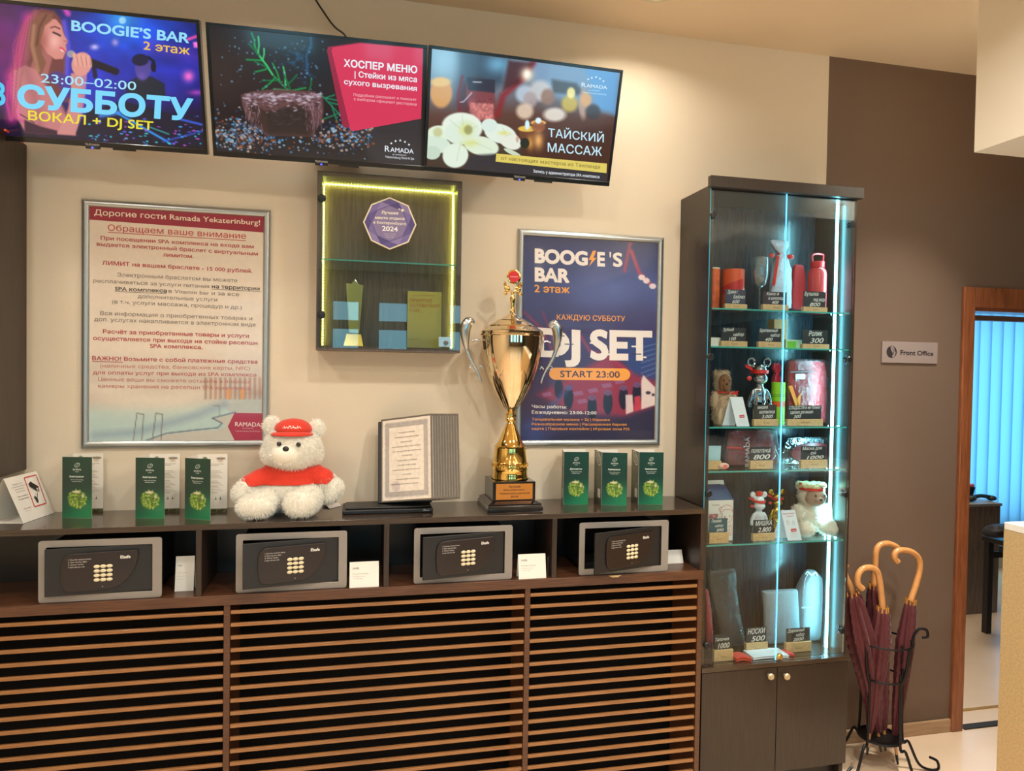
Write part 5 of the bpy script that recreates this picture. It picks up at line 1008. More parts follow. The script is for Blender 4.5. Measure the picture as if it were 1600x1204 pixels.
p = PY(695.5, 534, YD-.001); lk = MB().box(p[0]-.024, p[0]+.022, YD-.0022, YD-.0004, p[2]-.018, p[2]+.018).build('lock_plate', mat('pale_steel', (170, 196, 206), .3, .5), t); MB().lathe((p[0]+.003, YD-.0022, p[2]-.003), [(.009, 0), (.009, .006), (.006, .007), (.001, .007)], 20, axis=(0, -1, 0)).build('lock_barrel', mat('dull_steel', (110, 112, 112), .35, .8), lk, smooth=True, ang=30)
# octagonal sticker
cr_ = crop(480, 260, .249); A = Art((X0, YD-.0004, Z1), (1, 0, 0), (0, 0, -1), X1-X0, Z1-Z0, (480, 260, .249), 2, 2)
oc = [(518, 192), (636, 244), (686, 366), (636, 476), (518, 522), (400, 466), (350, 348), (402, 236)]; cx, cy = 518, 358
A.shape(oc, (238, 226, 196), 1); o2_ = [(cx+(x-cx)*.945, cy+(y-cy)*.945) for x, y in oc]; o3_ = [(cx+(x-cx)*.70, cy+(y-cy)*.70) for x, y in oc]; pc = [(98, 84, 146), (140, 126, 178), (80, 68, 128), (120, 106, 166)]
A.shape(o2_, (96, 82, 142), 2)
for i in range(8):
    a_, b_ = o2_[i], o2_[(i+1) % 8]; e_, f_ = o3_[i], o3_[(i+1) % 8]; mid_ = ((a_[0]+b_[0])/2, (a_[1]+b_[1])/2)
    A.shape([a_, mid_, e_], pc[i % 4], 2.6); A.shape([mid_, b_, f_], pc[(i+1) % 4], 2.6); A.shape([mid_, f_, e_], pc[(i+2) % 4], 2.6)
A.shape([(cx+(x-cx)*.72, cy+(y-cy)*.72) for x, y in [(p_[0]*.924+q_[0]*.5*0+cx*.076, p_[1]*.924+cy*.076) for p_, q_ in zip(oc, oc)]], (134, 120, 164), 3.2)
W_ = (244, 238, 214); A.text('Лучшее', (466, 296), (572, 302), 18, W_, .03, lift=4); A.text('место отдыха', (426, 328), (610, 336), 17, W_, .03, lift=4); A.text('в Екатеринбурге', (416, 358), (620, 368), 17, W_, .015, lift=4); A.text('2024', (470, 402), (568, 408), 30, (250, 248, 244), .03, lift=4)
for y_, x_ in ((420, 480), (432, 486), (443, 494)): A.text('по версии гостей города', (x_, y_+4), (1036-x_, y_+5), 6, (216, 206, 216), lift=4)
A.disc(598, 275, 10, 8, W_, 14, 4); A.shape([(570, 264), (586, 266), (580, 274)], W_, 4)
mesh_only(A, 'award_sticker', t, lift=.00025)
# crystal award and plaque inside
zi = Z0+th+.0005; cw = crop(480, 260, .249); ya = -.075; M_crys = glass_mat('crystal', (.80, .86, .62), 2.2, .02, 1.6, haze=.4, hazec=(.95, .97, .6)); q = lambda x, y, yy=ya: PY(*cw(x, y), yy)  # crystal tint and haze stand in for highlights from the lit strips
tc_ = thing('crystal_award', (q(297, 1120)[0], ya, zi), 'slim clear crystal award with a star shaped top inside the lit cabinet', 'trophy')
sc_ = lambda pts, y0, y1: ([(q(x, y)[0], y0, max(q(x, y)[2], zi)) for x, y in pts], (0, y1-y0, 0))
P_, t_ = sc_([(262, 1046), (327, 1050), (334, 960), (352, 745), (322, 742), (300, 704), (278, 738), (245, 733), (252, 860)], ya-.012, ya+.012); MB().poly(P_, t_).build('blade', M_crys, tc_, bevel=.003)
x0_, x1_ = q(228, 1120)[0], q(354, 1125)[0]; zt1 = q(297, 1050)[2]; m = MB(); u0, u1 = q(246, 1050)[0], q(338, 1050)[0]
m.add([(x0_, ya-.03, zi), (x1_, ya-.03, zi), (x1_, ya+.03, zi), (x0_, ya+.03, zi), (u0, ya-.02, zt1-.0005), (u1, ya-.02, zt1-.0005), (u1, ya+.02, zt1-.0005), (u0, ya+.02, zt1-.0005)], [(0, 3, 2, 1), (4, 5, 6, 7), (0, 1, 5, 4), (1, 2, 6, 5), (2, 3, 7, 6), (3, 0, 4, 7)])
m.build('base', mat('golden_base', (190, 170, 80), .2, .6), tc_, bevel=.0015)
xx0, xx1 = q(625, 1130, -.03)[0], q(838, 1130, -.03)[0]; ztp = q(740, 785, -.03)[2]
tp = thing('award_plaque', ((xx0+xx1)/2, -.03, zi), 'upright yellowish glass plaque with orange lettering leaning inside the lit cabinet', 'plaque')
MB().box(xx0, xx1, -.034, -.028, zi, ztp).build('plate', mat('yellow_lit_plate', (196, 186, 96), .15, spec=.7), tp, bevel=.0015)  # yellow of the strip light put into the plate colour
A = Art((xx0, -.0344, ztp), (1, 0, 0), (0, 0, -1), xx1-xx0, ztp-zi, (480, 260, .249), 2, 2); O_ = (190, 128, 60)
A.text('ПРИЯТНО', (645, 850), (782, 852), 20, O_, .03); A.text('ОСТАВАТЬСЯ', (642, 880), (828, 884), 20, O_, .03); A.text('У НАС', (645, 912), (710, 914), 20, O_, .03); A.text('диплом лауреата', (660, 812), (796, 814), 8, O_); A.text('Екатеринбург', (640, 1086), (700, 1087), 8, O_); mesh_only(A, 'lettering', tp)

# ================================================================== tall lit showcase
SX0, SX1, SY = 1.346, 2.008, -.252; YG = SY-.006; DZK = .528
M_sc = wood('showcase_board', (42, 32, 26), (54, 42, 34), (50, 50, 2.5), .33, .1, .03); M_scb = wood('showcase_back', (24, 28, 36), (52, 56, 66), (90, 20, 2.5), .24, .4, .08)
zf0, zf1 = (PY(1108, 290, -.275)[2]+PY(1345, 312, -.275)[2])/2, (PY(1108, 275, -.275)[2]+PY(1348, 293, -.275)[2])/2
ztop = PY(1063, 312, 0)[2]
t = thing('glass_showcase', ((SX0+SX1)/2, -.13, 0), 'tall dark wooden showcase with glass doors and cyan lit shelves of souvenirs', 'showcase'); SC = t
MB().box(SX0, SX0+.018, SY, -.001, 0, ztop).build('side_panel', M_sc, t, bevel=.0008); MB().box(SX1-.018, SX1, SY, -.001, 0, ztop).build('side_panel', M_sc, t, bevel=.0008)
MB().box(SX0+.0185, SX1-.0185, SY+.002, -.0015, ztop-.018, ztop).build('top_panel', M_sc, t)
MB().box(SX0-.014, SX1+.006, -.283, -.2585, zf0, zf1).build('cornice', M_sc, t, bevel=.001)
MB().box(SX0+.0185, SX1-.0185, -.009, -.002, .06, ztop-.0185).build('back_panel', M_scb, t)
MB().box(SX0-.002, SX1+.004, SY-.022, -.0095, DZK-.018, DZK).build('deck', M_wenge, t, bevel=.001)
MB().box(SX0+.02, SX1-.02, SY+.03, SY+.045, 0, .075).build('plinth', M_black, t)
xm = PY(1213.5, 1100, SY-.02)[0]
for x0_, x1_, kx in ((SX0+.001, xm-.0015, 1201), (xm+.0015, SX1-.001, 1226)):
    dr_ = MB().box(x0_, x1_, SY-.019, SY-.0015, .08, DZK-.021).build('door', M_sc, t, bevel=.001); p = PY(kx, 1054, SY-.02)
    MB().lathe((p[0], SY-.0192, p[2]), [(.005, 0), (.005, .009), (.012, .014), (.0135, .019), (.010, .024), (.006, .0235), (.001, .0225)], 24, axis=(0, -1, 0)).build('knob', mat('cream_metal_knob', (204, 186, 150), .3, .5), dr_, smooth=True, ang=30)
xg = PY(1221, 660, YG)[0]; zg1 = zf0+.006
for x0_, x1_ in ((SX0+.001, xg-.0015), (xg+.0015, SX1-.014)):
    g_ = MB().box(x0_, x1_, YG, YG+.005, DZK+.003, zg1).build('glass_door', glass_mat('showcase_glass', (.95, .985, .98), .5), t)
    MB().box(x0_-.0006, x0_-.0001, YG, YG+.005, DZK+.003, zg1).build('glass_edge', mat('cyan_glass_edge', (60, 168, 190), .2, emit=.35, ecol=(40, 170, 200)), g_)  # weak emission put in for light carried to the glass edges
MB().box(xg-.0012, xg+.0012, YG-.001, YG+.006, DZK+.003, zg1).build('lit_seam', mat('glass_edge_glow', (90, 200, 255), .3, emit=1.7, ecol=(110, 205, 255)), t)  # no lamp here: glow of the door edges put in as emission
M_cy = mat('cyan_led', (200, 250, 255), .4, emit=22, ecol=(130, 234, 255)); MB().box(1.9695, 1.9775, -.180, -.172, DZK+.0005, ztop-.02).build('led_tube', M_cy, t)
shz = []
for za in ((1.943+1.944)/2, 1.7935, 1.4755, 1.300, 1.007):
    s_ = MB().box(SX0+.0195, SX1-.0195, SY+.006, -.0095, za-.006, za).build('glass_shelf', glass_mat('showcase_glass', (.95, .985, .98), .5), t); shz.append(za)
    MB().box(SX0+.0195, SX1-.0195, SY+.0052, SY+.0058, za-.006, za).build('front_edge', M_gedge, s_)
M_cr = mat('chrome', (210, 214, 218), .12, 1.0)
for px, py in ((1113, 335.5), (1108, 557), (1105.5, 771), (1103, 1008)):
    p = PY(px, py, YG-.001); MB().lathe((p[0]+.004, YG-.0006, p[2]), [(.014, 0), (.014, .005), (.011, .008), (.001, .0085)], 24, axis=(0, -1, 0)).build('hinge_cover', M_bkn, t, smooth=True, ang=30)
for px, py in ((1340, 351), (1333, 562), (1327, 772), (1318, 984)):
    p = PY(px, py, YG); x_ = SX1-.026
    h_ = MB().lathe((x_, YG-.0006, p[2]), [(.014, 0), (.014, .005), (.011, .008), (.001, .0085)], 24, axis=(0, -1, 0)).build('hinge_cover', M_bkn, t, smooth=True, ang=30)
    MB().box(x_-.006, SX1-.019, YG+.0056, YG+.028, p[2]-.009, p[2]-.003).box(x_-.006, SX1-.019, YG+.0056, YG+.028, p[2]+.003, p[2]+.009).tube([(x_, YG+.02, p[2]-.018), (x_, YG+.02, p[2]+.018)], .004, 8).build('hinge_arm', M_cr, h_, smooth=True, ang=30)
p = PY(1218, 1024, YG-.004); MB().lathe((p[0], YG-.001, DZK+.018), [(.013, 0), (.013, .008), (.009, .012), (.001, .012)], 20, axis=(0, -1, 0)).box(p[0]-.014, p[0]+.014, YG-.006, YG-.001, DZK+.004, DZK+.014).build('door_lock', mat('gold_brass', (214, 178, 110), .2, .9), t, smooth=True, ang=30)

# ---- souvenirs
M_blk = mat('slate_card', (40, 44, 50), .6); M_oak = wood('pine_block', (196, 158, 110), (222, 188, 140), (30, 60, 60), .5); CH = (222, 222, 218)
def px0(px, y): return PY(px, 700, y)[0]
def pz(px, py, y): return PY(px, py, y)[2]
def tag(pxl, pxr, pyt, pym, y, zs, lines, lab, col=None, turn=0.0):
    x0, x1 = PY(pxl, pym, y)[0], PY(pxr, pym, y)[0]; zt__, zm = pz((pxl+pxr)/2, pyt, y), max(pz((pxl+pxr)/2, pym, y), zs+.016); w_ = x1-x0
    t = thing('price_tag', ((x0+x1)/2, y, zs), lab, 'price tag', 'chalk price tags in wooden blocks'); s_ = math.tan(math.radians(turn)); ux = np.array([1, s_, 0]); ux /= np.linalg.norm(ux); ny = np.array([-ux[1], ux[0], 0])
    o = np.array([x0, y, zs+.0005]); MB().obox(o-ux*.004-ny*.008, ux*(w_+.008), ny*.018, (0, 0, zm-zs)).build('block', M_oak, t, bevel=.0015)
    m_ = M_blk if col is None else mat('slate_%d' % col[2], col, .6); MB().obox(o+np.array([0, 0, zm-zs+.0001]), ux*w_, ny*.002, (0, 0, zt__-zm)).build('slate', m_, t)
    H = zt__-zm; A = Art(o+np.array([0, 0, zt__-zs])-ny*.0003, ux, (0, 0, -1), w_, H, None, 2, 2); Hh = 100*H/w_; n_ = len(lines)
    for i, (s, xa, xb, cap) in enumerate(lines): yb = Hh*(i+.86)/n_; A.text(s, (xa, yb), (xb, yb-2), min(cap, Hh/n_*.72), CH, .02, shear=.25)
    mesh_only(A, 'chalk_lettering', t)
    B = Art(o-ny*.0084-np.array([0, 0, -(zm-zs)]), ux, (0, 0, -1), w_, zm-zs, None, 2, 2); B.text('RAMADA', (36, (zm-zs)/w_*64), (64, (zm-zs)/w_*64), 5, (130, 96, 60)); mesh_only(B, 'block_mark', t); return t
z1, z2, z3, z4, z5 = [z_+.0005 for z_ in shz]; zd = DZK+.0005; YT = -.212
# shelf one
M_or = mat('orange_tin', (226, 96, 36), .35, coat=.3, var=.35, bscale=38)
def can(pl, pr, pt, y, zs, m_, lab, lid=None, label2=None):
    x0, x1 = PY(pl, pt, y)[0], PY(pr, pt, y)[0]; r = (x1-x0)/2; xc = (x0+x1)/2; zt__ = pz((pl+pr)/2, pt, y); t = thing('tin_canister', (xc, y, zs), lab, 'tin')
    MB().lathe((xc, y, 0), [(r*.97, zs), (r, zs+.003), (r, zt__-.006)], 36).build('can', m_, t, smooth=True, ang=30)
    MB().lathe((xc, y, 0), [(r*1.01, zt__-.0055), (r*1.01, zt__-.001), (r*.94, zt__)], 36).build('lid', lid or m_, t, smooth=True, ang=30); return t, xc, r, zt__
can(1107, 1124, 418.5, -.13, z1, M_or, 'narrow orange marbled canister at the left end of the top shelf', mat('pale_cream_lid', (232, 216, 190), .4))
tt, xc, r_, zt__ = can(1128.8, 1161.3, 421.5, -.12, z1, mat('red_orange_tin', (222, 86, 40), .3, coat=.3), 'wide orange and red canister behind a price tag beside the flute')
m = MB(); n_ = 18
for (za, zb, a0, a1) in ((.38, .66, 180, 300), (.10, .45, 215, 330)): 
    base = len(m.v)
    for i in range(n_+1): an = math.radians(a0+(a1-a0)*i/n_); f = i/n_; hh = zt__-z1; m.v += [(xc+(r_+.0006)*math.cos(an), -.12+(r_+.0006)*math.sin(an), z1+hh*(za+.05*f)), (xc+(r_+.0006)*math.cos(an), -.12+(r_+.0006)*math.sin(an), z1+hh*(zb-.1+.22*f))]
    for i in range(n_): m.f.append((base+2*i, base+2*i+2, base+2*i+3, base+2*i+1))
    (m.build('red_band', mat('deep_red_print', (190, 30, 30), .3), tt) if za > .3 else m.build('yellow_band', mat('sand_print', (240, 190, 120), .3), tt)); m = MB()
tag(1132.8, 1164.7, 452.4, 475, YT, z1, [('Драже /', 10, 62, 22), ('Бейлиз', 40, 95, 20), ('600', 35, 70, 22)], 'slate price tag in front of the wide orange canister', (52, 58, 80))
xf = px0(1181, -.15); t = thing('champagne_flute', (xf, -.15, z1), 'clear champagne flute standing on the top glass shelf', 'glass'); rb = (px0(1192, -.15)-px0(1170, -.15))/2; zt__ = pz(1181, 402, -.15); zb = pz(1181, 449, -.15)
M_wg = glass_mat('wine_glass', (.93, .97, .98), 2.6, .02, 1.5, haze=.05)
MB().lathe((xf, -.15, 0), [(rb*.95, z1), (rb*.9, z1+.002), (.004, z1+.006), (.0032, z1+.012), (.0032, zb-.006), (.008, zb), (rb*.75, zb+.014), (rb*.98, zb+.05), (rb, zt__-.02), (rb*.97, zt__), (rb*.90, zt__), (rb*.92, zb+.05), (rb*.66, zb+.018), (.004, zb+.006)], 32).build('bowl', M_wg, t, smooth=True, ang=50)
M_film = glass_mat('clear_film', (.95, .97, .98), 1.3, .10, 1.5, haze=.05, hazec=(.9, .95, 1), bump=1.0, bscale=55)
def crumple(name, pts_px, y, thick, m_, par, zs, amp=.004, n=16, seed=0):
    """pillow shaped body from an outline given by left/right edges at heights [(pl, pr, py)]"""
    r = np.random.default_rng(seed); mb = MB(); rows = len(pts_px); R_ = []
    for (pl, pr, py) in pts_px: R_.append((PY(pl, py, y)[0], PY(pr, py, y)[0], max(pz((pl+pr)/2, py, y), zs)))
    K = 14; fine = []
    for i in range(rows-1):
        for k in range(4): f = k/4; fine.append(tuple(R_[i][j]*(1-f)+R_[i+1][j]*f for j in range(3)))
    fine.append(R_[-1]); nr = len(fine)
    for i, (xa, xb, z_) in enumerate(fine):
        f = i/(nr-1); tk = thick*(math.sin(PI*(.12+.80*f))**.6)
        for k in range(2*K):
            an = 2*PI*k/(2*K); cx_ = math.cos(an); sy_ = math.sin(an); ex = np.sign(cx_)*abs(cx_)**.55; ey = np.sign(sy_)*abs(sy_)**.8
            mb.v.append(((xa+xb)/2+(xb-xa)/2*ex+r.normal(0, amp*.35), y+tk/2*ey+r.normal(0, amp), z_+(r.normal(0, amp*.3) if 0 < i < nr-1 else 0)))
    n2 = 2*K
    for i in range(nr-1):
        for k in range(n2): k2 = (k+1) % n2; mb.f.append((i*n2+k, i*n2+k2, (i+1)*n2+k2, (i+1)*n2+k))
    mb.f += [tuple(range(n2)), tuple(range((nr-1)*n2, nr*n2))]
    o = mb.build(name, m_, par, smooth=True, ang=80); s_ = o.modifiers.new('s', 'SUBSURF'); s_.levels = s_.render_levels = 1; return o
M_rib = mat('red_ribbon', (216, 40, 34), .35, coat=.2); M_lace = mat('silver_wrap', (196, 206, 222), .35, .3, bump=.6, bscale=160)
t = thing('gift_bag', (px0(1218, -.14), -.14, z1), 'silver wrapped gift bag tied with a red ribbon on the top shelf', 'gift')
crumple('wrap', [(1201, 1236, 483), (1203, 1236, 470), (1203, 1236, 440), (1206, 1235, 420), (1210, 1230, 404), (1214, 1224, 397), (1213, 1226, 394), (1206, 1231, 384), (1202, 1233, 375)], -.14, .04, M_lace, t, z1, .0022)
p = PY(1219, 397, -.165); m = MB(); m.obox(PY(1207, 446, -.168), PY(1211, 446, -.168)-PY(1207, 446, -.168), PY(1214, 400, -.166)-PY(1207, 446, -.168), (0, .0015, 0)); m.build('ribbon_tail', M_rib, t)
m = MB(); m.tube([PY(1213, 397, -.14)+np.array([0, -.012, 0]), PY(1225, 397, -.14)+np.array([0, -.012, 0])], .005, 8).ball(PY(1206, 399, -.155), (.012, .006, .010), 10, 7).ball(PY(1235, 401, -.155), (.018, .007, .011), 12, 7).build('bow', M_rib, t, smooth=True)
tag(1192, 1229, 456, 476, YT, z1, [('Кокос в', 14, 66, 18), ('в шоколаде', 22, 90, 16), ('400', 36, 66, 18)], 'dim slate price tag in front of the silver gift bag', (58, 44, 52))
t = thing('red_pouch', (px0(1246, -.09), -.09, z1), 'plain red pouch standing between gift bag and red bottle', 'pouch'); crumple('cloth', [(1236, 1257, 485), (1236, 1258, 450), (1238, 1257, 425), (1241, 1254, 413)], -.09, .035, mat('pink_red_cloth', (206, 60, 74), .6), t, z1, .001)
t = thing('drink_bottle', (px0(1270, -.13), -.13, z1), 'red translucent sports bottle with a loop handle cap', 'bottle'); xb = px0(1270, -.13); rb = (px0(1282, -.13)-px0(1257.5, -.13))/2; zt__ = pz(1270, 418, -.13)
MB().lathe((xb, -.13, 0), [(rb*.9, z1), (rb, z1+.004), (rb, zt__-.026), (rb*.92, zt__-.012), (rb*.72, zt__-.002), (rb*.66, zt__)], 36).build('body', mat('red_bottle', (222, 70, 76), .15, coat=.5), t, smooth=True, ang=40)
zc1 = pz(1270, 409, -.13); MB().lathe((xb, -.13, 0), [(rb*.74, zt__+.0003), (rb*.76, zt__+.002), (rb*.76, zc1), (rb*.7, zc1+.002)], 30).build('cap', mat('red_cap', (214, 40, 48), .35), t, smooth=True, ang=30)
zc2 = pz(1270, 396, -.13); MB().tube(catmull([(xb-rb*.66, -.13, zc1), (xb-rb*.7, -.13, zc2-.01), (xb-rb*.4, -.13, zc2-.002), (xb+rb*.2, -.13, zc2), (xb+rb*.68, -.13, zc2-.003), (xb+rb*.7, -.13, zc2-.015), (xb+rb*.68, -.13, zc1)], 5), .0042, 8).build('loop', mat('red_cap', (214, 40, 48), .35), t, smooth=True)
tag(1255, 1290, 455.5, 480, YT, z1, [('Бутылка', 4, 66, 18), ('под воду', 44, 98, 14), ('800', 28, 76, 26)], 'slate price tag reading 800 in front of the red bottle')
# shelf two
def box_item(name, pl, pr, pt, y, dep, zs, m_, lab, cat, bevel=.001, lid=True):
    x0, x1 = px0(pl, y), px0(pr, y); zt__ = pz((pl+pr)/2, pt, y); t = thing(name, ((x0+x1)/2, y, zs), lab, cat)
    MB().box(x0, x1, y, y+dep, zs, zt__-(.003 if lid else 0)).build('carton', m_, t, bevel=bevel)
    if lid: MB().box(x0-.0004, x1+.0004, y-.0004, y+dep+.0004, zt__-.0028, zt__).build('flap', m_, t, bevel=bevel*.5)
    return t
box_item('small_box', 1106, 1125.7, 527, -.20, .05, z2, mat('white_carton', (232, 228, 218), .6), 'small white carton at the left end of the shelf of three price tags', 'box')
tag(1127, 1165, 512, 533, YT, z2, [('Зубной', 6, 50, 20), ('набор', 48, 92, 16), ('100', 30, 60, 18)], 'slate price tag reading 100 beside the small white carton')
box_item('wooden_box', 1205, 1225, 498.5, -.12, .05, z2, M_oak, 'upright pale wooden box behind the middle price tag', 'box')
tag(1185, 1220.5, 513, 534, YT, z2, [('Бритвенный', 4, 84, 18), ('набор', 52, 94, 15), ('400', 28, 62, 18)], 'slate price tag in front of the pale wooden box')
t = box_item('green_packet', 1224, 1251, 530.5, -.17, .03, z2, mat('white_green_carton', (206, 228, 196), .4), 'flat white packet with a green print beside the last price tag', 'packet', lid=False)
x0, x1 = px0(1226, -.1705), px0(1240, -.1705); MB().box(x0, x1, -.1708, -.1702, z2+.003, pz(1235, 533, -.17)).build('green_print', mat('leaf_green', (120, 200, 70), .4), t)
tag(1253.5, 1293, 515.6, 537.6, YT, z2, [('Ролик', 24, 78, 24), ('300', 30, 84, 28)], 'slate price tag reading 300 near the bright light tube')
# plush toys inside
def small_plush(cx, top, w_, y, zs, lab, furc, face, hat=False, seed=1):
    xc = px0(cx, y); zt__ = pz(cx, top, y); H = zt__-zs; W = w_*mpp(cx, y); t = thing('plush_bear', (xc, y, zs), lab, 'soft toy'); m1 = mat('plush_%d' % furc[2], furc, .9, sheen=.3); mf = mat('plush_face_%d' % face[2], face, .9, sheen=.2)
    B = [((xc, y+.01, zs+H*.34), (W*.30, W*.22, H*.32)), ((xc+W*.03, y+.012, zs+H*.5), (W*.26, W*.2, H*.2)), ((xc-W*.02, y, zs+H*.74), (W*.26, W*.24, H*.22)), ((xc-W*.23, y+.01, zs+H*.93-H*.03), (W*.09, W*.05, H*.075)), ((xc+W*.2, y+.01, zs+H*.93-H*.03), (W*.09, W*.05, H*.075)),
         ((xc-W*.33, y-.01, zs+H*.42), (W*.13, W*.14, H*.17)), ((xc+W*.34, y-.01, zs+H*.40), (W*.13, W*.14, H*.19)), ((xc+W*.40, y-.02, zs+H*.28), (W*.11, W*.12, H*.12)), ((xc-W*.26, y-.03, zs+H*.135), (W*.18, W*.26, H*.13)), ((xc+W*.27, y-.03, zs+H*.135), (W*.18, W*.26, H*.13)), ((xc-W*.27, y-.055, zs+H*.155), (W*.15, W*.08, H*.15)), ((xc+W*.28, y-.055, zs+H*.155), (W*.15, W*.08, H*.15))]
    b = blob_obj('body', B, m1, t, voxel=max(.0028, H/50), smooth=4); fur('fur', b, 5000, H*.045, m1, b, droop=.25, width=.0006)
    fc = MB().ball((xc-W*.02, y-W*.15, zs+H*.72), (W*.225, W*.16, H*.175), 18, 12).ball((xc-W*.04, y-W*.29, zs+H*.68), (W*.10, W*.07, H*.08), 14, 9).build('face', mf, t, smooth=True)
    MB().ball((xc-W*.045, y-W*.36, zs+H*.71), (W*.035, W*.02, H*.022), 10, 7).build('nose', M_nose, fc, smooth=True)
    for s_ in (-1, 1): MB().ball((xc-W*.02+s_*W*.10, y-W*.29, zs+H*.775), (W*.024, W*.018, H*.02), 8, 6).build('eye', M_nose, fc, smooth=True)
    if hat:
        mh = mat('cream_wool', (216, 204, 160), .95); m = MB(); r = np.random.default_rng(2)
        for k in range(40): a_ = 2*PI*k/40; m.ball((xc-W*.02+W*.24*math.cos(a_), y+W*.20*math.sin(a_), zs+H*(.93+r.uniform(-.015, .03))), (W*.07, W*.07, H*.045), 7, 5)
        m.ball((xc-W*.02, y, zs+H*.93), (W*.22, W*.2, H*.06), 14, 8); m.build('wool_hat', mh, t, smooth=True)
        MB().lathe((xc-W*.02, y, zs+H*.855), [(W*.262, 0), (W*.262, H*.05)], 28).build('headband', M_rib, t, smooth=True, ang=40); MB().obox((xc-W*.34, y-.02, zs+H*.96), (W*.10, 0, -H*.04), (0, .006, 0), (W*.01, 0, H*.05)).build('ribbon_end', M_rib, t, bevel=.001)
    else:
        MB().lathe((xc, y+.002, zs+H*.55), [(W*.25, 0), (W*.25, H*.035)], 28).build('collar_ribbon', M_rib, t, smooth=True, ang=40); MB().poly([(xc+W*.1, y-.05, zs+H*.56), (xc+W*.36, y-.05, zs+H*.60), (xc+W*.32, y-.05, zs+H*.55), (xc+W*.38, y-.05, zs+H*.53), (xc+W*.1, y-.05, zs+H*.535)], (0, .004, 0)).build('bow', M_rib, t)
    return t
small_plush(1127, 574, 46, -.105, z3, 'cream plush bear with a brown face and red ribbon, left on its shelf', (222, 190, 156), (140, 92, 60))
# small folded white leaflet stands
def leaflet(p, y, zs, lab, turn=-14, lines=True):
    (pl, pr, pt) = p; x0, x1 = px0(pl, y), px0(pr, y); zt__ = pz((pl+pr)/2, pt, y); w_ = x1-x0; H = zt__-zs; t = thing('leaflet', ((x0+x1)/2, y, zs), lab, 'leaflet'); M_lf = mat('glossy_white_paper', (226, 230, 238), .35)
    sh_ = .018; A0 = np.array([x0+sh_, y-.014, zs]); B0 = np.array([x1+sh_, y-.014, zs]); B1 = np.array([x1-sh_*.2, y+.006, zt__]); A1 = np.array([x0-sh_*.2, y+.006, zt__]); sheet(A0, B0, B1, A1, .0006, 'front_leaf', t, M_lf)
    sheet(A0+(-.035, .05, 0), B0+(-.035, .05, 0), B1, A1, -.0006, 'back_leaf', t, M_lf)
    if lines:
        up = A1-A0; uy = -up/np.linalg.norm(up); A = Art(A1+np.array([0, -.0012, 0]), (1, 0, 0), uy, w_, np.linalg.norm(up), None, 2, 2); Hh = 100*np.linalg.norm(up)/w_; R = (204, 60, 76)
        A.shape([(38, Hh*.62), (78, Hh*.60), (78, Hh*.70), (38, Hh*.72)], R, 1); A.text('акция', (44, Hh*.69), (73, Hh*.675), 8, (240, 230, 230), lift=2)
        if lines == 2:
            A.text('Плюшевый мишка', (8, Hh*.14), (86, Hh*.12), 8, R); A.text('в подарок', (26, Hh*.22), (80, Hh*.20), 7, R)
            for cx_, cy_ in ((30, .40), (68, .42)): A.stroke([(cx_+8*math.cos(k*.7), Hh*cy_+13*math.sin(k*.7)) for k in range(10)], 1.6, (120, 110, 110))
        for k in range(3): A.stroke([(24, Hh*(.78+.05*k)), (80, Hh*(.77+.05*k))], 1, (170, 170, 178))
        mesh_only(A, 'print', t)
    return t
leaflet((1141, 1161, 620), -.215, z3, 'white folded leaflet with a small red mark beside the chrome bear figure')
def figurine(cx, top, w_, y, zs, m_, lab, hollow=False, cap=None):
    xc = px0(cx, y); zt__ = pz(cx, top, y); H = zt__-zs; W = w_*mpp(cx, y); t = thing('bear_figurine', (xc, y, zs), lab, 'figurine', None)
    B = [((xc, y, zs+H*.80), (W*.28, W*.24, H*.10)), ((xc, y-.004, zs+H*.68), (W*.30, W*.27, H*.095)), ((xc, y-W*.12, zs+H*.66), (W*.16, W*.18, H*.06)), ((xc, y, zs+H*.45), (W*.24, W*.22, H*.16)), ((xc, y, zs+H*.34), (W*.27, W*.24, H*.12)), ((xc-W*.15, y, zs+H*.15), (W*.15, W*.17, H*.19)), ((xc+W*.15, y, zs+H*.15), (W*.15, W*.17, H*.19)),
         ((xc-W*.15, y-.006, zs+H*.05), (W*.16, W*.22, H*.055)), ((xc+W*.15, y-.006, zs+H*.05), (W*.16, W*.22, H*.055)), ((xc-W*.36, y-.004, zs+H*.40), (W*.10, W*.12, H*.15), math.radians(18)), ((xc+W*.36, y-.004, zs+H*.40), (W*.10, W*.12, H*.15), math.radians(-18)), ((xc-W*.42, y-.006, zs+H*.29), (W*.09, W*.10, H*.05)), ((xc+W*.42, y-.006, zs+H*.29), (W*.09, W*.10, H*.05))]
    if not hollow: B += [((xc-W*.33, y+.004, zs+H*.92), (W*.16, W*.08, H*.075)), ((xc+W*.33, y+.004, zs+H*.92), (W*.16, W*.08, H*.075))]
    blob_obj('body', B, m_, t, voxel=max(.002, H/60), smooth=2)
    for s_ in (-1, 1):
        if hollow: m = MB(); m.tube([(xc+s_*W*.33+W*.14*math.cos(k*PI/9), y+.004, zs+H*.92+W*.14*math.sin(k*PI/9)) for k in range(19)], W*.045, 8); m.ball((xc+s_*W*.24, y+.004, zs+H*.86), W*.07, 8, 6); m.build('ear', m_, t, smooth=True)
    MB().lathe((xc, y, zs+H*.755), [(W*.325, 0), (W*.33, H*.05)], 28).build('headband', M_rib, t, smooth=True, ang=40)
    m = MB(); m.obox((xc-W*.62, y-.01, zs+H*.84), (W*.32, .005, -H*.05), (0, .004, 0), (-W*.02, 0, H*.045)); m.ball((xc-W*.48, y-.012, zs+H*.68), (W*.10, .006, H*.035), 10, 6); m.build('ribbon_end', M_rib, t, smooth=True, ang=30)
    if cap: MB().ball((xc, y, zs+H*.95), (W*.2, W*.18, H*.06), 14, 8).build('cap', M_red, t, smooth=True)
    return t
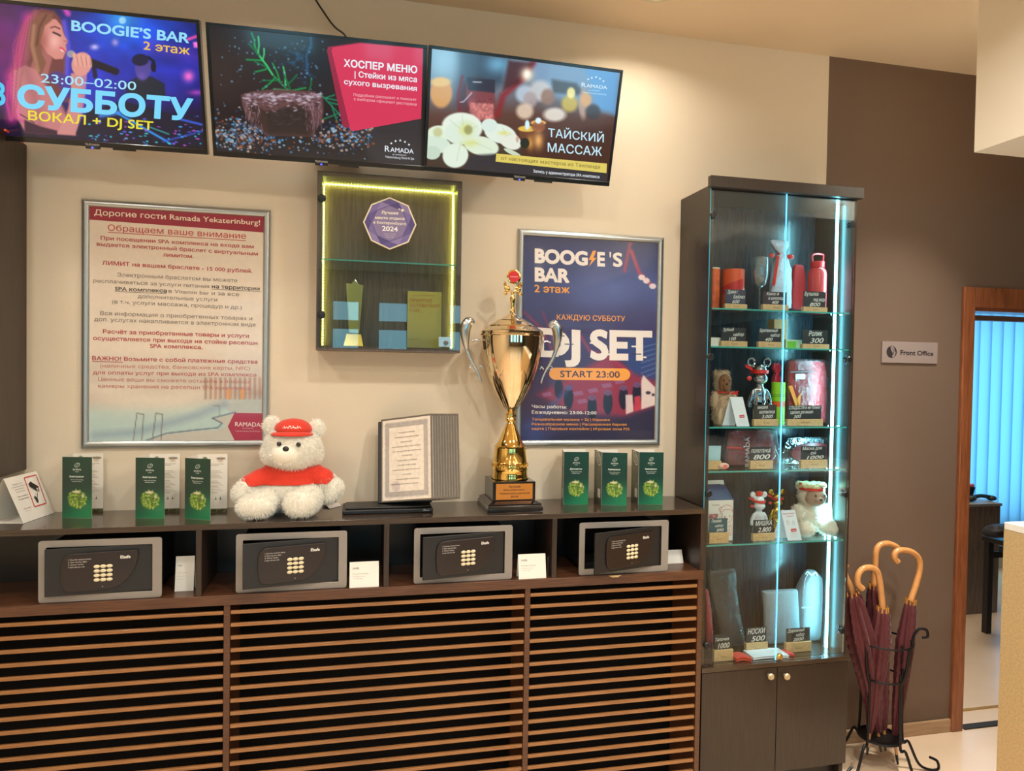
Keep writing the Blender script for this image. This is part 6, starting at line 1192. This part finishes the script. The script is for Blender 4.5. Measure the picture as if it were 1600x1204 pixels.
figurine(1184, 557, 42, -.14, z3, mat('mirror_chrome', (170, 176, 184), .08, 1.0), 'mirror chrome bear figurine with ring ears and a red ribbon band', True)
tag(1178, 1213, 632.5, 654.5, YT, z3, [('мишка', 14, 60, 16), ('копилка', 22, 92, 18), ('3.000', 34, 84, 16)], 'slate price tag in front of the chrome bear figurine', (58, 52, 48))
xl_ = px0(1213.5, -.12); rr = (px0(1223, -.12)-px0(1204, -.12))/2; zl1 = pz(1213, 597, -.12); t = thing('tall_tube', (xl_, -.12, z3), 'lime green tube with an orange foot beside the bagged red shirt', 'tube')
MB().lathe((xl_, -.12, 0), [(rr, z3+(zl1-z3)*.55), (rr, zl1-.002), (rr*.95, zl1)], 28).build('upper_sleeve', mat('lime_plastic', (150, 214, 40), .3), t, smooth=True, ang=30); MB().lathe((xl_, -.12, 0), [(rr, z3+(zl1-z3)*.42), (rr, z3+(zl1-z3)*.548)], 28).build('orange_band', mat('orange_plastic', (236, 100, 30), .3), t, smooth=True, ang=30); MB().lathe((xl_, -.12, 0), [(rr*.96, z3), (rr, z3+.003), (rr, z3+(zl1-z3)*.418)], 28).build('lower_sleeve', mat('lime_plastic', (150, 214, 40), .3), t, smooth=True, ang=30)
for f in (.66, .70): MB().lathe((xl_, -.12, 0), [(rr+.0004, z3+(zl1-z3)*f), (rr+.0004, z3+(zl1-z3)*(f+.012))], 28).build('green_ring', mat('dark_green_line', (50, 110, 30), .4), t)
t = thing('ribbon_rosette', (px0(1214, -.06), -.06, z3), 'shiny crimson cloth twist rising behind the lime green tube', 'ribbon'); crumple('twist', [(1207, 1220, 663), (1207, 1220, 620), (1206, 1221, 597), (1207, 1219, 590), (1210, 1216, 583), (1206, 1221, 576), (1208, 1218, 567)], -.06, .028, mat('crimson_satin', (206, 36, 66), .25, sheen=.3), t, z3, .0015)
def bagged(name, rows, y, thick, zs, colour, lab, cat, seed=1, film=True, amp=.003, inner=.86, extra=None):
    cx = sum(r_[0]+r_[1] for r_ in rows)/len(rows)/2; t = thing(name, (px0(cx, y), y, zs), lab, cat)
    rin = [((l+r_)/2-(r_-l)/2*inner, (l+r_)/2+(r_-l)/2*inner, y_+(3 if i == len(rows)-1 else 0)) for i, (l, r_, y_) in enumerate(rows)]
    crumple('contents', rin, y, thick*.8, colour, t, zs, amp*.5, seed=seed)
    if film: crumple('plastic_bag', rows, y, thick, M_film, t, zs, amp, seed=seed+5)
    return t
M_shirt = mat('coral_shirt', (222, 52, 60), .7, bump=.3, bscale=60)
t = bagged('folded_shirt', [(1228, 1298, 663), (1227, 1298, 640), (1226, 1297, 610), (1227, 1296, 580), (1230, 1292, 560)], -.10, .05, z3, M_shirt, 'folded red shirt with orange print in a clear bag', 'clothing', 3)
yb_ = -.13; MB().obox(PY(1235, 580, yb_), PY(1270, 579, yb_)-PY(1235, 580, yb_), (0, 0, -.006), (0, .003, 0)).build('collar_band', mat('grey_band', (110, 104, 108), .6), t); MB().obox(PY(1243, 592, yb_), PY(1258, 592, yb_)-PY(1243, 592, yb_), (0, 0, .022), (0, .003, 0)).build('size_label', M_paper, t)
MB().poly([PY(1232, 603, yb_), PY(1238, 602, yb_), PY(1248, 632, yb_), PY(1244, 636, yb_)], (0, .003, 0)).poly([PY(1246, 622, yb_), PY(1252, 612, yb_), PY(1250, 634, yb_), PY(1246, 638, yb_)], (0, .003, 0)).build('orange_print', mat('amber_print', (230, 130, 30), .5), t)
tag(1230, 1283, 633.5, 654.5, YT, z3, [('СЛАДОСТИ и не только', 4, 96, 13), ('сделано для мишек', 8, 76, 10), ('300', 18, 40, 16)], 'wide slate price tag in front of the bagged red shirt')
# shelf four
t = box_item('pine_box', 1103, 1128, 720, -.20, .03, z4, M_oak, 'pale wooden block carrying a small light blue card', 'block', lid=False)
a = PY(1107, 719, -.185); t = thing('blue_card', (a[0], -.185, pz(1115, 720, -.2)+.0008), 'small light blue card standing in a wooden block', 'card'); MB().obox((px0(1107, -.185), -.185, pz(1115, 720, -.2)+.0008), (px0(1126, -.185)-px0(1107, -.185), 0, 0), (0, .0015, 0), (.002, 0, pz(1115, 696, -.185)-pz(1115, 720, -.2)-.001)).build('card_sheet', mat('pale_blue_card', (170, 210, 222), .5), t)
p = px0(1131, -.20); t = thing('soap_bar', (p, -.20, z4), 'pinkish wrapped soap next to the pale wooden block', 'soap'); MB().ball((p, -.20, z4+.013), (.024, .014, .013), 18, 10).build('bar', mat('pale_pink_soap', (240, 190, 176), .4), t, smooth=True); MB().obox((p-.007, -.2155, z4+.004), (.016, 0, 0), (0, .003, 0), (0, 0, .016)).build('sticker', mat('salmon_sticker', (240, 120, 100), .4), t, bevel=.001)
M_tow = mat('dark_red_towel', (158, 30, 44), .85, bump=.5, bscale=120)
t = bagged('rolled_towel', [(1130, 1218, 732), (1128, 1219, 715), (1130, 1217, 695), (1134, 1213, 669)], -.11, .06, z4, M_tow, 'dark red towel with a vertical white hotel name, in a clear bag', 'towel', 7, amp=.0035)
A = Art(PY(1161, 731, -.147), (0, 0, 1), (1, 0, 0), .135, .03, None, 2, 2); A.text('RAMADA', (4, 20), (96, 20), 14, (206, 190, 196), .02); mesh_only(A, 'lettering', t); MB().obox(PY(1136, 700, -.147), PY(1160, 701, -.147)-PY(1136, 700, -.147), (0, 0, .006), (0, .004, 0)).build('woven_band', M_rib, t)
tag(1172.5, 1205, 698, 719, YT, z4, [('ПОЛОТЕНЦЕ', 2, 98, 14), ('800', 14, 94, 34)], 'slate price tag reading 800 in front of the bagged towel')
t = bagged('sleep_mask', [(1222, 1315, 734), (1222, 1317, 715), (1223, 1317, 700), (1232, 1310, 682)], -.10, .02, z4, mat('pale_grey_card', (150, 160, 172), .5), 'dark red sleep mask flat in a clear bag', 'sleep mask', 9, amp=.002, inner=.55)
m = MB(); cc_ = PY(1271, 708, -.12); W = 40*mpp(1271, -.12); H = 17*mpp(1271, -.12)
pts = [(W*math.cos(2*PI*k/40), H*math.sin(2*PI*k/40)*(1-.28*math.exp(-(math.cos(2*PI*k/40)*3)**2)*(1 if math.sin(2*PI*k/40) < 0 else 0))) for k in range(40)]
m.poly([(cc_[0]+x, -.124, cc_[2]+z_) for x, z_ in pts], (0, .008, 0)).build('mask', mat('maroon_satin', (120, 34, 36), .35), t, bevel=.002)
tag(1251.5, 1290, 697, 718, YT, z4, [('Маска для', 4, 84, 16), ('сна', 38, 60, 12), ('1000', 22, 92, 24)], 'slate price tag reading 1000 in front of the sleep mask')
# shelf five
x0, x1 = px0(1109, -.19), px0(1148, -.19); zz1 = pz(1128, 781, -.19); zz2 = pz(1128, 753, -.17); t = thing('gift_carton', ((x0+x1)/2, -.12, z5), 'white and navy carry carton with a red drawn bear', 'box'); M_nv = mat('navy_card', (44, 58, 104), .5); M_wc = mat('white_card', (232, 228, 222), .45)
MB().box(x0, x1, -.19, -.05, z5, zz1).build('carton', M_wc, t, bevel=.001)
ym = -.12; m = MB(); m.add([(x0, -.19, zz1+.0003), (x1, -.19, zz1+.0003), (x1-.01, ym, zz2-.006), (x0+.004, ym, zz2-.006)], [(0, 1, 2, 3)]).add([(x0, -.05, zz1+.0003), (x1, -.05, zz1+.0003), (x1-.01, ym+.001, zz2-.006), (x0+.004, ym+.001, zz2-.006)], [(3, 2, 1, 0)]); o = m.build('roof_flap', M_nv, t); s_ = o.modifiers.new('t', 'SOLIDIFY'); s_.thickness = .001
m = MB(); wd = x1-x0; hz = zz2-zz1; m.poly([(x0+.002, ym-.012, zz1+hz*.55), (x0+.002, ym-.012, zz2+.002), (x1-.014, ym-.012, zz2+.002), (x1-.004, ym-.012, zz1+hz*.45), (x1-.02, ym-.012, zz1+hz*.35), (x1-.026, ym-.012, zz1+hz*.8), (x0+.006, ym-.012, zz1+hz*.8), (x0+.006, ym-.012, zz1+hz*.55)], (0, .0015, 0)).build('handle', M_wc, t)
A = Art((x0, -.1906, zz1), (1, 0, 0), (0, 0, -1), x1-x0, zz1-z5, None, 2, 2); R = (196, 66, 66); Hh = 100*(zz1-z5)/(x1-x0)
A.text('RAMADA', (14, 20), (44, 20), 6, (150, 140, 140)); A.text('ИКОР', (2, 66), (38, 66), 16, (190, 30, 44), .05)
st_ = lambda p_, w2=1.4: A.stroke(p_, w2, R)
st_([(50, 52), (48, 36), (56, 24), (70, 18), (86, 20), (96, 32), (97, 48)]); st_([(52, 44), (66, 34), (84, 34), (97, 42)]); st_([(54, 30), (48, 24), (42, 32), (48, 44)]); st_([(56, 46), (54, 66), (62, 82), (80, 84), (94, 74), (97, 56)]); st_([(66, 58), (68, 66)], 3); st_([(84, 56), (86, 62)], 3); st_([(74, 66), (78, 72), (72, 74)], 3); st_([(66, 88), (62, 110), (66, 130), (92, 130), (94, 104), (88, 88)]); st_([(74, 96), (86, 96), (86, 110), (74, 110), (74, 96)]); st_([(70, 118), (90, 118)]); st_([(70, 124), (90, 124)])
mesh_only(A, 'print', t)
tag(1108.5, 1136, 810, 831.5, -.222, z5, [('Пижама', 10, 66, 18), ('набор', 30, 76, 14), ('890', 40, 80, 16)], 'teal price tag in front of the white carry carton', (54, 90, 104))
figurine(1188, 767, 31, -.14, z5, mat('white_porcelain', (226, 226, 230), .12, coat=.6), 'white glazed bear figurine with a red cap and headband', False, True)
figurine(1216, 763, 31, -.07, z5, mat('mirror_gold', (226, 180, 80), .14, 1.0), 'golden bear figurine standing behind the white one', False)
tag(1177, 1208.5, 812, 832.5, YT, z5, [('МИШКА', 8, 90, 24), ('2.800', 22, 88, 24)], 'slate price tag in front of the white bear figurine')
leaflet((1225, 1247, 797), -.218, z5, 'tilted white leaflet with red print beside the big cream plush bear', lines=2)
small_plush(1270, 752, 78, -.135, z5, 'large cream plush bear in a wool hat with red headband, beside the light tube', (232, 214, 196), (168, 132, 112), True)
# deck
M_dark = mat('dark_sleeve', (34, 28, 28), .6, bump=.3)
bagged('red_packet', [(1100, 1114, 1015), (1100, 1112, 985), (1100, 1109, 950), (1100, 1105, 918)], -.15, .05, zd, M_shirt, 'red packet in clear film squeezed at the left end of the deck', 'packet', 13)
bagged('slipper_bag', [(1126, 1164, 1009), (1120, 1160, 985), (1112, 1154, 950), (1107, 1150, 915), (1105, 1149, 887)], -.11, .045, zd, M_dark, 'pair of dark slippers upright in crinkled clear film', 'slippers', 15, amp=.0035)
tag(1116, 1143, 991, 1014, -.218, zd, [('Тапочки', 4, 84, 18), ('1000', 20, 88, 30)], 'tilted slate price tag in front of the wrapped slippers', turn=-0)
tag(1166, 1197, 980, 1003, -.165, zd, [('НОСКИ', 6, 94, 24), ('500', 24, 94, 28)], 'slate price tag reading 500 behind the folded socks')
M_gry = mat('grey_linen', (140, 146, 152), .85, bump=.3, bscale=200)
t = thing('linen_pouch', (px0(1220, -.10), -.10, zd), 'flat grey linen pouch with faint red lettering', 'pouch'); crumple('cloth', [(1195, 1249, 1006), (1194, 1249, 985), (1193, 1247, 950), (1191, 1246, 924), (1189, 1244, 921)], -.10, .04, M_gry, t, zd, .001)
A = Art(PY(1227, 990, -.1265), (0, 0, 1), (1, 0, 0), .10, .02, None, 2, 2); A.text('RAMADA', (4, 14), (96, 14), 12, (170, 110, 116)); mesh_only(A, 'lettering', t)
t = thing('drawstring_bag', (px0(1266, -.09), -.09, zd), 'grey drawstring bag standing next to the light tube', 'bag'); crumple('cloth', [(1250, 1282, 1006), (1247, 1286, 985), (1245, 1290, 950), (1245, 1290, 920), (1252, 1286, 905), (1259, 1276, 895), (1262, 1272, 890)], -.09, .07, M_gry, t, zd, .0014)
MB().tube(catmull([PY(1258, 897, -.125), PY(1262, 893, -.128), PY(1268, 898, -.13), PY(1274, 894, -.128), PY(1277, 899, -.125)]), .0028, 7).tube(catmull([PY(1263, 895, -.13), PY(1258, 905, -.132), PY(1256, 918, -.132)]), .0015, 6).build('drawstring', mat('white_cord', (200, 206, 212), .7), t, smooth=True)
A = Art(PY(1250, 947, -.1275), (1, 0, 0), (0, 0, -1), .06, .015, None, 2, 2); A.text('RAMADA', (10, 16), (90, 16), 14, (176, 184, 192)); mesh_only(A, 'lettering', t)
tag(1228.5, 1265, 981, 1002, YT+.02, zd, [('Дорожный', 4, 76, 18), ('набор', 40, 76, 14), ('2000', 28, 74, 22)], 'slate price tag in front of the grey linen pouch')
p = [PZ(*q_, zd) for q_ in ((1152, 1014), (1172, 1030), (1240, 1018), (1243, 1008))]; t = thing('folded_socks', (px0(1198, -.2), -.2, zd), 'folded white socks with bright red cuffs on the deck', 'socks')
def slab(name, pl, pr, ya, yb, h, m_, par, bend=0.0):
    x0, x1 = px0(pl, (ya+yb)/2), px0(pr, (ya+yb)/2); mb = MB(); n_ = 10
    for lay in range(2):
        z0 = zd+lay*h/2
        b = len(mb.v)
        for i in range(n_+1):
            f = i/n_; x = x0+(x1-x0)*f; dz = bend*math.sin(f*PI)*.004; dy = .006*math.sin(f*PI*1.3)
            for yy, zz_ in ((ya+dy, 0), (yb+dy, 0), (yb+dy, h/2*.92), (ya+dy, h/2*.92)): mb.v.append((x, yy, z0+zz_+dz*(lay+1)*.5))
        for i in range(n_):
            for k in range(4): mb.f.append((b+i*4+k, b+i*4+(k+1) % 4, b+i*4+4+(k+1) % 4, b+i*4+4+k))
        mb.f += [(b, b+3, b+2, b+1), (b+n_*4, b+n_*4+1, b+n_*4+2, b+n_*4+3)]
    return mb.build(name, m_, par, smooth=True, bevel=.002, ang=50)
slab('sock_cuff', 1154, 1176, -.246, -.195, .016, M_red, t, 1); slab('sock_body', 1176.5, 1231, -.243, -.165, .014, mat('white_knit', (228, 232, 238), .85), t, .3); slab('sock_cuff', 1231.5, 1244, -.235, -.19, .012, mat('rose_knit', (222, 70, 70), .85), t)

# ================================================================== door sign
a, b, c, d = PY(1379, 532, -.006), PY(1465.5, 536, -.006), PY(1464.5, 568.5, -.006), PY(1377.5, 566, -.006); x0, x1, z0, z1_ = (a[0]+d[0])/2, (b[0]+c[0])/2, (c[2]+d[2])/2, (a[2]+b[2])/2
t = thing('door_sign', ((x0+x1)/2, -.003, z0), 'small pale rectangular Front Office sign on the brown wall', 'sign'); MB().box(x0, x1, -.006, -.001, z0, z1_).build('plate', mat('brushed_pink_grey', (176, 158, 152), .4, .35), t, bevel=.001)
A = Art((x0, -.0062, z1_), (1, 0, 0), (0, 0, -1), x1-x0, z1_-z0, (1370, 525, .0625), 2, 2); K = (52, 44, 46); A.text('Front Office', (590, 460), (1410, 490), 120, K, .03); A.disc(370, 392, 128, 152, K, 30)
A.shape([(330, 250), (420, 262), (440, 330), (470, 420), (440, 510), (380, 530), (400, 420), (350, 340)], (150, 134, 132), 2); A.stroke([(390, 300), (430, 380), (400, 470)], 14, K, 3); A.stroke([(350, 250), (340, 330), (390, 430), (360, 520)], 10, K, 3); mesh_only(A, 'lettering', t)

# ================================================================== umbrella stand
M_iron = mat('black_iron', (26, 25, 27), .4, .5); cu_ = crop(1300, 820, .3188); yu = -.20; u = lambda x, y, dy=0: PY(*cu_(x, y), yu+dy)
cx_ = u(245, 600)[0]; t = thing('umbrella_stand', (cx_, yu, 0), 'curved black wrought iron umbrella stand on four scrolled feet', 'umbrella stand'); RS = .108; zr = [u(245, y)[2] for y in (560, 735, 1030)]; rr_s = [.118, .088, .086]
for z_, r_ in zip(zr, rr_s): MB().tube([(cx_+r_*math.cos(2*PI*k/32), yu+r_*math.sin(2*PI*k/32), z_) for k in range(33)], .0045, 8, cap=False).build('ring', M_iron, t, smooth=True)
MB().lathe((cx_, yu, zr[2]-.006), [(.082, 0), (.082, .004)], 32).build('drip_tray', M_iron, t)
for k, an in enumerate((200, 285, 340, 110)):
    a_ = math.radians(an); d_ = np.array([math.cos(a_), math.sin(a_), 0]); c_ = np.array([cx_, yu, 0]); Q = lambda r_, z_: c_+d_*r_+np.array([0, 0, z_])
    pts = catmull([Q(.205, .060), Q(.235, .045), Q(.240, .012), Q(.205, .006), Q(.160, .03), Q(.118, .12), Q(.0925, zr[2]), Q(.086, .42), Q(.0925, zr[1]), Q(.110, zr[0]-.1), Q(.1225, zr[0])]+([Q(.130, zr[0]+.03), Q(.150, zr[0]+.055), Q(.178, zr[0]+.050), Q(.182, zr[0]+.024), Q(.162, zr[0]+.018)] if k == 2 else []), 6)
    MB().tube(pts, .0058, 8).build('leg', M_iron, t, smooth=True)
m = MB()
for y_ in (600, 625, 650, 680, 710): p = u(335, y_, -.02); m.tube(catmull([p, p+(.008, 0, .006), p+(.012, 0, -.004), p+(.004, 0, -.014)]), .0028, 6)
m.build('scroll_ornament', M_iron, t, smooth=True)
M_wd = mat('honey_wood', (206, 146, 88), .22, coat=.5, var=.08, bscale=30); M_burg = mat('burgundy_cloth', (84, 24, 32), .6, sheen=.1, var=.12, bscale=14); M_rtip = mat('brass_tips', (206, 150, 70), .3, .5)
def umbrella(handle, top, bot, tip, w0, lab, dy, wmid=1.0, seed=0):
    hp = [u(x, y, dy) for x, y in handle]; T0 = u(*top, dy); B0 = u(*bot, dy*.3); Tp = u(*tip, dy*.3)
    if Tp[2] < .004: Tp[2] = .004
    t = thing('umbrella', (Tp[0], Tp[1], max(Tp[2]-.004, 0)), lab, 'umbrella', 'burgundy umbrellas in the iron stand'); MB().tube(catmull(hp+[T0], 6), .0128, 12).build('handle', M_wd, t, smooth=True)
    ax = B0-T0; L = np.linalg.norm(ax); ax /= L; a_ = np.cross(ax, (0, 1, 0)); a_ /= np.linalg.norm(a_); b_ = np.cross(ax, a_); m = MB(); r = np.random.default_rng(seed); n_ = 48; rows = 30; ph_ = r.uniform(0, 6)
    for i in range(rows+1):
        f = i/rows; R0 = np.interp(f, [0, .04, .12, .3, .5, .52, .8, 1], [.018, .026, .030, .040, .034, .033, .024, .010])*w0/.036*wmid
        for k in range(n_):
            th_ = 2*PI*k/n_+f*1.6; fold = 1+.20*math.sin(8*th_+ph_+f*2)*(1 if f > .03 else 0)+.07*math.sin(17*th_+f*9+ph_); q_ = T0+ax*L*f+R0*fold*(a_*math.cos(th_)+b_*math.sin(th_)); m.v.append(tuple(q_))
    for i in range(rows):
        for k in range(n_): k2 = (k+1) % n_; m.f.append((i*n_+k, i*n_+k2, (i+1)*n_+k2, (i+1)*n_+k))
    m.f += [tuple(range(n_)), tuple(range(rows*n_, rows*n_+n_))]; m.build('canopy', M_burg, t, smooth=True, ang=80)
    m = MB()
    for k in range(8): th_ = 2*PI*k/8; q_ = T0+ax*.006+.021*w0/.036*(a_*math.cos(th_)+b_*math.sin(th_)); m.tube([q_-ax*.016, q_+ax*.008], .0036, 6)
    m.build('rib_tips', M_rtip, t, smooth=True)
    mid = B0+(Tp-B0)*.62; MB().tube([B0-ax*.01, mid], .0065, 8).build('shaft', M_wd, t, smooth=True); MB().tube([mid, Tp+(0, 0, 0)], [.0062, .0045], 8).build('ferrule', mat('black_ferrule', (24, 22, 22), .4), t, smooth=True); return t
umbrella([(150, 312), (126, 285), (128, 245), (150, 215), (190, 208), (222, 228), (236, 290), (244, 360)], (248, 410), (185, 1015), (172, 1125), .036, 'closed burgundy umbrella whose honey wood crook is the lowest, in front', -.035, seed=1)
umbrella([(322, 180), (306, 160), (314, 132), (345, 122), (392, 132), (425, 165), (430, 215), (412, 290)], (385, 372), (305, 1045), (322, 1185), .034, 'closed burgundy umbrella with a tall crook leaning outward nearest the door', -.01, .85, 2)
umbrella([(335, 130), (312, 104), (272, 90), (235, 98), (216, 130), (212, 190), (208, 250)], (206, 295), (255, 1000), (262, 1105), .036, 'closed burgundy umbrella at the back of the stand with a tall crook', .04, 1.0, 3)
umbrella([(70, 190), (60, 220), (70, 260), (86, 290)], (100, 335), (225, 1010), (240, 1110), .042, 'closed burgundy umbrella leaning behind the showcase edge, its crook hidden', .005, 1.15, 4)

# ================================================================== office beyond the doorway
YB = 2.15; wx0, wx1 = 4.55, 7.4
M_bl = bpy.data.materials.new('cyan_blind'); M_bl.use_nodes = True; nt = M_bl.node_tree; nt.nodes.clear(); o_ = nt.nodes.new('ShaderNodeOutputMaterial'); a_ = nt.nodes.new('ShaderNodeBsdfTranslucent'); b_ = nt.nodes.new('ShaderNodeBsdfDiffuse'); mx = nt.nodes.new('ShaderNodeMixShader')
a_.inputs[0].default_value = (.46, .55, .66, 1); b_.inputs[0].default_value = (.6, .8, .84, 1); mx.inputs[0].default_value = .08; nt.links.new(a_.outputs[0], mx.inputs[1]); nt.links.new(b_.outputs[0], mx.inputs[2]); nt.links.new(mx.outputs[0], o_.inputs[0])
t = thing('vertical_blinds', ((wx0+wx1)/2, YB, .42), 'cyan daylit vertical blinds in the office beyond the doorway', 'blinds')
MB().box(wx0, wx1, YB-.03, YB+.03, 2.27, 2.31).build('head_rail', mat('rail_brown', (96, 74, 62), .5), t)
x = wx0; sl = None
while x < wx1-.1:
    v = [(x, YB+.014, .42), (x+.130, YB-.012, .42), (x+.130, YB-.012, 2.27), (x, YB+.014, 2.27)]
    if sl is None: sl = MB().poly(v, (0, .001, 0)).build('slat', M_bl, t); xs0 = x
    else: o = sl.copy(); COL.objects.link(o); o.parent = t; o.location.x = x-xs0
    x += .119
z_ = PY(1535, 786.5, 1.34)[2]; xa, xb_ = PY(1495, 900, 1.34)[0], PY(1561.5, 850, 1.34)[0]
M_oakg = wood('grey_oak', (104, 88, 76), (136, 118, 102), (30, 30, 2.5), .45, 0, .05)
t = thing('office_cabinet', ((xa+xb_)/2, 1.5, 0), 'grey oak office cabinet in front of the blinds, seen through the doorway', 'cabinet'); MB().box(xa, xb_, 1.34, 1.8, 0, z_-.02).build('body', M_oakg, t, bevel=.002); MB().box(xa-.005, xb_+.005, 1.33, 1.81, z_-.0195, z_).build('top', mat('pale_grey_top', (150, 150, 148), .4), t, bevel=.002)
p = PY(1536, 781, 1.42); t = thing('desk_phone', (p[0], 1.42, z_), 'dark handset lying on the grey oak cabinet', 'telephone'); M_dk = mat('dark_teal_plastic', (44, 62, 72), .4)
MB().tube(catmull([(p[0]-.10, 1.42, z_+.030), (p[0]-.02, 1.42, z_+.040), (p[0]+.07, 1.42, z_+.028)]), .014, 10).build('handset', M_dk, t, smooth=True); MB().ball((p[0]+.075, 1.42, z_+.021), (.035, .03, .02), 12, 8).ball((p[0]-.10, 1.42, z_+.024), (.035, .03, .022), 12, 8).build('ear_cup', M_dk, t, smooth=True)
p = PY(1514, 770, 1.45); t = thing('hair_clip', (p[0], 1.45, z_), 'small pink and teal object standing by the door frame on the cabinet', 'ornament'); MB().obox((p[0]-.02, 1.45, z_+.0005), (.05, 0, 0), (0, .03, 0), (.03, 0, .10)).build('body', M_dk, t, bevel=.006); MB().ball((p[0]+.02, 1.45, z_+.112), (.022, .016, .014), 10, 7).build('tip', mat('pink_plastic', (206, 120, 150), .4), t, smooth=True)
M_bt = mat('black_table', (30, 30, 34), .35); fx = PZ(1541, 988, 0); zt__ = PY(1541, 838, fx[1])[2]
t = thing('office_table', (fx[0]+.5, fx[1]+.3, 0), 'black legged office table behind the tall beige desk end', 'table')
for xx, yy in ((fx[0], fx[1]), (fx[0]+1.2, fx[1]), (fx[0], fx[1]-.55), (fx[0]+1.2, fx[1]-.55)): MB().box(xx-.02, xx+.02, yy-.02, yy+.02, 0, zt__-.03).build('leg', M_bt, t, bevel=.003)
MB().box(fx[0]-.03, fx[0]+1.25, fx[1]-.58, fx[1]+.03, zt__-.0295, zt__).build('table_top', M_bt, t, bevel=.003); MB().box(fx[0]+.03, fx[0]+1.17, fx[1]-.015, fx[1]+.0, zt__-.14, zt__-.10).build('rail', M_bt, t)
MB().box(fx[0]+.06, fx[0]+.20, fx[1]-.12, fx[1]-.02, zt__-.098, zt__-.06).build('drawer_tray', mat('dark_blue_tray', (60, 80, 100), .4), t)
p = PZ(1552, 838, zt__); t = thing('black_bag', (fx[0]+.18, fx[1]-.1, zt__), 'soft black bag lying on the office table', 'bag'); xx = fx[0]+.18; crumple('cloth', [(0, 0, 0)]*0 or [(1541, 1585, 838), (1540, 1588, 832), (1544, 1588, 826), (1552, 1588, 819)], fx[1]-.10, .14, mat('soft_black', (34, 34, 40), .6), t, zt__+.002, .003)
MB().tube(catmull([(xx, fx[1]-.1, zt__+.05), (xx+.05, fx[1]-.1, zt__+.09), (xx+.11, fx[1]-.1, zt__+.05)]), .006, 8).build('strap', M_dk, t, smooth=True)
